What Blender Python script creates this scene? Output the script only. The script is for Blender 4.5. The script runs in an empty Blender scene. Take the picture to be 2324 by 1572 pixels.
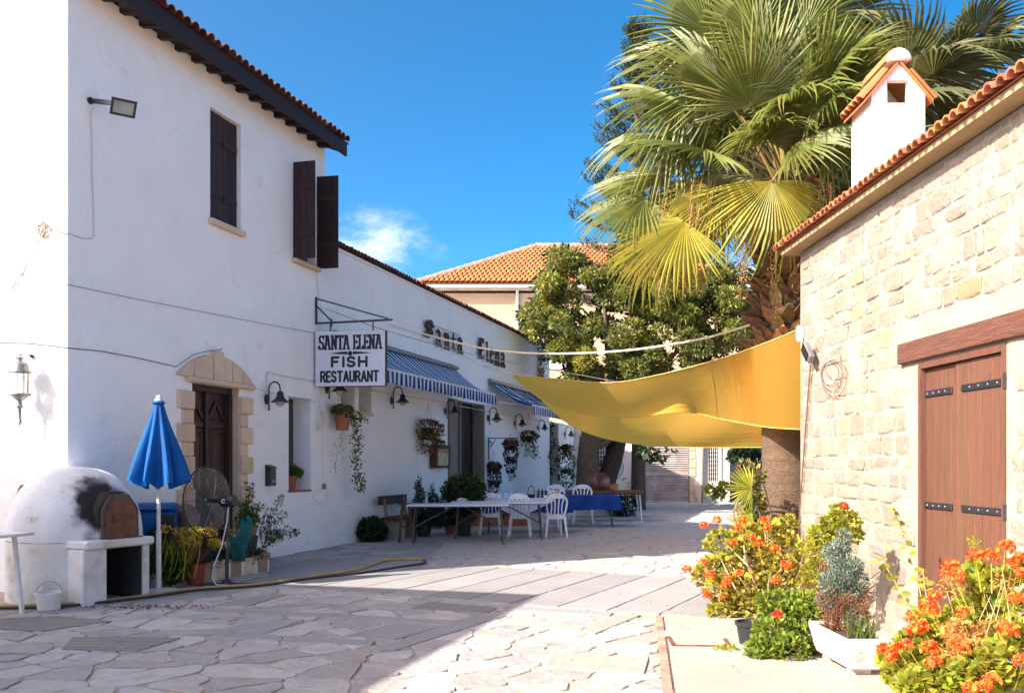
import bpy, math, random
import numpy as np
from mathutils import Vector, Matrix, noise
from math import sin, cos, pi, radians as R, atan2, sqrt
random.seed(7); RNG = np.random.default_rng(7)
D = bpy.data; SC = bpy.context.scene; COL = SC.collection
# ------------------------------------------------------------------ camera, sky, sun, exposure
F, CX, HY, EYE = 2100.0, 1162.0, 1052.0, 1.5        # focal length, centre and horizon in the 2324 px wide view
cd = D.cameras.new('camera'); cam = D.objects.new('camera', cd); COL.objects.link(cam); SC.camera = cam
cam.location = (0, 0, EYE); cam.rotation_euler = (pi/2, 0, 0)
cd.sensor_width = 36; cd.lens = 36*F/2324; cd.shift_y = (HY-786)/2324; cd.clip_end = 3000; cd.clip_start = 0.05
SUN = Vector((-1.22, -0.745, 1.0)).normalized()
sd = D.lights.new('sun', 'SUN'); sd.energy = 3.35; sd.angle = R(0.5); sd.color = (1.0, 0.91, 0.78)
so = D.objects.new('sun', sd); COL.objects.link(so); so.rotation_euler = SUN.to_track_quat('Z', 'Y').to_euler()
so.location = (-20, -12, 20)
w = D.worlds.new('World'); SC.world = w; w.use_nodes = True
nt = w.node_tree; nt.nodes.clear()
def nn(t, ty, **k):
    n = t.nodes.new(ty)
    for a, b in k.items(): setattr(n, a, b)
    return n
sky = nn(nt, 'ShaderNodeTexSky', sky_type='NISHITA', sun_disc=False)
sky.sun_elevation = math.asin(SUN.z); sky.sun_rotation = atan2(SUN.x, SUN.y)
sky.air_density = 0.25; sky.dust_density = 2.1; sky.ozone_density = 0.5; sky.altitude = 50
hs = nn(nt, 'ShaderNodeHueSaturation'); hs.inputs['Saturation'].default_value = 1.48; hs.inputs['Value'].default_value = 1.0; hs.inputs['Hue'].default_value = 0.484
nt.links.new(sky.outputs[0], hs.inputs['Color'])
tc = nn(nt, 'ShaderNodeTexCoord')
def cloud_mask(cx, cy, sx, sy, scale, seed, lo, hi):
    """a soft cloud around the sky direction (x/y slope cx, z/y slope cy)"""
    d = Vector((cx, 1, cy)).normalized()
    sub = nn(nt, 'ShaderNodeVectorMath', operation='SUBTRACT'); sub.inputs[1].default_value = d
    nt.links.new(tc.outputs['Generated'], sub.inputs[0])
    mul = nn(nt, 'ShaderNodeVectorMath', operation='MULTIPLY'); mul.inputs[1].default_value = (1/sx, 1/sx, 1/sy)
    nt.links.new(sub.outputs[0], mul.inputs[0])
    ln = nn(nt, 'ShaderNodeVectorMath', operation='LENGTH'); nt.links.new(mul.outputs[0], ln.inputs[0])
    fall = nn(nt, 'ShaderNodeMapRange'); fall.inputs[1].default_value = 0; fall.inputs[2].default_value = 1; fall.inputs[3].default_value = 1; fall.inputs[4].default_value = 0
    nt.links.new(ln.outputs['Value'], fall.inputs[0])
    mp = nn(nt, 'ShaderNodeMapping'); mp.inputs['Scale'].default_value = (1, 1, 2.1); mp.inputs['Location'].default_value = (seed, seed*.3, 0)
    nt.links.new(tc.outputs['Generated'], mp.inputs[0])
    no = nn(nt, 'ShaderNodeTexNoise'); no.inputs['Scale'].default_value = scale; no.inputs['Detail'].default_value = 9; no.inputs['Roughness'].default_value = .62
    nt.links.new(mp.outputs[0], no.inputs['Vector'])
    ad = nn(nt, 'ShaderNodeMath', operation='MULTIPLY'); nt.links.new(no.outputs[0], ad.inputs[0]); nt.links.new(fall.outputs[0], ad.inputs[1])
    mr = nn(nt, 'ShaderNodeMapRange', interpolation_type='SMOOTHSTEP'); mr.inputs[1].default_value = lo; mr.inputs[2].default_value = hi
    nt.links.new(ad.outputs[0], mr.inputs[0]); return mr.outputs[0]
m1 = cloud_mask(-.150, .235, .14, .075, 24, 3.0, .22, .70)
m2 = cloud_mask(.26, .17, .14, .10, 9, 7.7, .14, .45)
mx = nn(nt, 'ShaderNodeMath', operation='MAXIMUM'); nt.links.new(m1, mx.inputs[0]); nt.links.new(m2, mx.inputs[1])
cm = nn(nt, 'ShaderNodeMixRGB'); cm.inputs[2].default_value = (2.1, 2.25, 2.45, 1)
nt.links.new(mx.outputs[0], cm.inputs[0]); nt.links.new(hs.outputs[0], cm.inputs[1])
bg = nn(nt, 'ShaderNodeBackground'); bg.inputs[1].default_value = 0.15
wo = nn(nt, 'ShaderNodeOutputWorld'); nt.links.new(cm.outputs[0], bg.inputs[0]); nt.links.new(bg.outputs[0], wo.inputs[0])
SC.view_settings.view_transform = 'Standard'; SC.view_settings.look = 'None'; SC.view_settings.gamma = 1
SC.view_settings.use_curve_mapping = False; SC.view_settings.exposure = 2.05
SC.cycles.max_bounces = 8; SC.cycles.transparent_max_bounces = 8; SC.cycles.use_denoising = True
# ------------------------------------------------------------------ materials
def M(name, c1, c2=None, scale=5, rough=.8, bump=0, bscale=40, metal=0, spec=.3, rnd=0, island=0, transl=0, stretch=(1, 1, 1),
      lo=.35, hi=.65, c3=None, s3=1.5, lo3=.55, hi3=.75, tcol=None, world=False, alpha=1, bump2=0, bscale2=4):
    m = D.materials.new(name); m.use_nodes = True; t = m.node_tree; b = t.nodes['Principled BSDF']; L = t.links.new
    b.inputs['Roughness'].default_value = rough; b.inputs['Metallic'].default_value = metal; b.inputs['Specular IOR Level'].default_value = spec
    co = nn(t, 'ShaderNodeTexCoord'); mp = nn(t, 'ShaderNodeMapping'); mp.inputs['Scale'].default_value = stretch
    if world:
        g = nn(t, 'ShaderNodeNewGeometry'); L(g.outputs['Position'], mp.inputs[0])
    else: L(co.outputs['Object'], mp.inputs[0])
    oi = nn(t, 'ShaderNodeObjectInfo'); rw = nn(t, 'ShaderNodeMath', operation='MULTIPLY'); rw.inputs[1].default_value = 37.0 if (rnd or island) else 0.0
    L(oi.outputs['Random'], rw.inputs[0])
    def noi(sc, lo_, hi_, det=7):
        n = nn(t, 'ShaderNodeTexNoise', noise_dimensions='4D'); n.inputs['Scale'].default_value = sc; n.inputs['Detail'].default_value = det
        n.inputs['Roughness'].default_value = .6
        L(mp.outputs[0], n.inputs['Vector']); L(rw.outputs[0], n.inputs['W'])
        r = nn(t, 'ShaderNodeMapRange'); r.inputs[1].default_value = lo_; r.inputs[2].default_value = hi_; L(n.outputs[0], r.inputs[0]); return n.outputs[0], r.outputs[0]
    cur = None
    c2 = c2 or tuple(x*.8 for x in c1)
    mix = nn(t, 'ShaderNodeMixRGB'); mix.inputs[1].default_value = (*c1, 1); mix.inputs[2].default_value = (*c2, 1)
    _, f = noi(scale, lo, hi); L(f, mix.inputs[0]); cur = mix.outputs[0]
    if c3:
        m3 = nn(t, 'ShaderNodeMixRGB'); m3.inputs[2].default_value = (*c3, 1); _, f3 = noi(s3, lo3, hi3); L(f3, m3.inputs[0]); L(cur, m3.inputs[1]); cur = m3.outputs[0]
    if rnd or island:
        h = nn(t, 'ShaderNodeHueSaturation'); src = oi.outputs['Random']
        if island:
            g2 = nn(t, 'ShaderNodeNewGeometry'); src = g2.outputs['Random Per Island']
        k = island or rnd
        mr = nn(t, 'ShaderNodeMapRange'); mr.inputs[3].default_value = 1-k; mr.inputs[4].default_value = 1+k; L(src, mr.inputs[0]); L(mr.outputs[0], h.inputs['Value'])
        fr = nn(t, 'ShaderNodeMath', operation='MULTIPLY'); fr.inputs[1].default_value = 7.31; L(src, fr.inputs[0])
        ff = nn(t, 'ShaderNodeMath', operation='FRACT'); L(fr.outputs[0], ff.inputs[0])
        mh = nn(t, 'ShaderNodeMapRange'); mh.inputs[3].default_value = .5-.035*min(1, k*2.5); mh.inputs[4].default_value = .5+.035*min(1, k*2.5); L(ff.outputs[0], mh.inputs[0]); L(mh.outputs[0], h.inputs['Hue'])
        L(cur, h.inputs['Color']); cur = h.outputs[0]
    L(cur, b.inputs['Base Color'])
    last = None
    for st, sc2 in ((bump, bscale), (bump2, bscale2)):
        if st:
            raw, _ = noi(sc2, 0, 1)
            bp = nn(t, 'ShaderNodeBump'); bp.inputs['Strength'].default_value = min(1, st); bp.inputs['Distance'].default_value = .25/sc2*max(1, st); L(raw, bp.inputs['Height'])
            if last: L(last, bp.inputs['Normal'])
            last = bp.outputs[0]
    if last: L(last, b.inputs['Normal'])
    if transl:
        tr = nn(t, 'ShaderNodeBsdfTranslucent'); ms = nn(t, 'ShaderNodeMixShader'); ms.inputs[0].default_value = transl
        if tcol: tr.inputs[0].default_value = (*tcol, 1)
        else:
            h2 = nn(t, 'ShaderNodeHueSaturation'); h2.inputs['Value'].default_value = 1.7; h2.inputs['Hue'].default_value = .485; L(cur, h2.inputs['Color']); L(h2.outputs[0], tr.inputs[0])
        o = t.nodes['Material Output']; L(b.outputs[0], ms.inputs[1]); L(tr.outputs[0], ms.inputs[2]); L(ms.outputs[0], o.inputs[0])
    return m
def stripes(name, ca, cb, period, duty=.5, transl=.3, axis='X', wob=.0):
    m = M(name, ca, ca, rough=.85, transl=transl); t = m.node_tree; L = t.links.new; b = t.nodes['Principled BSDF']
    co = nn(t, 'ShaderNodeTexCoord'); sp = nn(t, 'ShaderNodeSeparateXYZ'); L(co.outputs['Object'], sp.inputs[0])
    a = nn(t, 'ShaderNodeMath', operation='MULTIPLY'); a.inputs[1].default_value = 1/period; L(sp.outputs[axis], a.inputs[0])
    fr = nn(t, 'ShaderNodeMath', operation='FRACT'); L(a.outputs[0], fr.inputs[0])
    gt = nn(t, 'ShaderNodeMath', operation='GREATER_THAN'); gt.inputs[1].default_value = duty; L(fr.outputs[0], gt.inputs[0])
    mi = nn(t, 'ShaderNodeMixRGB'); mi.inputs[1].default_value = (*ca, 1); mi.inputs[2].default_value = (*cb, 1); L(gt.outputs[0], mi.inputs[0])
    L(mi.outputs[0], b.inputs['Base Color'])
    for n in t.nodes:
        if n.type == 'BSDF_TRANSLUCENT': L(mi.outputs[0], n.inputs[0])
    return m
def glassy(name, col, rough=.05, alpha=.35):
    m = D.materials.new(name); m.use_nodes = True; b = m.node_tree.nodes['Principled BSDF']
    b.inputs['Base Color'].default_value = (*col, 1); b.inputs['Roughness'].default_value = rough; b.inputs['Transmission Weight'].default_value = 1-alpha; b.inputs['IOR'].default_value = 1.2
    return m
WHITE = M('white_plaster', (.87, .86, .84), (.82, .81, .79), scale=1.3, rough=.9, bump=.6, bscale=5, c3=(.60, .57, .53), s3=2.3, lo3=.58, hi3=.92, bump2=.5, bscale2=60)
WHITED = M('aged_white_plaster', (.72, .70, .68), (.56, .52, .47), scale=3.2, rough=.9, bump=.7, bscale=12, c3=(.34, .27, .19), s3=3.1, lo3=.54, hi3=.85, bump2=.5, bscale2=70)
PEEL = M('peeling_plaster', (.74, .70, .63), (.66, .60, .52), scale=1.5, rough=.9, c3=(.36, .32, .27), s3=.9, lo3=.57, hi3=.62, bump=.4, bscale=10)
CREAM = M('cream_render', (.48, .355, .235), (.42, .31, .20), scale=.8, rough=.9, bump=.3, bscale=6)
DWOOD = M('dark_stained_wood', (.035, .020, .017), (.020, .012, .011), scale=6, rough=.6, stretch=(8, 8, 1), bump=.4, bscale=12)
DWOODH = M('dark_eave_wood', (.030, .018, .015), (.018, .011, .010), scale=8, rough=.65, bump=.3, bscale=30)
SHUT = M('shutter_wood', (.050, .026, .024), (.030, .016, .016), scale=9, rough=.7, stretch=(6, 6, .6), bump=.5, bscale=20, rnd=.2)
DOORB = M('carved_door_wood', (.065, .034, .024), (.035, .018, .014), scale=6, rough=.45, stretch=(8, 8, .7), bump=.3, bscale=16)
RDOOR = M('reddish_brown_door_wood', (.150, .070, .041), (.092, .042, .025), scale=7, rough=.62, stretch=(9, 9, .45), bump=.5, bscale=14, rnd=.1, lo=.3, hi=.7, c3=(.21, .105, .06), s3=12, lo3=.62, hi3=.8)
LINT = M('weathered_lintel_wood', (.15, .062, .040), (.09, .038, .028), scale=5, rough=.75, stretch=(.7, 8, 8), bump=.8, bscale=12, c3=(.42, .30, .22), s3=14, lo3=.68, hi3=.72)
GWOOD = M('grey_weathered_wood', (.30, .25, .20), (.18, .15, .12), scale=5, rough=.85, stretch=(9, 9, .5), bump=.6, bscale=12)
BWOOD = M('brown_bench_wood', (.11, .045, .028), (.065, .028, .020), scale=7, rough=.7, stretch=(1, 6, 6), bump=.3, bscale=20, rnd=.12)
TERRA = M('terracotta_tile', (.42, .155, .070), (.30, .10, .050), scale=9, rough=.85, bump=.4, bscale=40, rnd=.22, c3=(.16, .10, .075), s3=7, lo3=.58, hi3=.75)
SUNLEAF = M('sun_brightened_leaf', (.62, .36, .05), (.45, .33, .05), scale=9, island=.4, transl=.35)  # russet leaf with golden sunlight painted into its colour
TERRAD = M('shade_dark_roof_tile', (.16, .060, .040), (.10, .040, .030), scale=9, rough=.9, bump=.4, bscale=40, rnd=.3, c3=(.07, .05, .045), s3=7, lo3=.5, hi3=.7)  # terracotta darkened to paint in the weak light on these tile tops
ORANGE = M('bright_orange_tile', (.44, .165, .055), (.34, .12, .04), scale=3, rough=.85, rnd=.11, c3=(.30, .13, .06), s3=6, lo3=.56, hi3=.75)
ORIDGE = M('pink_mortared_ridge_tile', (.62, .33, .24), (.5, .24, .17), scale=3, rough=.9, rnd=.1)
POT = M('terracotta_pot', (.36, .125, .065), (.27, .09, .05), scale=6, rough=.8, bump=.2, bscale=30)
LIME = M('sandstone_block', (.66, .50, .34), (.58, .42, .29), scale=3, rough=.88, bump=.35, bscale=22, rnd=.08)
STONE = M('rubble_wall_stone', (.285, .235, .185), (.235, .195, .155), scale=5, rough=.95, bump=1.6, bscale=17, rnd=.15, c3=(.27, .205, .145), s3=3, lo3=.5, hi3=.7, bump2=.9, bscale2=60)
OCHRE = M('ochre_wall_stone', (.34, .235, .145), (.29, .185, .10), scale=6, rough=.95, bump=1.0, bscale=14, rnd=.15, c3=(.32, .26, .18), s3=6, lo3=.55, hi3=.7)
MORTAR = M('lime_mortar', (.33, .285, .225), (.29, .245, .195), scale=3, rough=.95, bump=1.0, bscale=11, bump2=.7, bscale2=50, c3=(.25, .185, .12), s3=5, lo3=.62, hi3=.78)
FLAG = M('flagstone', (.41, .38, .365), (.31, .285, .275), scale=4.5, rough=.85, bump=1.2, bscale=12, rnd=.19, bump2=.8, bscale2=60, c3=(.38, .325, .295), s3=2.2, lo3=.50, hi3=.72, world=True)
JOINT = M('street_bedding_mortar', (.37, .295, .255), (.29, .235, .21), scale=5, rough=.95, bump=1.2, bscale=16, c3=(.40, .30, .24), s3=1.4, lo3=.45, hi3=.65, bump2=.5, bscale2=80, world=True)
SLAB = M('grey_paving_slab', (.290, .278, .278), (.245, .235, .238), scale=1.6, rough=.8, bump=.25, bscale=30, rnd=.06, c3=(.22, .185, .16), s3=9, lo3=.66, hi3=.8, world=True)
SLABL = M('pale_concrete_slab', (.36, .31, .27), (.31, .265, .23), scale=1.5, rough=.85, bump=.35, bscale=25, rnd=.05, c3=(.29, .22, .17), s3=6, lo3=.64, hi3=.82, world=True)
SLABD = M('dark_rough_concrete', (.23, .21, .20), (.18, .165, .155), scale=8, rough=.95, bump=.9, bscale=40, world=True)
RBRICK = M('red_brick_edging', (.36, .17, .13), (.45, .27, .2), scale=10, rough=.9, rnd=.2, bump=.5, bscale=40)
BLACK = M('black_painted_metal', (.015, .015, .018), (.022, .022, .026), rough=.45, spec=.5)
STEEL = M('grey_steel', (.30, .30, .31), (.22, .22, .22), rough=.45, metal=.7)
GREYM = M('dark_grey_steel_leg', (.10, .10, .105), (.07, .07, .07), rough=.5, metal=.4)
CHROME = M('mesh_wire', (.28, .27, .27), (.16, .15, .15), rough=.4, metal=.8)
WPAINT = M('white_painted_metal', (.72, .72, .72), (.62, .60, .57), scale=9, rough=.5, c3=(.36, .26, .18), s3=14, lo3=.68, hi3=.76)
WPLAS = M('white_plastic', (.78, .79, .82), (.74, .75, .78), rough=.45, spec=.4)
WTOP = M('white_table_top', (.62, .66, .72), (.56, .60, .66), rough=.5)
WCLOTH = M('white_tablecloth', (.50, .56, .72), (.44, .50, .66), rough=.9)
BCLOTH = M('royal_blue_cloth', (.010, .055, .30), (.008, .04, .22), scale=3, rough=.9, transl=.12)
PARA = M('blue_parasol_fabric', (.002, .105, .36), (.002, .08, .28), scale=4, rough=.75, transl=.22)
BPLAS = M('blue_plastic', (.006, .11, .34), (.005, .09, .28), rough=.45)
DPLAS = M('dark_plastic', (.03, .032, .035), (.02, .022, .024), rough=.5)
TEAL = M('teal_cloth', (.012, .12, .12), (.008, .08, .085), rough=.9, scale=6)
SAIL = M('yellow_shade_cloth', (.98, .53, .10), (.93, .48, .085), scale=3.5, rough=1, spec=.03, transl=.80, tcol=(1.0, .55, .085), bump=.4, bscale=70)
def ship(name, col): return M(name, col, tuple(x*.6 for x in col), rough=.5)
ROPE = M('cream_rope', (.62, .55, .44), (.5, .43, .33), scale=40, rough=.9)
CABLE = M('grey_cable', (.22, .20, .20), (.17, .16, .16), rough=.7)
CABLEB = M('sunworn_cable', (.34, .25, .19), (.24, .18, .14), rough=.7)
CABLEW = M('white_cable', (.62, .60, .58), (.5, .48, .46), rough=.7)
RCABLE = M('brown_cable', (.16, .075, .05), (.1, .05, .04), rough=.7)
YHOSE = M('yellow_hose', (.50, .33, .085), (.40, .25, .07), rough=.6)
KHOSE = M('dark_hose', (.05, .045, .045), (.03, .03, .03), rough=.5)
BARK = M('tree_bark', (.12, .085, .062), (.07, .05, .038), scale=6, rough=.95, stretch=(4, 4, 1), bump=1, bscale=14)
PBARK = M('palm_bark', (.24, .155, .10), (.12, .08, .055), scale=9, rough=.95, stretch=(2, 2, 14), bump=2, bscale=6, bump2=1, bscale2=40, c3=(.12, .08, .055), s3=9, lo3=.55, hi3=.75)
BOOT = M('palm_leaf_base', (.32, .20, .10), (.12, .07, .038), scale=11, rough=.95, rnd=.35, bump=1.2, bscale=24, stretch=(3, 3, 1))
STRAW = M('dry_palm_fibre', (.50, .33, .14), (.34, .20, .09), scale=9, rough=.9, island=.3, transl=.25)
FROND = M('palm_frond_green', (.165, .180, .030), (.10, .125, .026), scale=2.5, rough=.5, island=.25, transl=.33, spec=.5)
FRONDY = M('palm_frond_yellowing', (.34, .29, .035), (.22, .22, .030), scale=3, rough=.5, island=.22, transl=.36, spec=.5)
FRONDD = M('palm_frond_dark', (.105, .105, .030), (.07, .078, .025), scale=2.5, rough=.5, island=.25, transl=.3, spec=.5)
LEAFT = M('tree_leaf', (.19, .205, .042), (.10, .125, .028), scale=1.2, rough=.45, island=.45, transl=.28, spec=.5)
PINE = M('pine_needle', (.050, .078, .030), (.035, .055, .022), scale=2, rough=.6, island=.3, transl=.15)
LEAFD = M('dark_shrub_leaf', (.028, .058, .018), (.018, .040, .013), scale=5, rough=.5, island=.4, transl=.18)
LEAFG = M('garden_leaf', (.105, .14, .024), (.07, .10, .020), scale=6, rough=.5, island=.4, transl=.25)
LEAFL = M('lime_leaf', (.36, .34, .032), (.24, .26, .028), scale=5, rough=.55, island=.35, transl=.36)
LEAFR = M('russet_leaf', (.30, .15, .035), (.22, .17, .035), scale=8, rough=.6, island=.45, transl=.3)
LEAFP = M('purple_grey_leaf', (.050, .040, .044), (.035, .040, .030), scale=8, rough=.5, island=.35, transl=.1)
LEAFB = M('blue_grey_cypress', (.20, .255, .205), (.14, .19, .15), scale=9, rough=.7, island=.3, transl=.2)
DEAD = M('dead_brown_twig', (.32, .17, .09), (.22, .11, .055), scale=9, rough=.9, island=.3, transl=.2)
BEIGEST = M('pale_plant_stem', (.42, .31, .17), (.3, .2, .1), scale=9, rough=.9)
PETAL = M('orange_petal', (.86, .21, .035), (.78, .13, .022), scale=20, rough=.6, island=.25, transl=.3)
PETALR = M('red_petal', (.72, .028, .014), (.6, .02, .01), scale=20, rough=.6, island=.25, transl=.3)
RECSHADE = M('recess_shade_black', (.025, .022, .020), (.05, .043, .038), scale=6, rough=.95)  # black that paints in the shade of the opening under the oven
RUST = M('rusty_iron_door', (.20, .085, .045), (.11, .050, .032), scale=9, rough=.85, bump=.4, bscale=40, c3=(.055, .038, .030), s3=5, lo3=.52, hi3=.72)
SIGNW = M('sign_face_white', (.62, .65, .72), (.58, .61, .68), scale=2, rough=.35)
SIGNE = M('sign_dark_edge', (.06, .045, .045), (.04, .03, .03), rough=.6)
INK = M('sign_black_lettering', (.018, .018, .022), (.02, .02, .025), rough=.5)
LETT = M('brown_wood_letter', (.085, .045, .034), (.055, .03, .024), scale=8, rough=.7)
GLOBE = glassy('clear_glass_globe', (.85, .8, .75), .08, .35)
DGLASS = M('dark_window_glass', (.03, .035, .04), (.02, .022, .025), rough=.1, spec=.8)
INSIDE = M('dim_room_interior', (.05, .042, .036), (.035, .03, .026), rough=.9)
PAPER = M('menu_card', (.66, .55, .36), (.30, .28, .16), scale=14, rough=.6, c3=(.12, .10, .06), s3=30, lo3=.55, hi3=.6)
BROWNJ = M('glazed_clay_jar', (.14, .058, .038), (.10, .042, .03), scale=4, rough=.45, c3=(.6, .56, .52), s3=13, lo3=.70, hi3=.73, spec=.6)
AWN1 = stripes('blue_striped_awning_top', (.03, .10, .26), (.62, .70, .74), .26, .54, .2)
AWN2 = stripes('blue_white_striped_valance', (.02, .062, .22), (.70, .72, .74), .205, .5, .25)
AWNB = M('awning_bar', (.72, .70, .64), (.66, .64, .58), rough=.5)
SOIL = M('soil', (.06, .045, .032), (.04, .03, .022), rough=1, bump=1, bscale=30)
GALV = M('corrugated_shutter_metal', (.50, .42, .40), (.36, .28, .26), scale=2.3, rough=.55, metal=.25, c3=(.66, .62, .62), s3=1.2, lo3=.5, hi3=.7)
# ------------------------------------------------------------------ mesh helpers
class MB:
    def __init__(s): s.v = []; s.f = []; s.m = []; s.k = 0
    def add(s, vs, fs):
        n = len(s.v); s.v += [tuple(p) for p in vs]; s.f += [tuple(i+n for i in f) for f in fs]; s.m += [s.k]*len(fs); return s
    def box(s, x0, x1, y0, y1, z0, z1):
        return s.add([(x0, y0, z0), (x1, y0, z0), (x1, y1, z0), (x0, y1, z0), (x0, y0, z1), (x1, y0, z1), (x1, y1, z1), (x0, y1, z1)],
                     [(0, 3, 2, 1), (4, 5, 6, 7), (0, 1, 5, 4), (1, 2, 6, 5), (2, 3, 7, 6), (3, 0, 4, 7)])
    def bar(s, p, q, w, h, up=(0, 0, 1)):
        p = Vector(p); q = Vector(q); d = (q-p).normalized(); u = Vector(up)
        if abs(d.dot(u)) > .98: u = Vector((0, 1, 0))
        a = d.cross(u).normalized()*w/2; b = a.cross(d).normalized()*h/2
        vs = [p-a-b, p+a-b, p+a+b, p-a+b, q-a-b, q+a-b, q+a+b, q-a+b]
        return s.add(vs, [(3, 2, 1, 0), (4, 5, 6, 7), (0, 1, 5, 4), (1, 2, 6, 5), (2, 3, 7, 6), (3, 0, 4, 7)])
    def tube(s, pts, r, n=8, closed=False, caps=True):
        P = [Vector(p) for p in pts]; m = len(P); rr = r if isinstance(r, (list, tuple)) else [r]*m; prev = None; vs = []
        for i, p in enumerate(P):
            a = P[(i-1) % m] if closed or i else p; b = P[(i+1) % m] if closed or i < m-1 else p
            d = (b-a)
            d = d.normalized() if d.length > 1e-9 else Vector((0, 0, 1))
            if prev is None: x = d.orthogonal().normalized()
            else:
                x = prev-d*prev.dot(d); x = x.normalized() if x.length > 1e-6 else d.orthogonal().normalized()
            prev = x; y = d.cross(x)
            vs += [p+(x*cos(2*pi*k/n)+y*sin(2*pi*k/n))*rr[i] for k in range(n)]
        fs = []
        for i in range(m if closed else m-1):
            j = (i+1) % m
            fs += [(i*n+k, i*n+(k+1) % n, j*n+(k+1) % n, j*n+k) for k in range(n)]
        if caps and not closed: fs += [tuple(range(n))[::-1], tuple((m-1)*n+k for k in range(n))]
        return s.add(vs, fs)
    def lathe(s, prof, c=(0, 0, 0), n=16, a0=0, sx=1, sy=1):
        vs = []; m = len(prof)
        for r, z in prof: vs += [(c[0]+r*cos(a0+2*pi*k/n)*sx, c[1]+r*sin(a0+2*pi*k/n)*sy, c[2]+z) for k in range(n)]
        fs = [(i*n+k, i*n+(k+1) % n, (i+1)*n+(k+1) % n, (i+1)*n+k) for i in range(m-1) for k in range(n)]
        if prof[0][0] > 1e-5: fs.append(tuple(range(n))[::-1])
        if prof[-1][0] > 1e-5: fs.append(tuple((m-1)*n+k for k in range(n)))
        return s.add(vs, fs)
    def prism(s, poly, y0, y1, f=lambda a, y, b: (a, y, b)):
        """polygon in (a, b) pushed from y0 to y1"""
        n = len(poly); vs = [f(a, y0, b) for a, b in poly]+[f(a, y1, b) for a, b in poly]
        return s.add(vs, [tuple(range(n)), tuple(range(2*n-1, n-1, -1))]+[(i, i+n, (i+1) % n+n, (i+1) % n) for i in range(n)])
    def ball(s, c, r, n=12, m=8, sz=1):
        return s.lathe([(r*sin(pi*i/m) if 0 < i < m else 1e-6, -r*sz*cos(pi*i/m)) for i in range(m+1)], c, n)
    def build(s, name, mat, parent=None, smooth=False, bevel=0, recalc=True, jitter=0):
        me = D.meshes.new(name)
        me.from_pydata(s.v, [], s.f)
        mats = mat if isinstance(mat, (list, tuple)) else [mat]
        for x in mats: me.materials.append(x)
        if len(mats) > 1: me.polygons.foreach_set('material_index', s.m)
        me.update()
        if recalc:
            import bmesh
            b = bmesh.new(); b.from_mesh(me); bmesh.ops.recalc_face_normals(b, faces=b.faces)
            if bevel: bmesh.ops.bevel(b, geom=[e for e in b.edges if len(e.link_faces) == 2 and e.calc_face_angle(0) > .6], offset=bevel, segments=1, affect='EDGES', clamp_overlap=True)
            b.to_mesh(me); b.free()
        if smooth:
            me.polygons.foreach_set('use_smooth', [True]*len(me.polygons))
            me.set_sharp_from_angle(angle=R(42))
        o = D.objects.new(name, me); COL.objects.link(o)
        if parent is not None: o.parent = parent
        return o
def tag(o, label=None, cat=None, group=None, kind=None):
    for k, v in (('label', label), ('category', cat), ('group', group), ('kind', kind)):
        if v: o[k] = v
    return o
def thing(name, label, cat, loc=(0, 0, 0), rz=0, group=None, kind=None):
    o = D.objects.new(name, None); COL.objects.link(o); o.location = loc; o.rotation_euler = (0, 0, rz); o.empty_display_size = .1
    return tag(o, label, cat, group, kind)
def link(name, me, parent=None, M4=None):
    o = D.objects.new(name, me); COL.objects.link(o)
    if parent is not None: o.parent = parent
    if M4 is not None: o.matrix_local = M4
    return o
def dup(src, loc, rz, label, scale=None):
    kids = {}
    for o in COL.objects:
        if o.parent: kids.setdefault(o.parent.name, []).append(o)
    def cp(o, par):
        c = o.copy(); COL.objects.link(c); c.parent = par
        for ch in kids.get(o.name, []): cp(ch, c)
        return c
    c = cp(src, None); c.location = loc; c.rotation_euler = (0, 0, rz); c['label'] = label
    if scale: c.scale = (scale,)*3
    return c
# vectorised scatter of a small template
LEAF4 = (np.array([(0, 0, 0), (.45, .5, .12), (1, 0, -.05), (.45, -.5, .12)]), [(0, 1, 2), (0, 2, 3)])
LEAF6 = (np.array([(0, 0, 0), (.3, .42, .06), (.72, .34, .04), (1, 0, -.10), (.72, -.34, .04), (.3, -.42, .06), (.5, 0, -.04)]), [(0, 1, 6), (1, 2, 6), (2, 3, 6), (3, 4, 6), (4, 5, 6), (5, 0, 6)])
def rnd_frames(dirs, up=(0, 0, 1), jit=.6):
    d = np.asarray(dirs, float); d = d/np.maximum(np.linalg.norm(d, axis=1, keepdims=True), 1e-9)
    u = np.array(up)[None, :]+RNG.normal(0, jit, d.shape)
    s = np.cross(u, d); s /= np.maximum(np.linalg.norm(s, axis=1, keepdims=True), 1e-9)
    n = np.cross(d, s); return np.stack([d, s, n], axis=2)
def scatter(name, tpl, pos, frames, L, W, mat, parent=None, smooth=False):
    tv, tf = tpl; pos = np.asarray(pos, float); N = len(pos); K = len(tv)
    L = np.broadcast_to(np.asarray(L, float), (N,)); W = np.broadcast_to(np.asarray(W, float), (N,))
    S = np.stack([L, W, L], axis=1)
    v = np.einsum('nij,nkj->nki', frames, tv[None]*S[:, None, :])+pos[:, None, :]
    v = v.reshape(-1, 3); tfa = [np.array(f) for f in tf]; k = len(tf[0])
    idx = (np.array(tf)[None]+(np.arange(N)*K)[:, None, None]).reshape(-1)
    me = D.meshes.new(name); me.vertices.add(len(v)); me.vertices.foreach_set('co', v.ravel())
    nf = N*len(tf); me.loops.add(nf*k); me.loops.foreach_set('vertex_index', idx.astype(np.int32))
    me.polygons.add(nf); me.polygons.foreach_set('loop_start', np.arange(0, nf*k, k, dtype=np.int32)); me.update(calc_edges=True)
    me.materials.append(mat); me.validate()
    o = D.objects.new(name, me); COL.objects.link(o)
    if parent is not None: o.parent = parent
    return o
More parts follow.
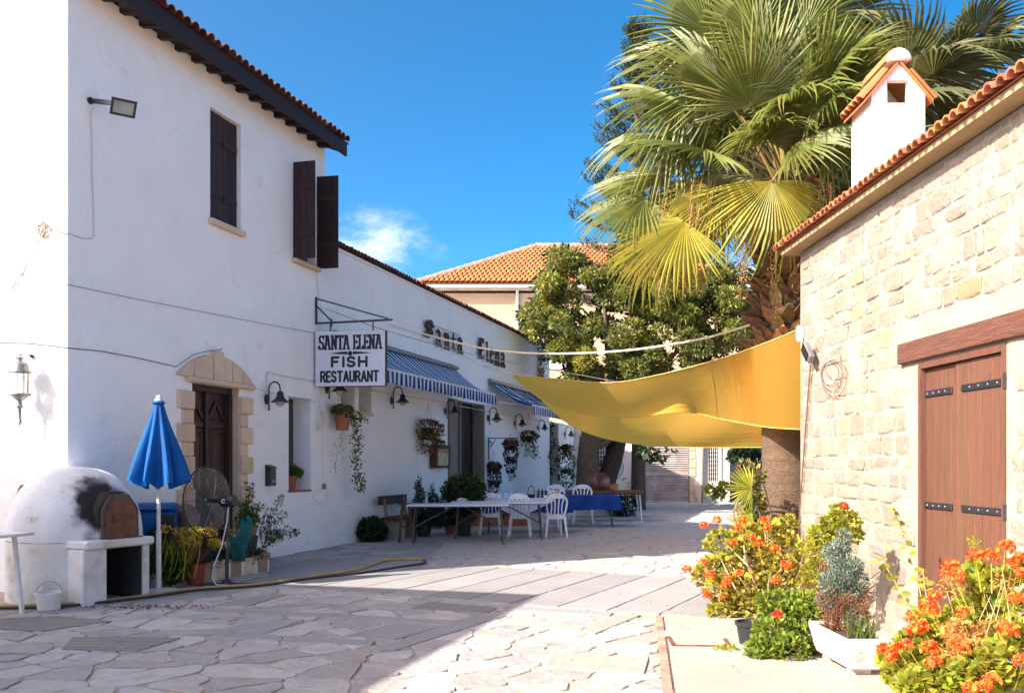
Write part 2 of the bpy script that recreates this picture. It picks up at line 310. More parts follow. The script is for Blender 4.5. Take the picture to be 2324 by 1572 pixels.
# pixel measurements (2324 px wide view) to places in the world
def G(x, y, z=0.0):
    d = (EYE-z)*F/(y-HY); return Vector(((x-CX)*d/F, d, z))
def PX(x, y, d): return Vector(((x-CX)*d/F, d, EYE+(HY-y)*d/F))
A0 = Vector((-5.09, 10.6, 0)); DL = Vector((.2844, .9587, 0)); NL = Vector((.9587, -.2844, 0)); RZL = atan2(.9587, .2844)
def uL(x, o=0.0):
    r = (x-CX)/F; return (r*(A0.y+NL.y*o)-A0.x-NL.x*o)/(DL.x-r*DL.y)
def LZ(x, y, o=0.0):
    u = uL(x, o); d = A0.y+u*DL.y+o*NL.y; return u, EYE+(HY-y)*d/F
def LP(u, o=0.0, z=0.0): return A0+DL*u+NL*o+Vector((0, 0, z))
RZR = atan2(-1, .0295); B0 = Vector((3.222, 10.33, 0)); DR = Vector((.0295, -1, 0)).normalized(); NR = Vector((-1, -.0295, 0)).normalized()
def vR(x, o=0.0):
    r = (x-CX)/F; b = B0+NR*o; return (r*b.y-b.x)/(DR.x-r*DR.y)
def RZv(x, y, o=0.0):
    v = vR(x, o); d = B0.y+v*DR.y+o*NR.y; return v, EYE+(HY-y)*d/F
def RP(v, o=0.0, z=0.0): return B0+DR*v+NR*o+Vector((0, 0, z))
# ------------------------------------------------------------------ ground and paving
def flat(pts, z): return [(p[0], p[1], z) for p in pts]
g = MB(); g.add([(-400, -200, -.012), (400, -200, -.012), (400, 900, -.012), (-400, 900, -.012)], [(0, 1, 2, 3)])
tag(g.build('ground', M('dusty_ground', (.30, .26, .21), (.24, .2, .16), scale=.3, rough=.95)), kind='structure')
st = MB(); N = 90
nx, ny = 60, 120
for j in range(ny+1):
    for i in range(nx+1):
        x = -12+i*24/nx; y = -8+j*56/ny
        st.v.append((x, y, .004*noise.noise(Vector((x*1.7, y*1.7, 0)))))
st.f = [(j*(nx+1)+i, j*(nx+1)+i+1, (j+1)*(nx+1)+i+1, (j+1)*(nx+1)+i) for j in range(ny) for i in range(nx)]; st.m = [0]*len(st.f)
street = tag(st.build('street_paving', JOINT, smooth=True, recalc=False), kind='structure')
slab_polys = []
def slab(px, mat, top=.019, name='paving_slab', world=False, var=0):
    P = [Vector((p[0], p[1], 0)) for p in px] if world else [G(*p) for p in px]
    c = sum(P, Vector())/len(P); slab_polys.append([(p.x, p.y) for p in P])
    t = top+random.uniform(-.002, .002); n = len(P)
    vs = [(p.x, p.y, -.01) for p in P]+[(p.x, p.y, t-.004) for p in P]+[(p.x+(c.x-p.x)*.008/max(.1, (c-p).length), p.y+(c.y-p.y)*.008/max(.1, (c-p).length), t) for p in P]
    fs = [tuple(range(2*n, 3*n))]+[(a*n+i, a*n+(i+1) % n, (a+1)*n+(i+1) % n, (a+1)*n+i) for a in (0, 1) for i in range(n)]
    o = MB().add(vs, fs).build(name, mat, street); return o
E1 = Vector((.44, .898)); E2 = Vector((.898, -.44)); P0 = Vector((-.5, 10.1))
for k in range(-5, 7):
    a = P0+E2*(.545*k+.012); b = P0+E2*(.545*(k+1)-.012); L_ = 3.0 if k > -4 else 2.6
    slab([a, b, b+E1*L_, a+E1*L_], SLAB, world=True)
slab([(596, 1292), (850, 1243), (1010, 1228), (965, 1288), (640, 1331)], SLAB, top=.013)
for q in ([(448, 1380), (795, 1398), (795, 1406), (440, 1388)], [(797, 1398), (1032, 1412), (1022, 1420), (797, 1407)]): slab(q, SLAB)
slab([(1086, 1396), (1150, 1399), (896, 1479), (838, 1479)], SLAB)
slab([(902, 1416), (1004, 1423), (894, 1455), (780, 1446)], SLAB)
slab([(490, 1433), (640, 1446), (640, 1455), (478, 1441)], SLAB); slab([(642, 1446), (853, 1457), (842, 1467), (642, 1456)], SLAB)
slab([(626, 1409), (690, 1409), (606, 1438), (510, 1430)], SLAB)
slab([(596, 1352), (650, 1352), (560, 1378), (480, 1376)], SLAB)
slab([(0, 1406), (130, 1400), (255, 1412), (100, 1434), (0, 1431)], SLABD, name='concrete_cover')
gc = slab([(166, 1449), (410, 1451), (312, 1481), (140, 1477)], SLABD, name='concrete_cover')
gl = MB()
for t in (.25, .5, .75):
    for (a, b, c_, d_) in (((166, 1449), (410, 1451), (140, 1477), (312, 1481)), ((166, 1449), (140, 1477), (410, 1451), (312, 1481))):
        p = G(*a).lerp(G(*b), t); q = G(*c_).lerp(G(*d_), t); gl.bar((p.x, p.y, .0215), (q.x, q.y, .0215), .012, .004)
gl.build('scored_line', JOINT, gc)
for q in ([(1114, 1415), (1140, 1408), (1330, 1424), (1318, 1434)], [(1332, 1424), (1418, 1395), (1454, 1398), (1350, 1441), (1320, 1435)]): slab(q, SLABL)
slab([(972, 1367), (1130, 1381), (1106, 1393), (930, 1383)], SLABD, name='concrete_cover')
slab([(1140, 1376), (1392, 1392), (1384, 1400), (1146, 1385)], SLAB)
# drain cover with ribs
dc = slab([(1244, 1483), (1473, 1499), (1463, 1535), (1233, 1516)], SLABL, top=.012, name='drain_cover')
a, b, c_, d_ = [G(*p) for p in ((1246, 1485), (1471, 1500), (1461, 1533), (1236, 1515))]
for i in range(20):
    t = (i+.5)/20; p = a.lerp(b, t); q = d_.lerp(c_, t)
    MB().bar((p.x, p.y, .018), (q.x, q.y, .018), .038, .016).build('drain_rib', SLABL, dc)
# red edging strip and pale pavement on the right
e0, e1 = G(1495, 1399), Vector((.90, 5.2, 0))
for i in range(26):
    if random.random() < .15: continue
    t = i/26; p = e0.lerp(e1, t); q = e0.lerp(e1, t+.034)
    MB().bar((p.x, p.y, .006), (q.x, q.y, .006), .062, .024).build('edging_brick', RBRICK, street)
def be(y): return e0.x+(e1.x-e0.x)*(e0.y-y)/(e0.y-e1.y)+.06
slab([(be(6.86), 6.86), (2.3, 6.86), (2.3, 9.02), (be(9.02), 9.02)], SLABL, world=True)
slab([(2.315, 6.86), (3.4, 6.86), (3.4, 9.0), (2.315, 9.02)], SLABL, world=True)
slab([(be(4.6), 4.6), (2.1, 4.6), (2.1, 6.84), (be(6.84), 6.84)], SLABL, world=True)
slab([(2.115, 4.6), (3.5, 4.6), (3.5, 6.84), (2.115, 6.84)], SLABL, world=True)
slab([(.84, 2.5), (3.6, 2.5), (3.6, 4.585), (.9, 4.585)], SLABL, world=True)
slab([(1.6, 9.05), (3.3, 9.05), (3.3, 10.2), (2.95, 10.4)], SLABL, world=True, top=.012)
cf = tag(None, None) if False else None
fr = thing('access_cover_frame', 'rusty angle iron frame set flush in the pale pavement', 'cover frame', G(1590, 1462))
c0 = G(1590, 1462); pp = [G(1517, 1449)-c0, G(1529, 1469.5)-c0, G(1655, 1471)-c0, G(1645, 1454)-c0]
for i in range(3): MB().bar((pp[i].x, pp[i].y, .022), (pp[i+1].x, pp[i+1].y, .022), .03, .008).build('frame_bar', RUST, fr)
# crazy paving
def inpoly(x, y, P):
    r = False; n = len(P)
    for i in range(n):
        x1, y1 = P[i]; x2, y2 = P[(i+1) % n]
        if (y1 > y) != (y2 > y) and x < (x2-x1)*(y-y1)/(y2-y1)+x1: r = not r
    return r
def cells(x0, x1, y0, y1, s, keep, rot=.35):
    nx = int((x1-x0)/s)+2; ny = int((y1-y0)/(s*.8))+2; S = {}
    for i in range(-2, nx+2):
        for j in range(-2, ny+2): S[i, j] = (x0+(i+random.uniform(.08, .92))*s, y0+(j+random.uniform(.08, .92))*s*.8)
    for q in [k for k in S if random.random() < .24]: del S[q]
    out = []
    for (i, j), c in S.items():
        if not (0 <= i < nx and 0 <= j < ny) or not keep(*c): continue
        P = [(c[0]-2*s, c[1]-2*s), (c[0]+2*s, c[1]-2*s), (c[0]+2*s, c[1]+2*s), (c[0]-2*s, c[1]+2*s)]
        for a in range(-2, 3):
            for b in range(-2, 3):
                if (a or b) and (i+a, j+b) in S:
                    q = S[i+a, j+b]; nxn, nyn = q[0]-c[0], q[1]-c[1]; h = nxn*(q[0]+c[0])/2+nyn*(q[1]+c[1])/2
                    Q = []
                    for k in range(len(P)):
                        u, v = P[k], P[(k+1) % len(P)]; du = u[0]*nxn+u[1]*nyn-h; dv = v[0]*nxn+v[1]*nyn-h
                        if du <= 0: Q.append(u)
                        if du*dv < 0: t = du/(du-dv); Q.append((u[0]+(v[0]-u[0])*t, u[1]+(v[1]-u[1])*t))
                    P = Q
                    if len(P) < 3: break
            if len(P) < 3: break
        if len(P) >= 3: out.append((c, P))
    return out
def stone_geo(P, gap, z, lift=.0):
    cx = sum(p[0] for p in P)/len(P); cy = sum(p[1] for p in P)/len(P); Q = []
    n = len(P)
    for i in range(n):
        a, b = P[i], P[(i+1) % n]
        e = sqrt((b[0]-a[0])**2+(b[1]-a[1])**2)
        if e < .05: Q.append(((a[0]+b[0])/2, (a[1]+b[1])/2)); continue
        Q.append((a[0]*.88+b[0]*.12, a[1]*.88+b[1]*.12))
        k = random.gauss(0, .06)*e; mx_, my_ = (a[0]+b[0])/2, (a[1]+b[1])/2
        Q.append((mx_-(b[1]-a[1])/e*k, my_+(b[0]-a[0])/e*k))
        Q.append((a[0]*.12+b[0]*.88, a[1]*.12+b[1]*.88))
    def ins(d):
        r = []
        for x, y in Q:
            l = sqrt((x-cx)**2+(y-cy)**2) or 1; f = max(.3, 1-d/l); r.append((cx+(x-cx)*f, cy+(y-cy)*f))
        return r
    g1 = gap*random.choice([.3, .45, .6, .9, 1.3, 2.2]); A, B = ins(g1), ins(g1+.006); m = len(Q)
    tl = (random.gauss(0, .006), random.gauss(0, .006))
    vs = [(x, y, -.01) for x, y in A]+[(x, y, z-.006) for x, y in A]+[(x, y, z+(x-cx)*tl[0]+(y-cy)*tl[1]) for x, y in B]
    fs = [tuple(range(2*m, 3*m))]+[(a*m+i, a*m+(i+1) % m, (a+1)*m+(i+1) % m, (a+1)*m+i) for a in (0, 1) for i in range(m)]
    return vs, fs
def covered(P):
    return any(all(inpoly(x, y, S) for x, y in P) for S in slab_polys)
def keep_near(x, y):
    if y < 4.8 or abs(x) > y*.60+.6: return False
    if x > e0.x+(e1.x-e0.x)*(e0.y-y)/(e0.y-e1.y)-.04 and y < 9.1: return False
    if x > 3.1: return False
    if (Vector((x, y, 0))-A0).dot(NL) < .1 and y > 10.4: return False
    return True
near = [c for c in cells(-8, 4, 4.6, 14, .38, keep_near) if not covered(c[1])]
def seen(c): return abs(c[0][0]) < c[0][1]*.565+.1 and c[0][1] > 5.95
vis = sorted([c for c in near if seen(c)], key=lambda c: c[0][1])[:290]
vs_ = set(id(c) for c in vis); rest = MB()
for c in near:
    zz = random.uniform(.008, .013)
    if id(c) in vs_:
        v, f = stone_geo(c[1], .017, zz); MB().add(v, f).build('flagstone', FLAG, street)
    else: rest.add(*stone_geo(c[1], .017, zz))
def keep_far(x, y):
    if y < 14 or abs(x) > y*.57+.5: return False
    if (Vector((x, y, 0))-A0).dot(NL) < .05: return False
    return y < 39 and not (x > 3.2 and y < 10.4)
for c in cells(-6, 16, 14, 39, .6, keep_far): rest.add(*stone_geo(c[1], .02, random.uniform(.007, .014)))
tag(rest.build('flagstones_further_off', FLAG, street), kind='stuff')
# leaf litter on the paving
lp = []
for _ in range(420):
    x, y = random.choice([(random.gauss(1.5, .5), random.gauss(10.2, .7)), (random.uniform(-3, 3), random.uniform(6, 12)), (random.gauss(.0, .7), random.gauss(9.2, .5)), (random.gauss(2.2, .5), random.gauss(8.2, .8))])
    lp.append((x, y, .027))
lp = np.array(lp); dd = RNG.normal(0, 1, lp.shape)*np.array([1, 1, .15])
tag(scatter('fallen_leaves', LEAF4, lp, rnd_frames(dd, jit=.3), RNG.uniform(.01, .028, len(lp)), RNG.uniform(.008, .014, len(lp)), DEAD), 'crumbs of dry leaves scattered over the paving', 'leaf litter', kind='stuff')
tag(scatter('fallen_leaves', LEAF4, np.array([(random.gauss(-3.9, .45), random.gauss(9.55, .09), .026) for _ in range(160)]), rnd_frames(RNG.normal(0, 1, (160, 3))*np.array([1, 1, .1]), jit=.3), RNG.uniform(.02, .06, 160), .02, SOIL), 'dark wet leaf scraps on the paving before the oven', 'leaf litter', kind='stuff')

# ------------------------------------------------------------------ walls with openings
def wall(mb, x0, x1, z0, z1, ops, thick, step=None, amp=0, sd_=0):
    xs = {x0, x1}; zs = {z0, z1}
    for a, b, c, d, *_ in ops: xs |= {a, b}; zs |= {c, d}
    if step:
        for i in range(1, int((x1-x0)/step)): xs.add(x0+i*step)
        for i in range(1, int((z1-z0)/step)): zs.add(z0+i*step)
    xs = sorted(xs); zs = sorted(zs)
    def cl(L):
        o = [L[0]]
        for q in L[1:]:
            if q-o[-1] > 1e-4: o.append(q)
        return o
    xs, zs = cl(xs), cl(zs)
    xs = [x for x in xs if x0-1e-6 <= x <= x1+1e-6]; zs = [z for z in zs if z0-1e-6 <= z <= z1+1e-6]
    onb = lambda x, z: any(a-1e-4 <= x <= b+1e-4 and c-1e-4 <= z <= d+1e-4 for a, b, c, d, *_ in ops) or x in (x0, x1) or z in (z0, z1)
    idx = {}; vs = []; fs = []
    for i, x in enumerate(xs):
        for j, z in enumerate(zs):
            idx[i, j] = len(vs); y = 0 if (not amp or onb(x, z)) else amp*noise.fractal(Vector((x*3+sd_, z*3, 0)), .8, 2.2, 4)
            vs.append((x, y, z))
    for i in range(len(xs)-1):
        for j in range(len(zs)-1):
            cx_, cz_ = (xs[i]+xs[i+1])/2, (zs[j]+zs[j+1])/2
            if any(a < cx_ < b and c < cz_ < d for a, b, c, d, *_ in ops): continue
            fs.append((idx[i, j], idx[i+1, j], idx[i+1, j+1], idx[i, j+1]))
    mb.add(vs, fs)
    for a, b, c, d, dep in ops:
        mb.add([(a, 0, c), (b, 0, c), (b, 0, d), (a, 0, d), (a, dep, c), (b, dep, c), (b, dep, d), (a, dep, d)], [(0, 4, 5, 1), (1, 5, 6, 2), (2, 6, 7, 3), (3, 7, 4, 0)])
    T = thick; mb.add([(x0, 0, z0), (x1, 0, z0), (x1, 0, z1), (x0, 0, z1), (x0, T, z0), (x1, T, z0), (x1, T, z1), (x0, T, z1)],
                      [(0, 3, 7, 4), (1, 5, 6, 2), (3, 2, 6, 7), (4, 7, 6, 5)])
def tile_me(r, ln, mat=TERRA, th=.012, n=6, name='roof_tile'):
    vs = []; fs = []
    for y in (0, ln):
        for rr in (r, r-th):
            rr *= (1 if y == 0 else .86)
            vs += [(rr*cos(pi*k/n), y, rr*sin(pi*k/n)) for k in range(n+1)]
    m = n+1
    for k in range(n):
        fs += [(k, k+1, 2*m+k+1, 2*m+k), (m+k+1, m+k, 3*m+k, 3*m+k+1), (k+1, k, m+k, m+k+1)]
    me = D.meshes.new(name); me.from_pydata(vs, [], fs); me.materials.append(mat); me.polygons.foreach_set('use_smooth', [True]*len(fs)); me.set_sharp_from_angle(angle=R(50)); return me
# ---- two storey white house
H = thing('two_storey_house', 'tall whitewashed house at left with dark shutters and deep timber eaves', 'house', A0, RZL)
W1 = (2.733, 3.51, 5.0, 6.6); W2 = (5.05, 5.83, 4.92, 6.53); DO = (2.314, 3.456, 0, 2.63); W3 = (4.907, 5.65, 1.05, 2.62)
LEN = 6.156; DEP = 7.0; SL = .42
mb = MB(); wall(mb, 0, LEN, -.02, 7.13, [(*W1, .11), (*W2, .2), (*DO, .2), (*W3, .345)], .45, step=.35, amp=.006)
mb.build('front_wall', WHITE, H, smooth=True, recalc=False)
gab = MB(); poly = [(.45, -.02), (DEP, -.02), (DEP, 7.13), (DEP/2, 7.13+SL*DEP/2), (0.0, 7.131), (.45, 7.13)]
poly = [(.45, -.02), (DEP, -.02), (DEP, 7.1), (DEP/2, 7.1+SL*DEP/2), (.45, 7.29)]
gab.add([(0, a, b) for a, b in poly]+[(.4, a, b) for a, b in poly], [(4, 3, 2, 1, 0), (5, 6, 7, 8, 9)]+[(i, (i+1) % 5, (i+1) % 5+5, i+5) for i in range(5)])
gab.build('gable_wall', WHITE, H)
gb2 = MB(); gb2.add([(LEN-.4, a, b) for a, b in poly]+[(LEN, a, b) for a, b in poly], [(4, 3, 2, 1, 0), (5, 6, 7, 8, 9)]+[(i, (i+1) % 5, (i+1) % 5+5, i+5) for i in range(5)])
gb2.build('gable_wall', WHITE, H); MB().box(.4, LEN-.4, DEP-.4, DEP, 0, 7.1).build('back_wall', WHITE, H)
MB().box(.4, LEN-.4, .46, 1.5, 3.3, 3.5).build('upper_floor', INSIDE, H); MB().box(.401, LEN-.401, 1.6, 1.7, 0, 7).build('inner_wall', INSIDE, H)
rf = MB(); z0 = 7.235; y0 = -.37
for (ya, za, yb, zb) in ((y0, z0, DEP/2, z0+SL*(DEP/2-y0)), (DEP+.37, z0, DEP/2, z0+SL*(DEP/2-y0))):
    rf.add([(-.45, ya, za), (LEN+.2, ya, za), (LEN+.2, yb, zb), (-.45, yb, zb), (-.45, ya, za-.03), (LEN+.2, ya, za-.03), (LEN+.2, yb, zb-.03), (-.45, yb, zb-.03)],
           [(0, 1, 2, 3), (7, 6, 5, 4), (0, 4, 5, 1), (1, 5, 6, 2), (2, 6, 7, 3), (3, 7, 4, 0)])
roof = rf.build('roof', DWOODH, H)
tm = tile_me(.085, .42, TERRAD); q = Matrix.Rotation(math.atan(SL), 4, 'X')
for i in range(40):
    x = -.4+i*.169
    link('roof_tile', tm, roof, Matrix.Translation((x, y0-.05+random.uniform(-.012, .012), z0-.01+random.uniform(0, .012))) @ q @ Matrix.Rotation(random.gauss(0, .03), 4, 'Z'))
MB().box(-.45, LEN+.14, -.372, -.33, 6.985, 7.205).build('fascia_board', DWOODH, H, bevel=.006)
tls = MB()
for i in range(16):   # channel tiles and further rows read only as a mass behind the eave row
    for j in range(1, 9):
        pass
for i in range(19):
    x = 5.91-.358*i
    if x < -.3: break
    MB().bar((x, .02, 7.13), (x, -.328, 7.075), .085, .125, up=(0, 0, 1)).build('rafter', DWOODH, H)
MB().bar((LEN+.09, DEP/2, 7.13+SL*DEP/2), (LEN+.09, -.32, 7.12), .05, .16).build('verge_board', DWOODH, H)
def plank_leaf(parent, x0, x1, z0, z1, y, name='shutter', mat=SHUT, nb=3, th=.035, batten=(.25, .75), side=-1, M4=None):
    r = D.objects.new(name, None)
    base = MB(); base.box(x0, x1, y+.008, y+th, z0, z1); r = base.build(name, mat, parent)
    if M4 is not None: r.matrix_local = M4
    wd = (x1-x0)/nb
    for i in range(nb): MB().box(x0+i*wd+.003, x0+(i+1)*wd-.003, y-.004, y+.007, z0+.004, z1-.004).build('plank', mat, r)
    for b in batten:
        zz = z0+(z1-z0)*b; MB().box(x0+.02, x1-.02, y-.022, y-.005, zz-.04, zz+.04).build('batten', mat, r)
    return r
def sill(parent, x0, x1, z, out=.07, th=.06, mat=LIME): MB().box(x0, x1, -out, .1, z-th, z).build('sill', mat, parent, bevel=.006)
wn = MB().box(W1[0], W1[1], .105, .125, W1[2], W1[3]).build('window', INSIDE, H); wn['label'] = 'upper window with both shutters closed'
m_ = (W1[0]+W1[1])/2
plank_leaf(wn, W1[0]+.01, m_-.008, W1[2]+.01, W1[3]-.01, .062); plank_leaf(wn, m_+.008, W1[1]-.01, W1[2]+.01, W1[3]-.01, .07)
sill(wn, W1[0]-.05, W1[1]+.03, W1[2], .075, .085)
wn = MB().box(W2[0], W2[1], .17, .19, W2[2], W2[3]).build('window', INSIDE, H); wn['label'] = 'upper window with shutters swung open'
MB().box(W2[0]+.05, W2[1]-.05, .155, .165, W2[2]+.05, W2[3]-.05).build('pane', DGLASS, wn)
for (x, z, s) in ((W2[0], 0, 1), (W2[1]+.03, 0, 1)):
    plank_leaf(wn, 0, .385, W2[2]+.0, W2[3]-.0, 0, M4=Matrix.Translation((x, -.005, 0)) @ Matrix.Rotation(R(-88 if x < 5.5 else -84), 4, 'Z'))
sill(wn, W2[0]-.06, W2[1]+.04, W2[2], .09, .07)
wn = MB().box(W3[0], W3[1], .345, .36, W3[2], W3[3]).build('window', DWOOD, H); wn['label'] = 'deep ground floor window with a flowerpot'
MB().box(W3[0]+.06, W3[1]-.06, .33, .344, W3[2]+.06, W3[3]-.06).build('pane', DGLASS, wn); MB().box((W3[0]+W3[1])/2-.025, (W3[0]+W3[1])/2+.025, .31, .344, W3[2], W3[3]).build('frame', DWOOD, wn)
sill(wn, W3[0]-.02, W3[1]+.01, W3[2]+.005, .015, .03, mat=POT)
# carved double door with stone surround
dr = MB().box(DO[0], DO[1], .2, .24, 0, DO[3]).build('door', DOORB, H); dr['label'] = 'carved brown double door'
MB().box(DO[0], DO[1], .12, .199, DO[3]-.09, DO[3]).build('door_frame', DOORB, dr); MB().box(DO[1]-.1, DO[1], .10, .199, 0, DO[3]-.09).build('door_frame', DOORB, dr)
MB().box(DO[0], DO[0]+.08, .12, .199, 0, DO[3]-.09).build('door_frame', DOORB, dr)
dx0, dx1 = DO[0]+.08, DO[1]-.1; mid = (dx0+dx1)/2
MB().box(mid-.035, mid+.035, .14, .199, 0, DO[3]-.09).build('meeting_stile', DOORB, dr, bevel=.01)
for a, b in ((dx0, mid-.035), (mid+.035, dx1)):
    wd = b-a
    for (c, d) in ((.25, .82), (.98, 2.0)):
        MB().box(a+.05, b-.05, .185, .199, c, d).build('panel', DOORB, dr, bevel=.008)
        f_ = MB(); f_.box(a+.05, b-.05, .165, .184, d-.045, d); f_.box(a+.05, b-.05, .165, .184, c, c+.045); f_.box(a+.05, a+.09, .165, .184, c+.045, d-.045); f_.box(b-.09, b-.05, .165, .184, c+.045, d-.045)
        f_.build('panel_moulding', DOORB, dr, bevel=.006); MB().box(a+.12, b-.12, .168, .184, c+.09, d-.09).build('raised_panel', DOORB, dr, bevel=.012)
    f_ = MB(); cx_ = (a+b)/2
    f_.bar((a+.04, .18, 2.16), (cx_, .18, 2.40), .03, .05); f_.bar((cx_, .18, 2.40), (b-.04, .18, 2.16), .03, .05); f_.box(a+.03, b-.03, .168, .199, 2.03, 2.10); f_.build('chevron_moulding', DOORB, dr)
for i in range(3): MB().lathe([(.012, 0), (.012, .03)], (mid+.12+.05*i, .16, 2.14), 8).build('stud', BLACK, dr)
z = 0; k = 0
while z < 2.5:
    hh = .255 if k % 2 == 0 else .195; hh = min(hh, 2.64-z)
    big = k % 2 == 0
    MB().box(1.972 if big else 2.08, DO[0]+(.0 if big else -.002), -.055 if big else -.035, .03, z+.004, z+hh-.004).build('quoin_stone', LIME, H, bevel=.007)
    MB().box(DO[1]+(.0 if big else .002), 3.775 if big else 3.66, -.055 if big else -.035, .03, z+.004, z+hh-.004).build('quoin_stone', LIME, H, bevel=.007)
    z += hh; k += 1
MB().box(DO[1]-.012, DO[1]+.0, .0, .1, 0, 2.63).build('stone_jamb', LIME, H)
# arch: voussoir blocks and roll moulding
c_u = 2.875; hw = .93; zs_, za_ = 2.70, 3.06; rad = (hw*hw+(za_-zs_)**2)/(2*(za_-zs_)); zc = za_-rad
def arc_z(u): return zc+sqrt(max(0, rad*rad-(u-c_u)**2))
edges = [-hw, -.58, -.14, .10, .34, .62, hw]
for i in range(6):
    a, b = c_u+edges[i]+.004, c_u+edges[i+1]-.004; key = i == 2; n = 6
    top = [(a+(b-a)*t/n, arc_z(a+(b-a)*t/n)+(.06 if key else 0)) for t in range(n+1)]
    MB().prism([(a+ (0 if not i else .02), 2.70)]+top+[(b, 2.70)], -.05-(.018 if key else 0), .03).build('arch_stone', LIME, H, bevel=.004)
rm = MB(); rm.tube([(c_u-hw+.22, -.045, 2.665), (c_u+hw-.02, -.045, 2.665)], .045, 12); rm.build('roll_moulding', LIME, H, smooth=True)
# ---- long low restaurant building
Lb = thing('restaurant_building', 'long low whitewashed restaurant with a tiled roof edge and awnings', 'building', LP(LEN), RZL)
o6 = LEN
def sh(t): return tuple([t[0]-o6, t[1]-o6]+list(t[2:]))
lo_ops = [sh((6.77, 7.35, 2.51, 3.2, .35)), sh((7.52, 8.09, 2.51, 3.2, .35)), sh((12.96, 15.2, 0.0, 3.1, .3)), sh((21.7, 23.8, 0.0, 2.93, .5))]
mb = MB(); wall(mb, 0, 22.5-o6, -.02, 3.55, lo_ops[:3], .45, step=.5, amp=.008, sd_=5)
ob = mb.build('front_wall', WHITE, Lb, smooth=True, recalc=False)
mb = MB(); wall(mb, 22.5-o6, 28-o6, -.02, 2.98, [tuple([22.5-o6+.001])+lo_ops[3][1:3]+(2.93, .3)], .35, step=.5, amp=.008, sd_=5); mb.build('yard_wall', WHITE, Lb, smooth=True, recalc=False)
mb = MB(); wall(mb, 0, 22.5-o6, 3.55, 5.40, [], .45, step=.5, amp=.008, sd_=9); mb.build('upper_wall', WHITE, Lb, smooth=True, recalc=False)
MB().box(0.01, 22.55-o6, -.035, .3, 5.401, 5.45).build('eave_band', WHITE, Lb)
MB().box(22.5-o6-.4, 22.5-o6, .451, 6.59, 0, 5.39).build('end_wall', WHITE, Lb)
MB().box(0.0, 22.5-o6, 6.6, 7.0, 0, 5.4).build('back_wall', WHITE, Lb)
MB().box(-.0, 22.5-o6-.41, 1.6, 1.7, 0, 5).build('inner_wall', INSIDE, Lb)
rf = MB(); rf.add([(0.02, -.05, 5.47), (22.7-o6, -.05, 5.47), (22.7-o6, 3.5, 6.4), (0.02, 3.5, 6.4), (0.02, 7.1, 5.5), (22.7-o6, 7.1, 5.5)], [(0, 1, 2, 3), (3, 2, 5, 4)])
roof = rf.build('roof', TERRA, Lb); tm2 = tile_me(.075, .36, TERRAD); q = Matrix.Rotation(.26, 4, 'X')
for i in range(115):
    x = .08+i*.1535
    if x > 22.7-o6: break
    link('roof_tile', tm2, roof, Matrix.Translation((x, -.10+random.uniform(-.012, .012), 5.465+random.uniform(0, .012))) @ q)
for t, nm in ((lo_ops[0], 0), (lo_ops[1], 1)):
    f = MB().box(t[0], t[1], .3, .345, t[2], t[3]).build('window', GWOOD, Lb); MB().box(t[0]+.05, t[1]-.05, .285, .299, t[2]+.05, t[3]-.05).build('pane', DGLASS, f)
MB().box(lo_ops[0][0]-.03, lo_ops[1][1]+.05, -.03, .06, 2.44, 2.51).build('sill', LIME, Lb)
# entrance
t = lo_ops[2]
MB().box(12.4-o6, 12.955-o6, -.05, .02, 0, 3.1).build('door_post', GWOOD, Lb, bevel=.01)
f = MB().box(t[0], t[0]+.62, .16, .21, 0, 3.0).build('door', GWOOD, Lb); f['label'] = 'grey weathered door leaf standing closed'
for zc_ in (.45, 1.3, 2.2): MB().box(t[0]+.12, t[0]+.52, .14, .159, zc_, zc_+.6).build('panel', GWOOD, f, bevel=.01)
MB().box(t[0]+.622, t[0]+.70, .10, .29, 0, 3.08).build('door_frame', GWOOD, Lb); MB().box(t[1]-.09, t[1]-.001, -.03, .29, 0, 3.08).build('door_frame', GWOOD, Lb)
MB().box(t[0]+.71, t[1]-.1, .31, .35, 0, 3.1).build('entrance_shade', DWOOD, Lb)  # added dark board, stands in for the unlit room behind the opening
for k in range(3): MB().box(t[0]+.8+.4*k, t[0]+1.1+.4*k, .29, .309, .4, 2.4).build('entrance_shade_panel', DWOOD, Lb, bevel=.01)  # raised panels on the same added board
t = (22.51-o6,)+lo_ops[3][1:]; f = MB().box(t[0], t[1], .28, .32, 0, 2.9).build('door', DWOOD, Lb); f['label'] = 'dark brown far door in a deep reveal'
for k in range(4): MB().box(t[0]+.05+.3*k, t[0]+.3+.3*k, .26, .279, .2, 2.7).build('panel', DWOOD, f, bevel=.01)
MB().tube([(26.4-o6, -.06, 0), (26.4-o6, -.06, 2.97)], .05, 10).build('drainpipe', BLACK, Lb, smooth=True)
# ---- stone house on the right
S = thing('stone_house', 'rubble stone house at right with brown plank door and tiled eave', 'house', B0, RZR)
vd0, vd1 = vR(2086), vR(2284); DZ0, DZ1 = .10, 2.315
mb = MB(); wall(mb, 0, 9, -.02, 3.84, [(vd0, vd1, DZ0, DZ1, .12)], .45, step=.07, amp=.014, sd_=3)
mb.build('mortared_wall', MORTAR, S, smooth=True, recalc=False)
MB().box(0, .4, .451, 6, 0, 3.84).build('end_wall', MORTAR, S); MB().box(0, 9, 6, 6.4, 0, 3.84).build('back_wall', MORTAR, S); MB().box(8.6, 9, .451, 5.99, 0, 3.84).build('end_wall', MORTAR, S)
lv0 = vR(2047)
zz = .03; placed = []
row = 0
while zz < 3.82:
    hh = random.choice([.13, .15, .165, .18, .20]); x = .02
    while x < 8.9:
        wd = random.choice([.12, .2, .24, .28, .32, .38])*random.uniform(.85, 1.15)
        if x < .1 and row % 2: wd = .42
        if x+wd > 8.98: wd = 8.98-x
        placed.append((x, x+wd, zz, min(zz+hh, 3.83))); x += wd
    zz += hh; row += 1
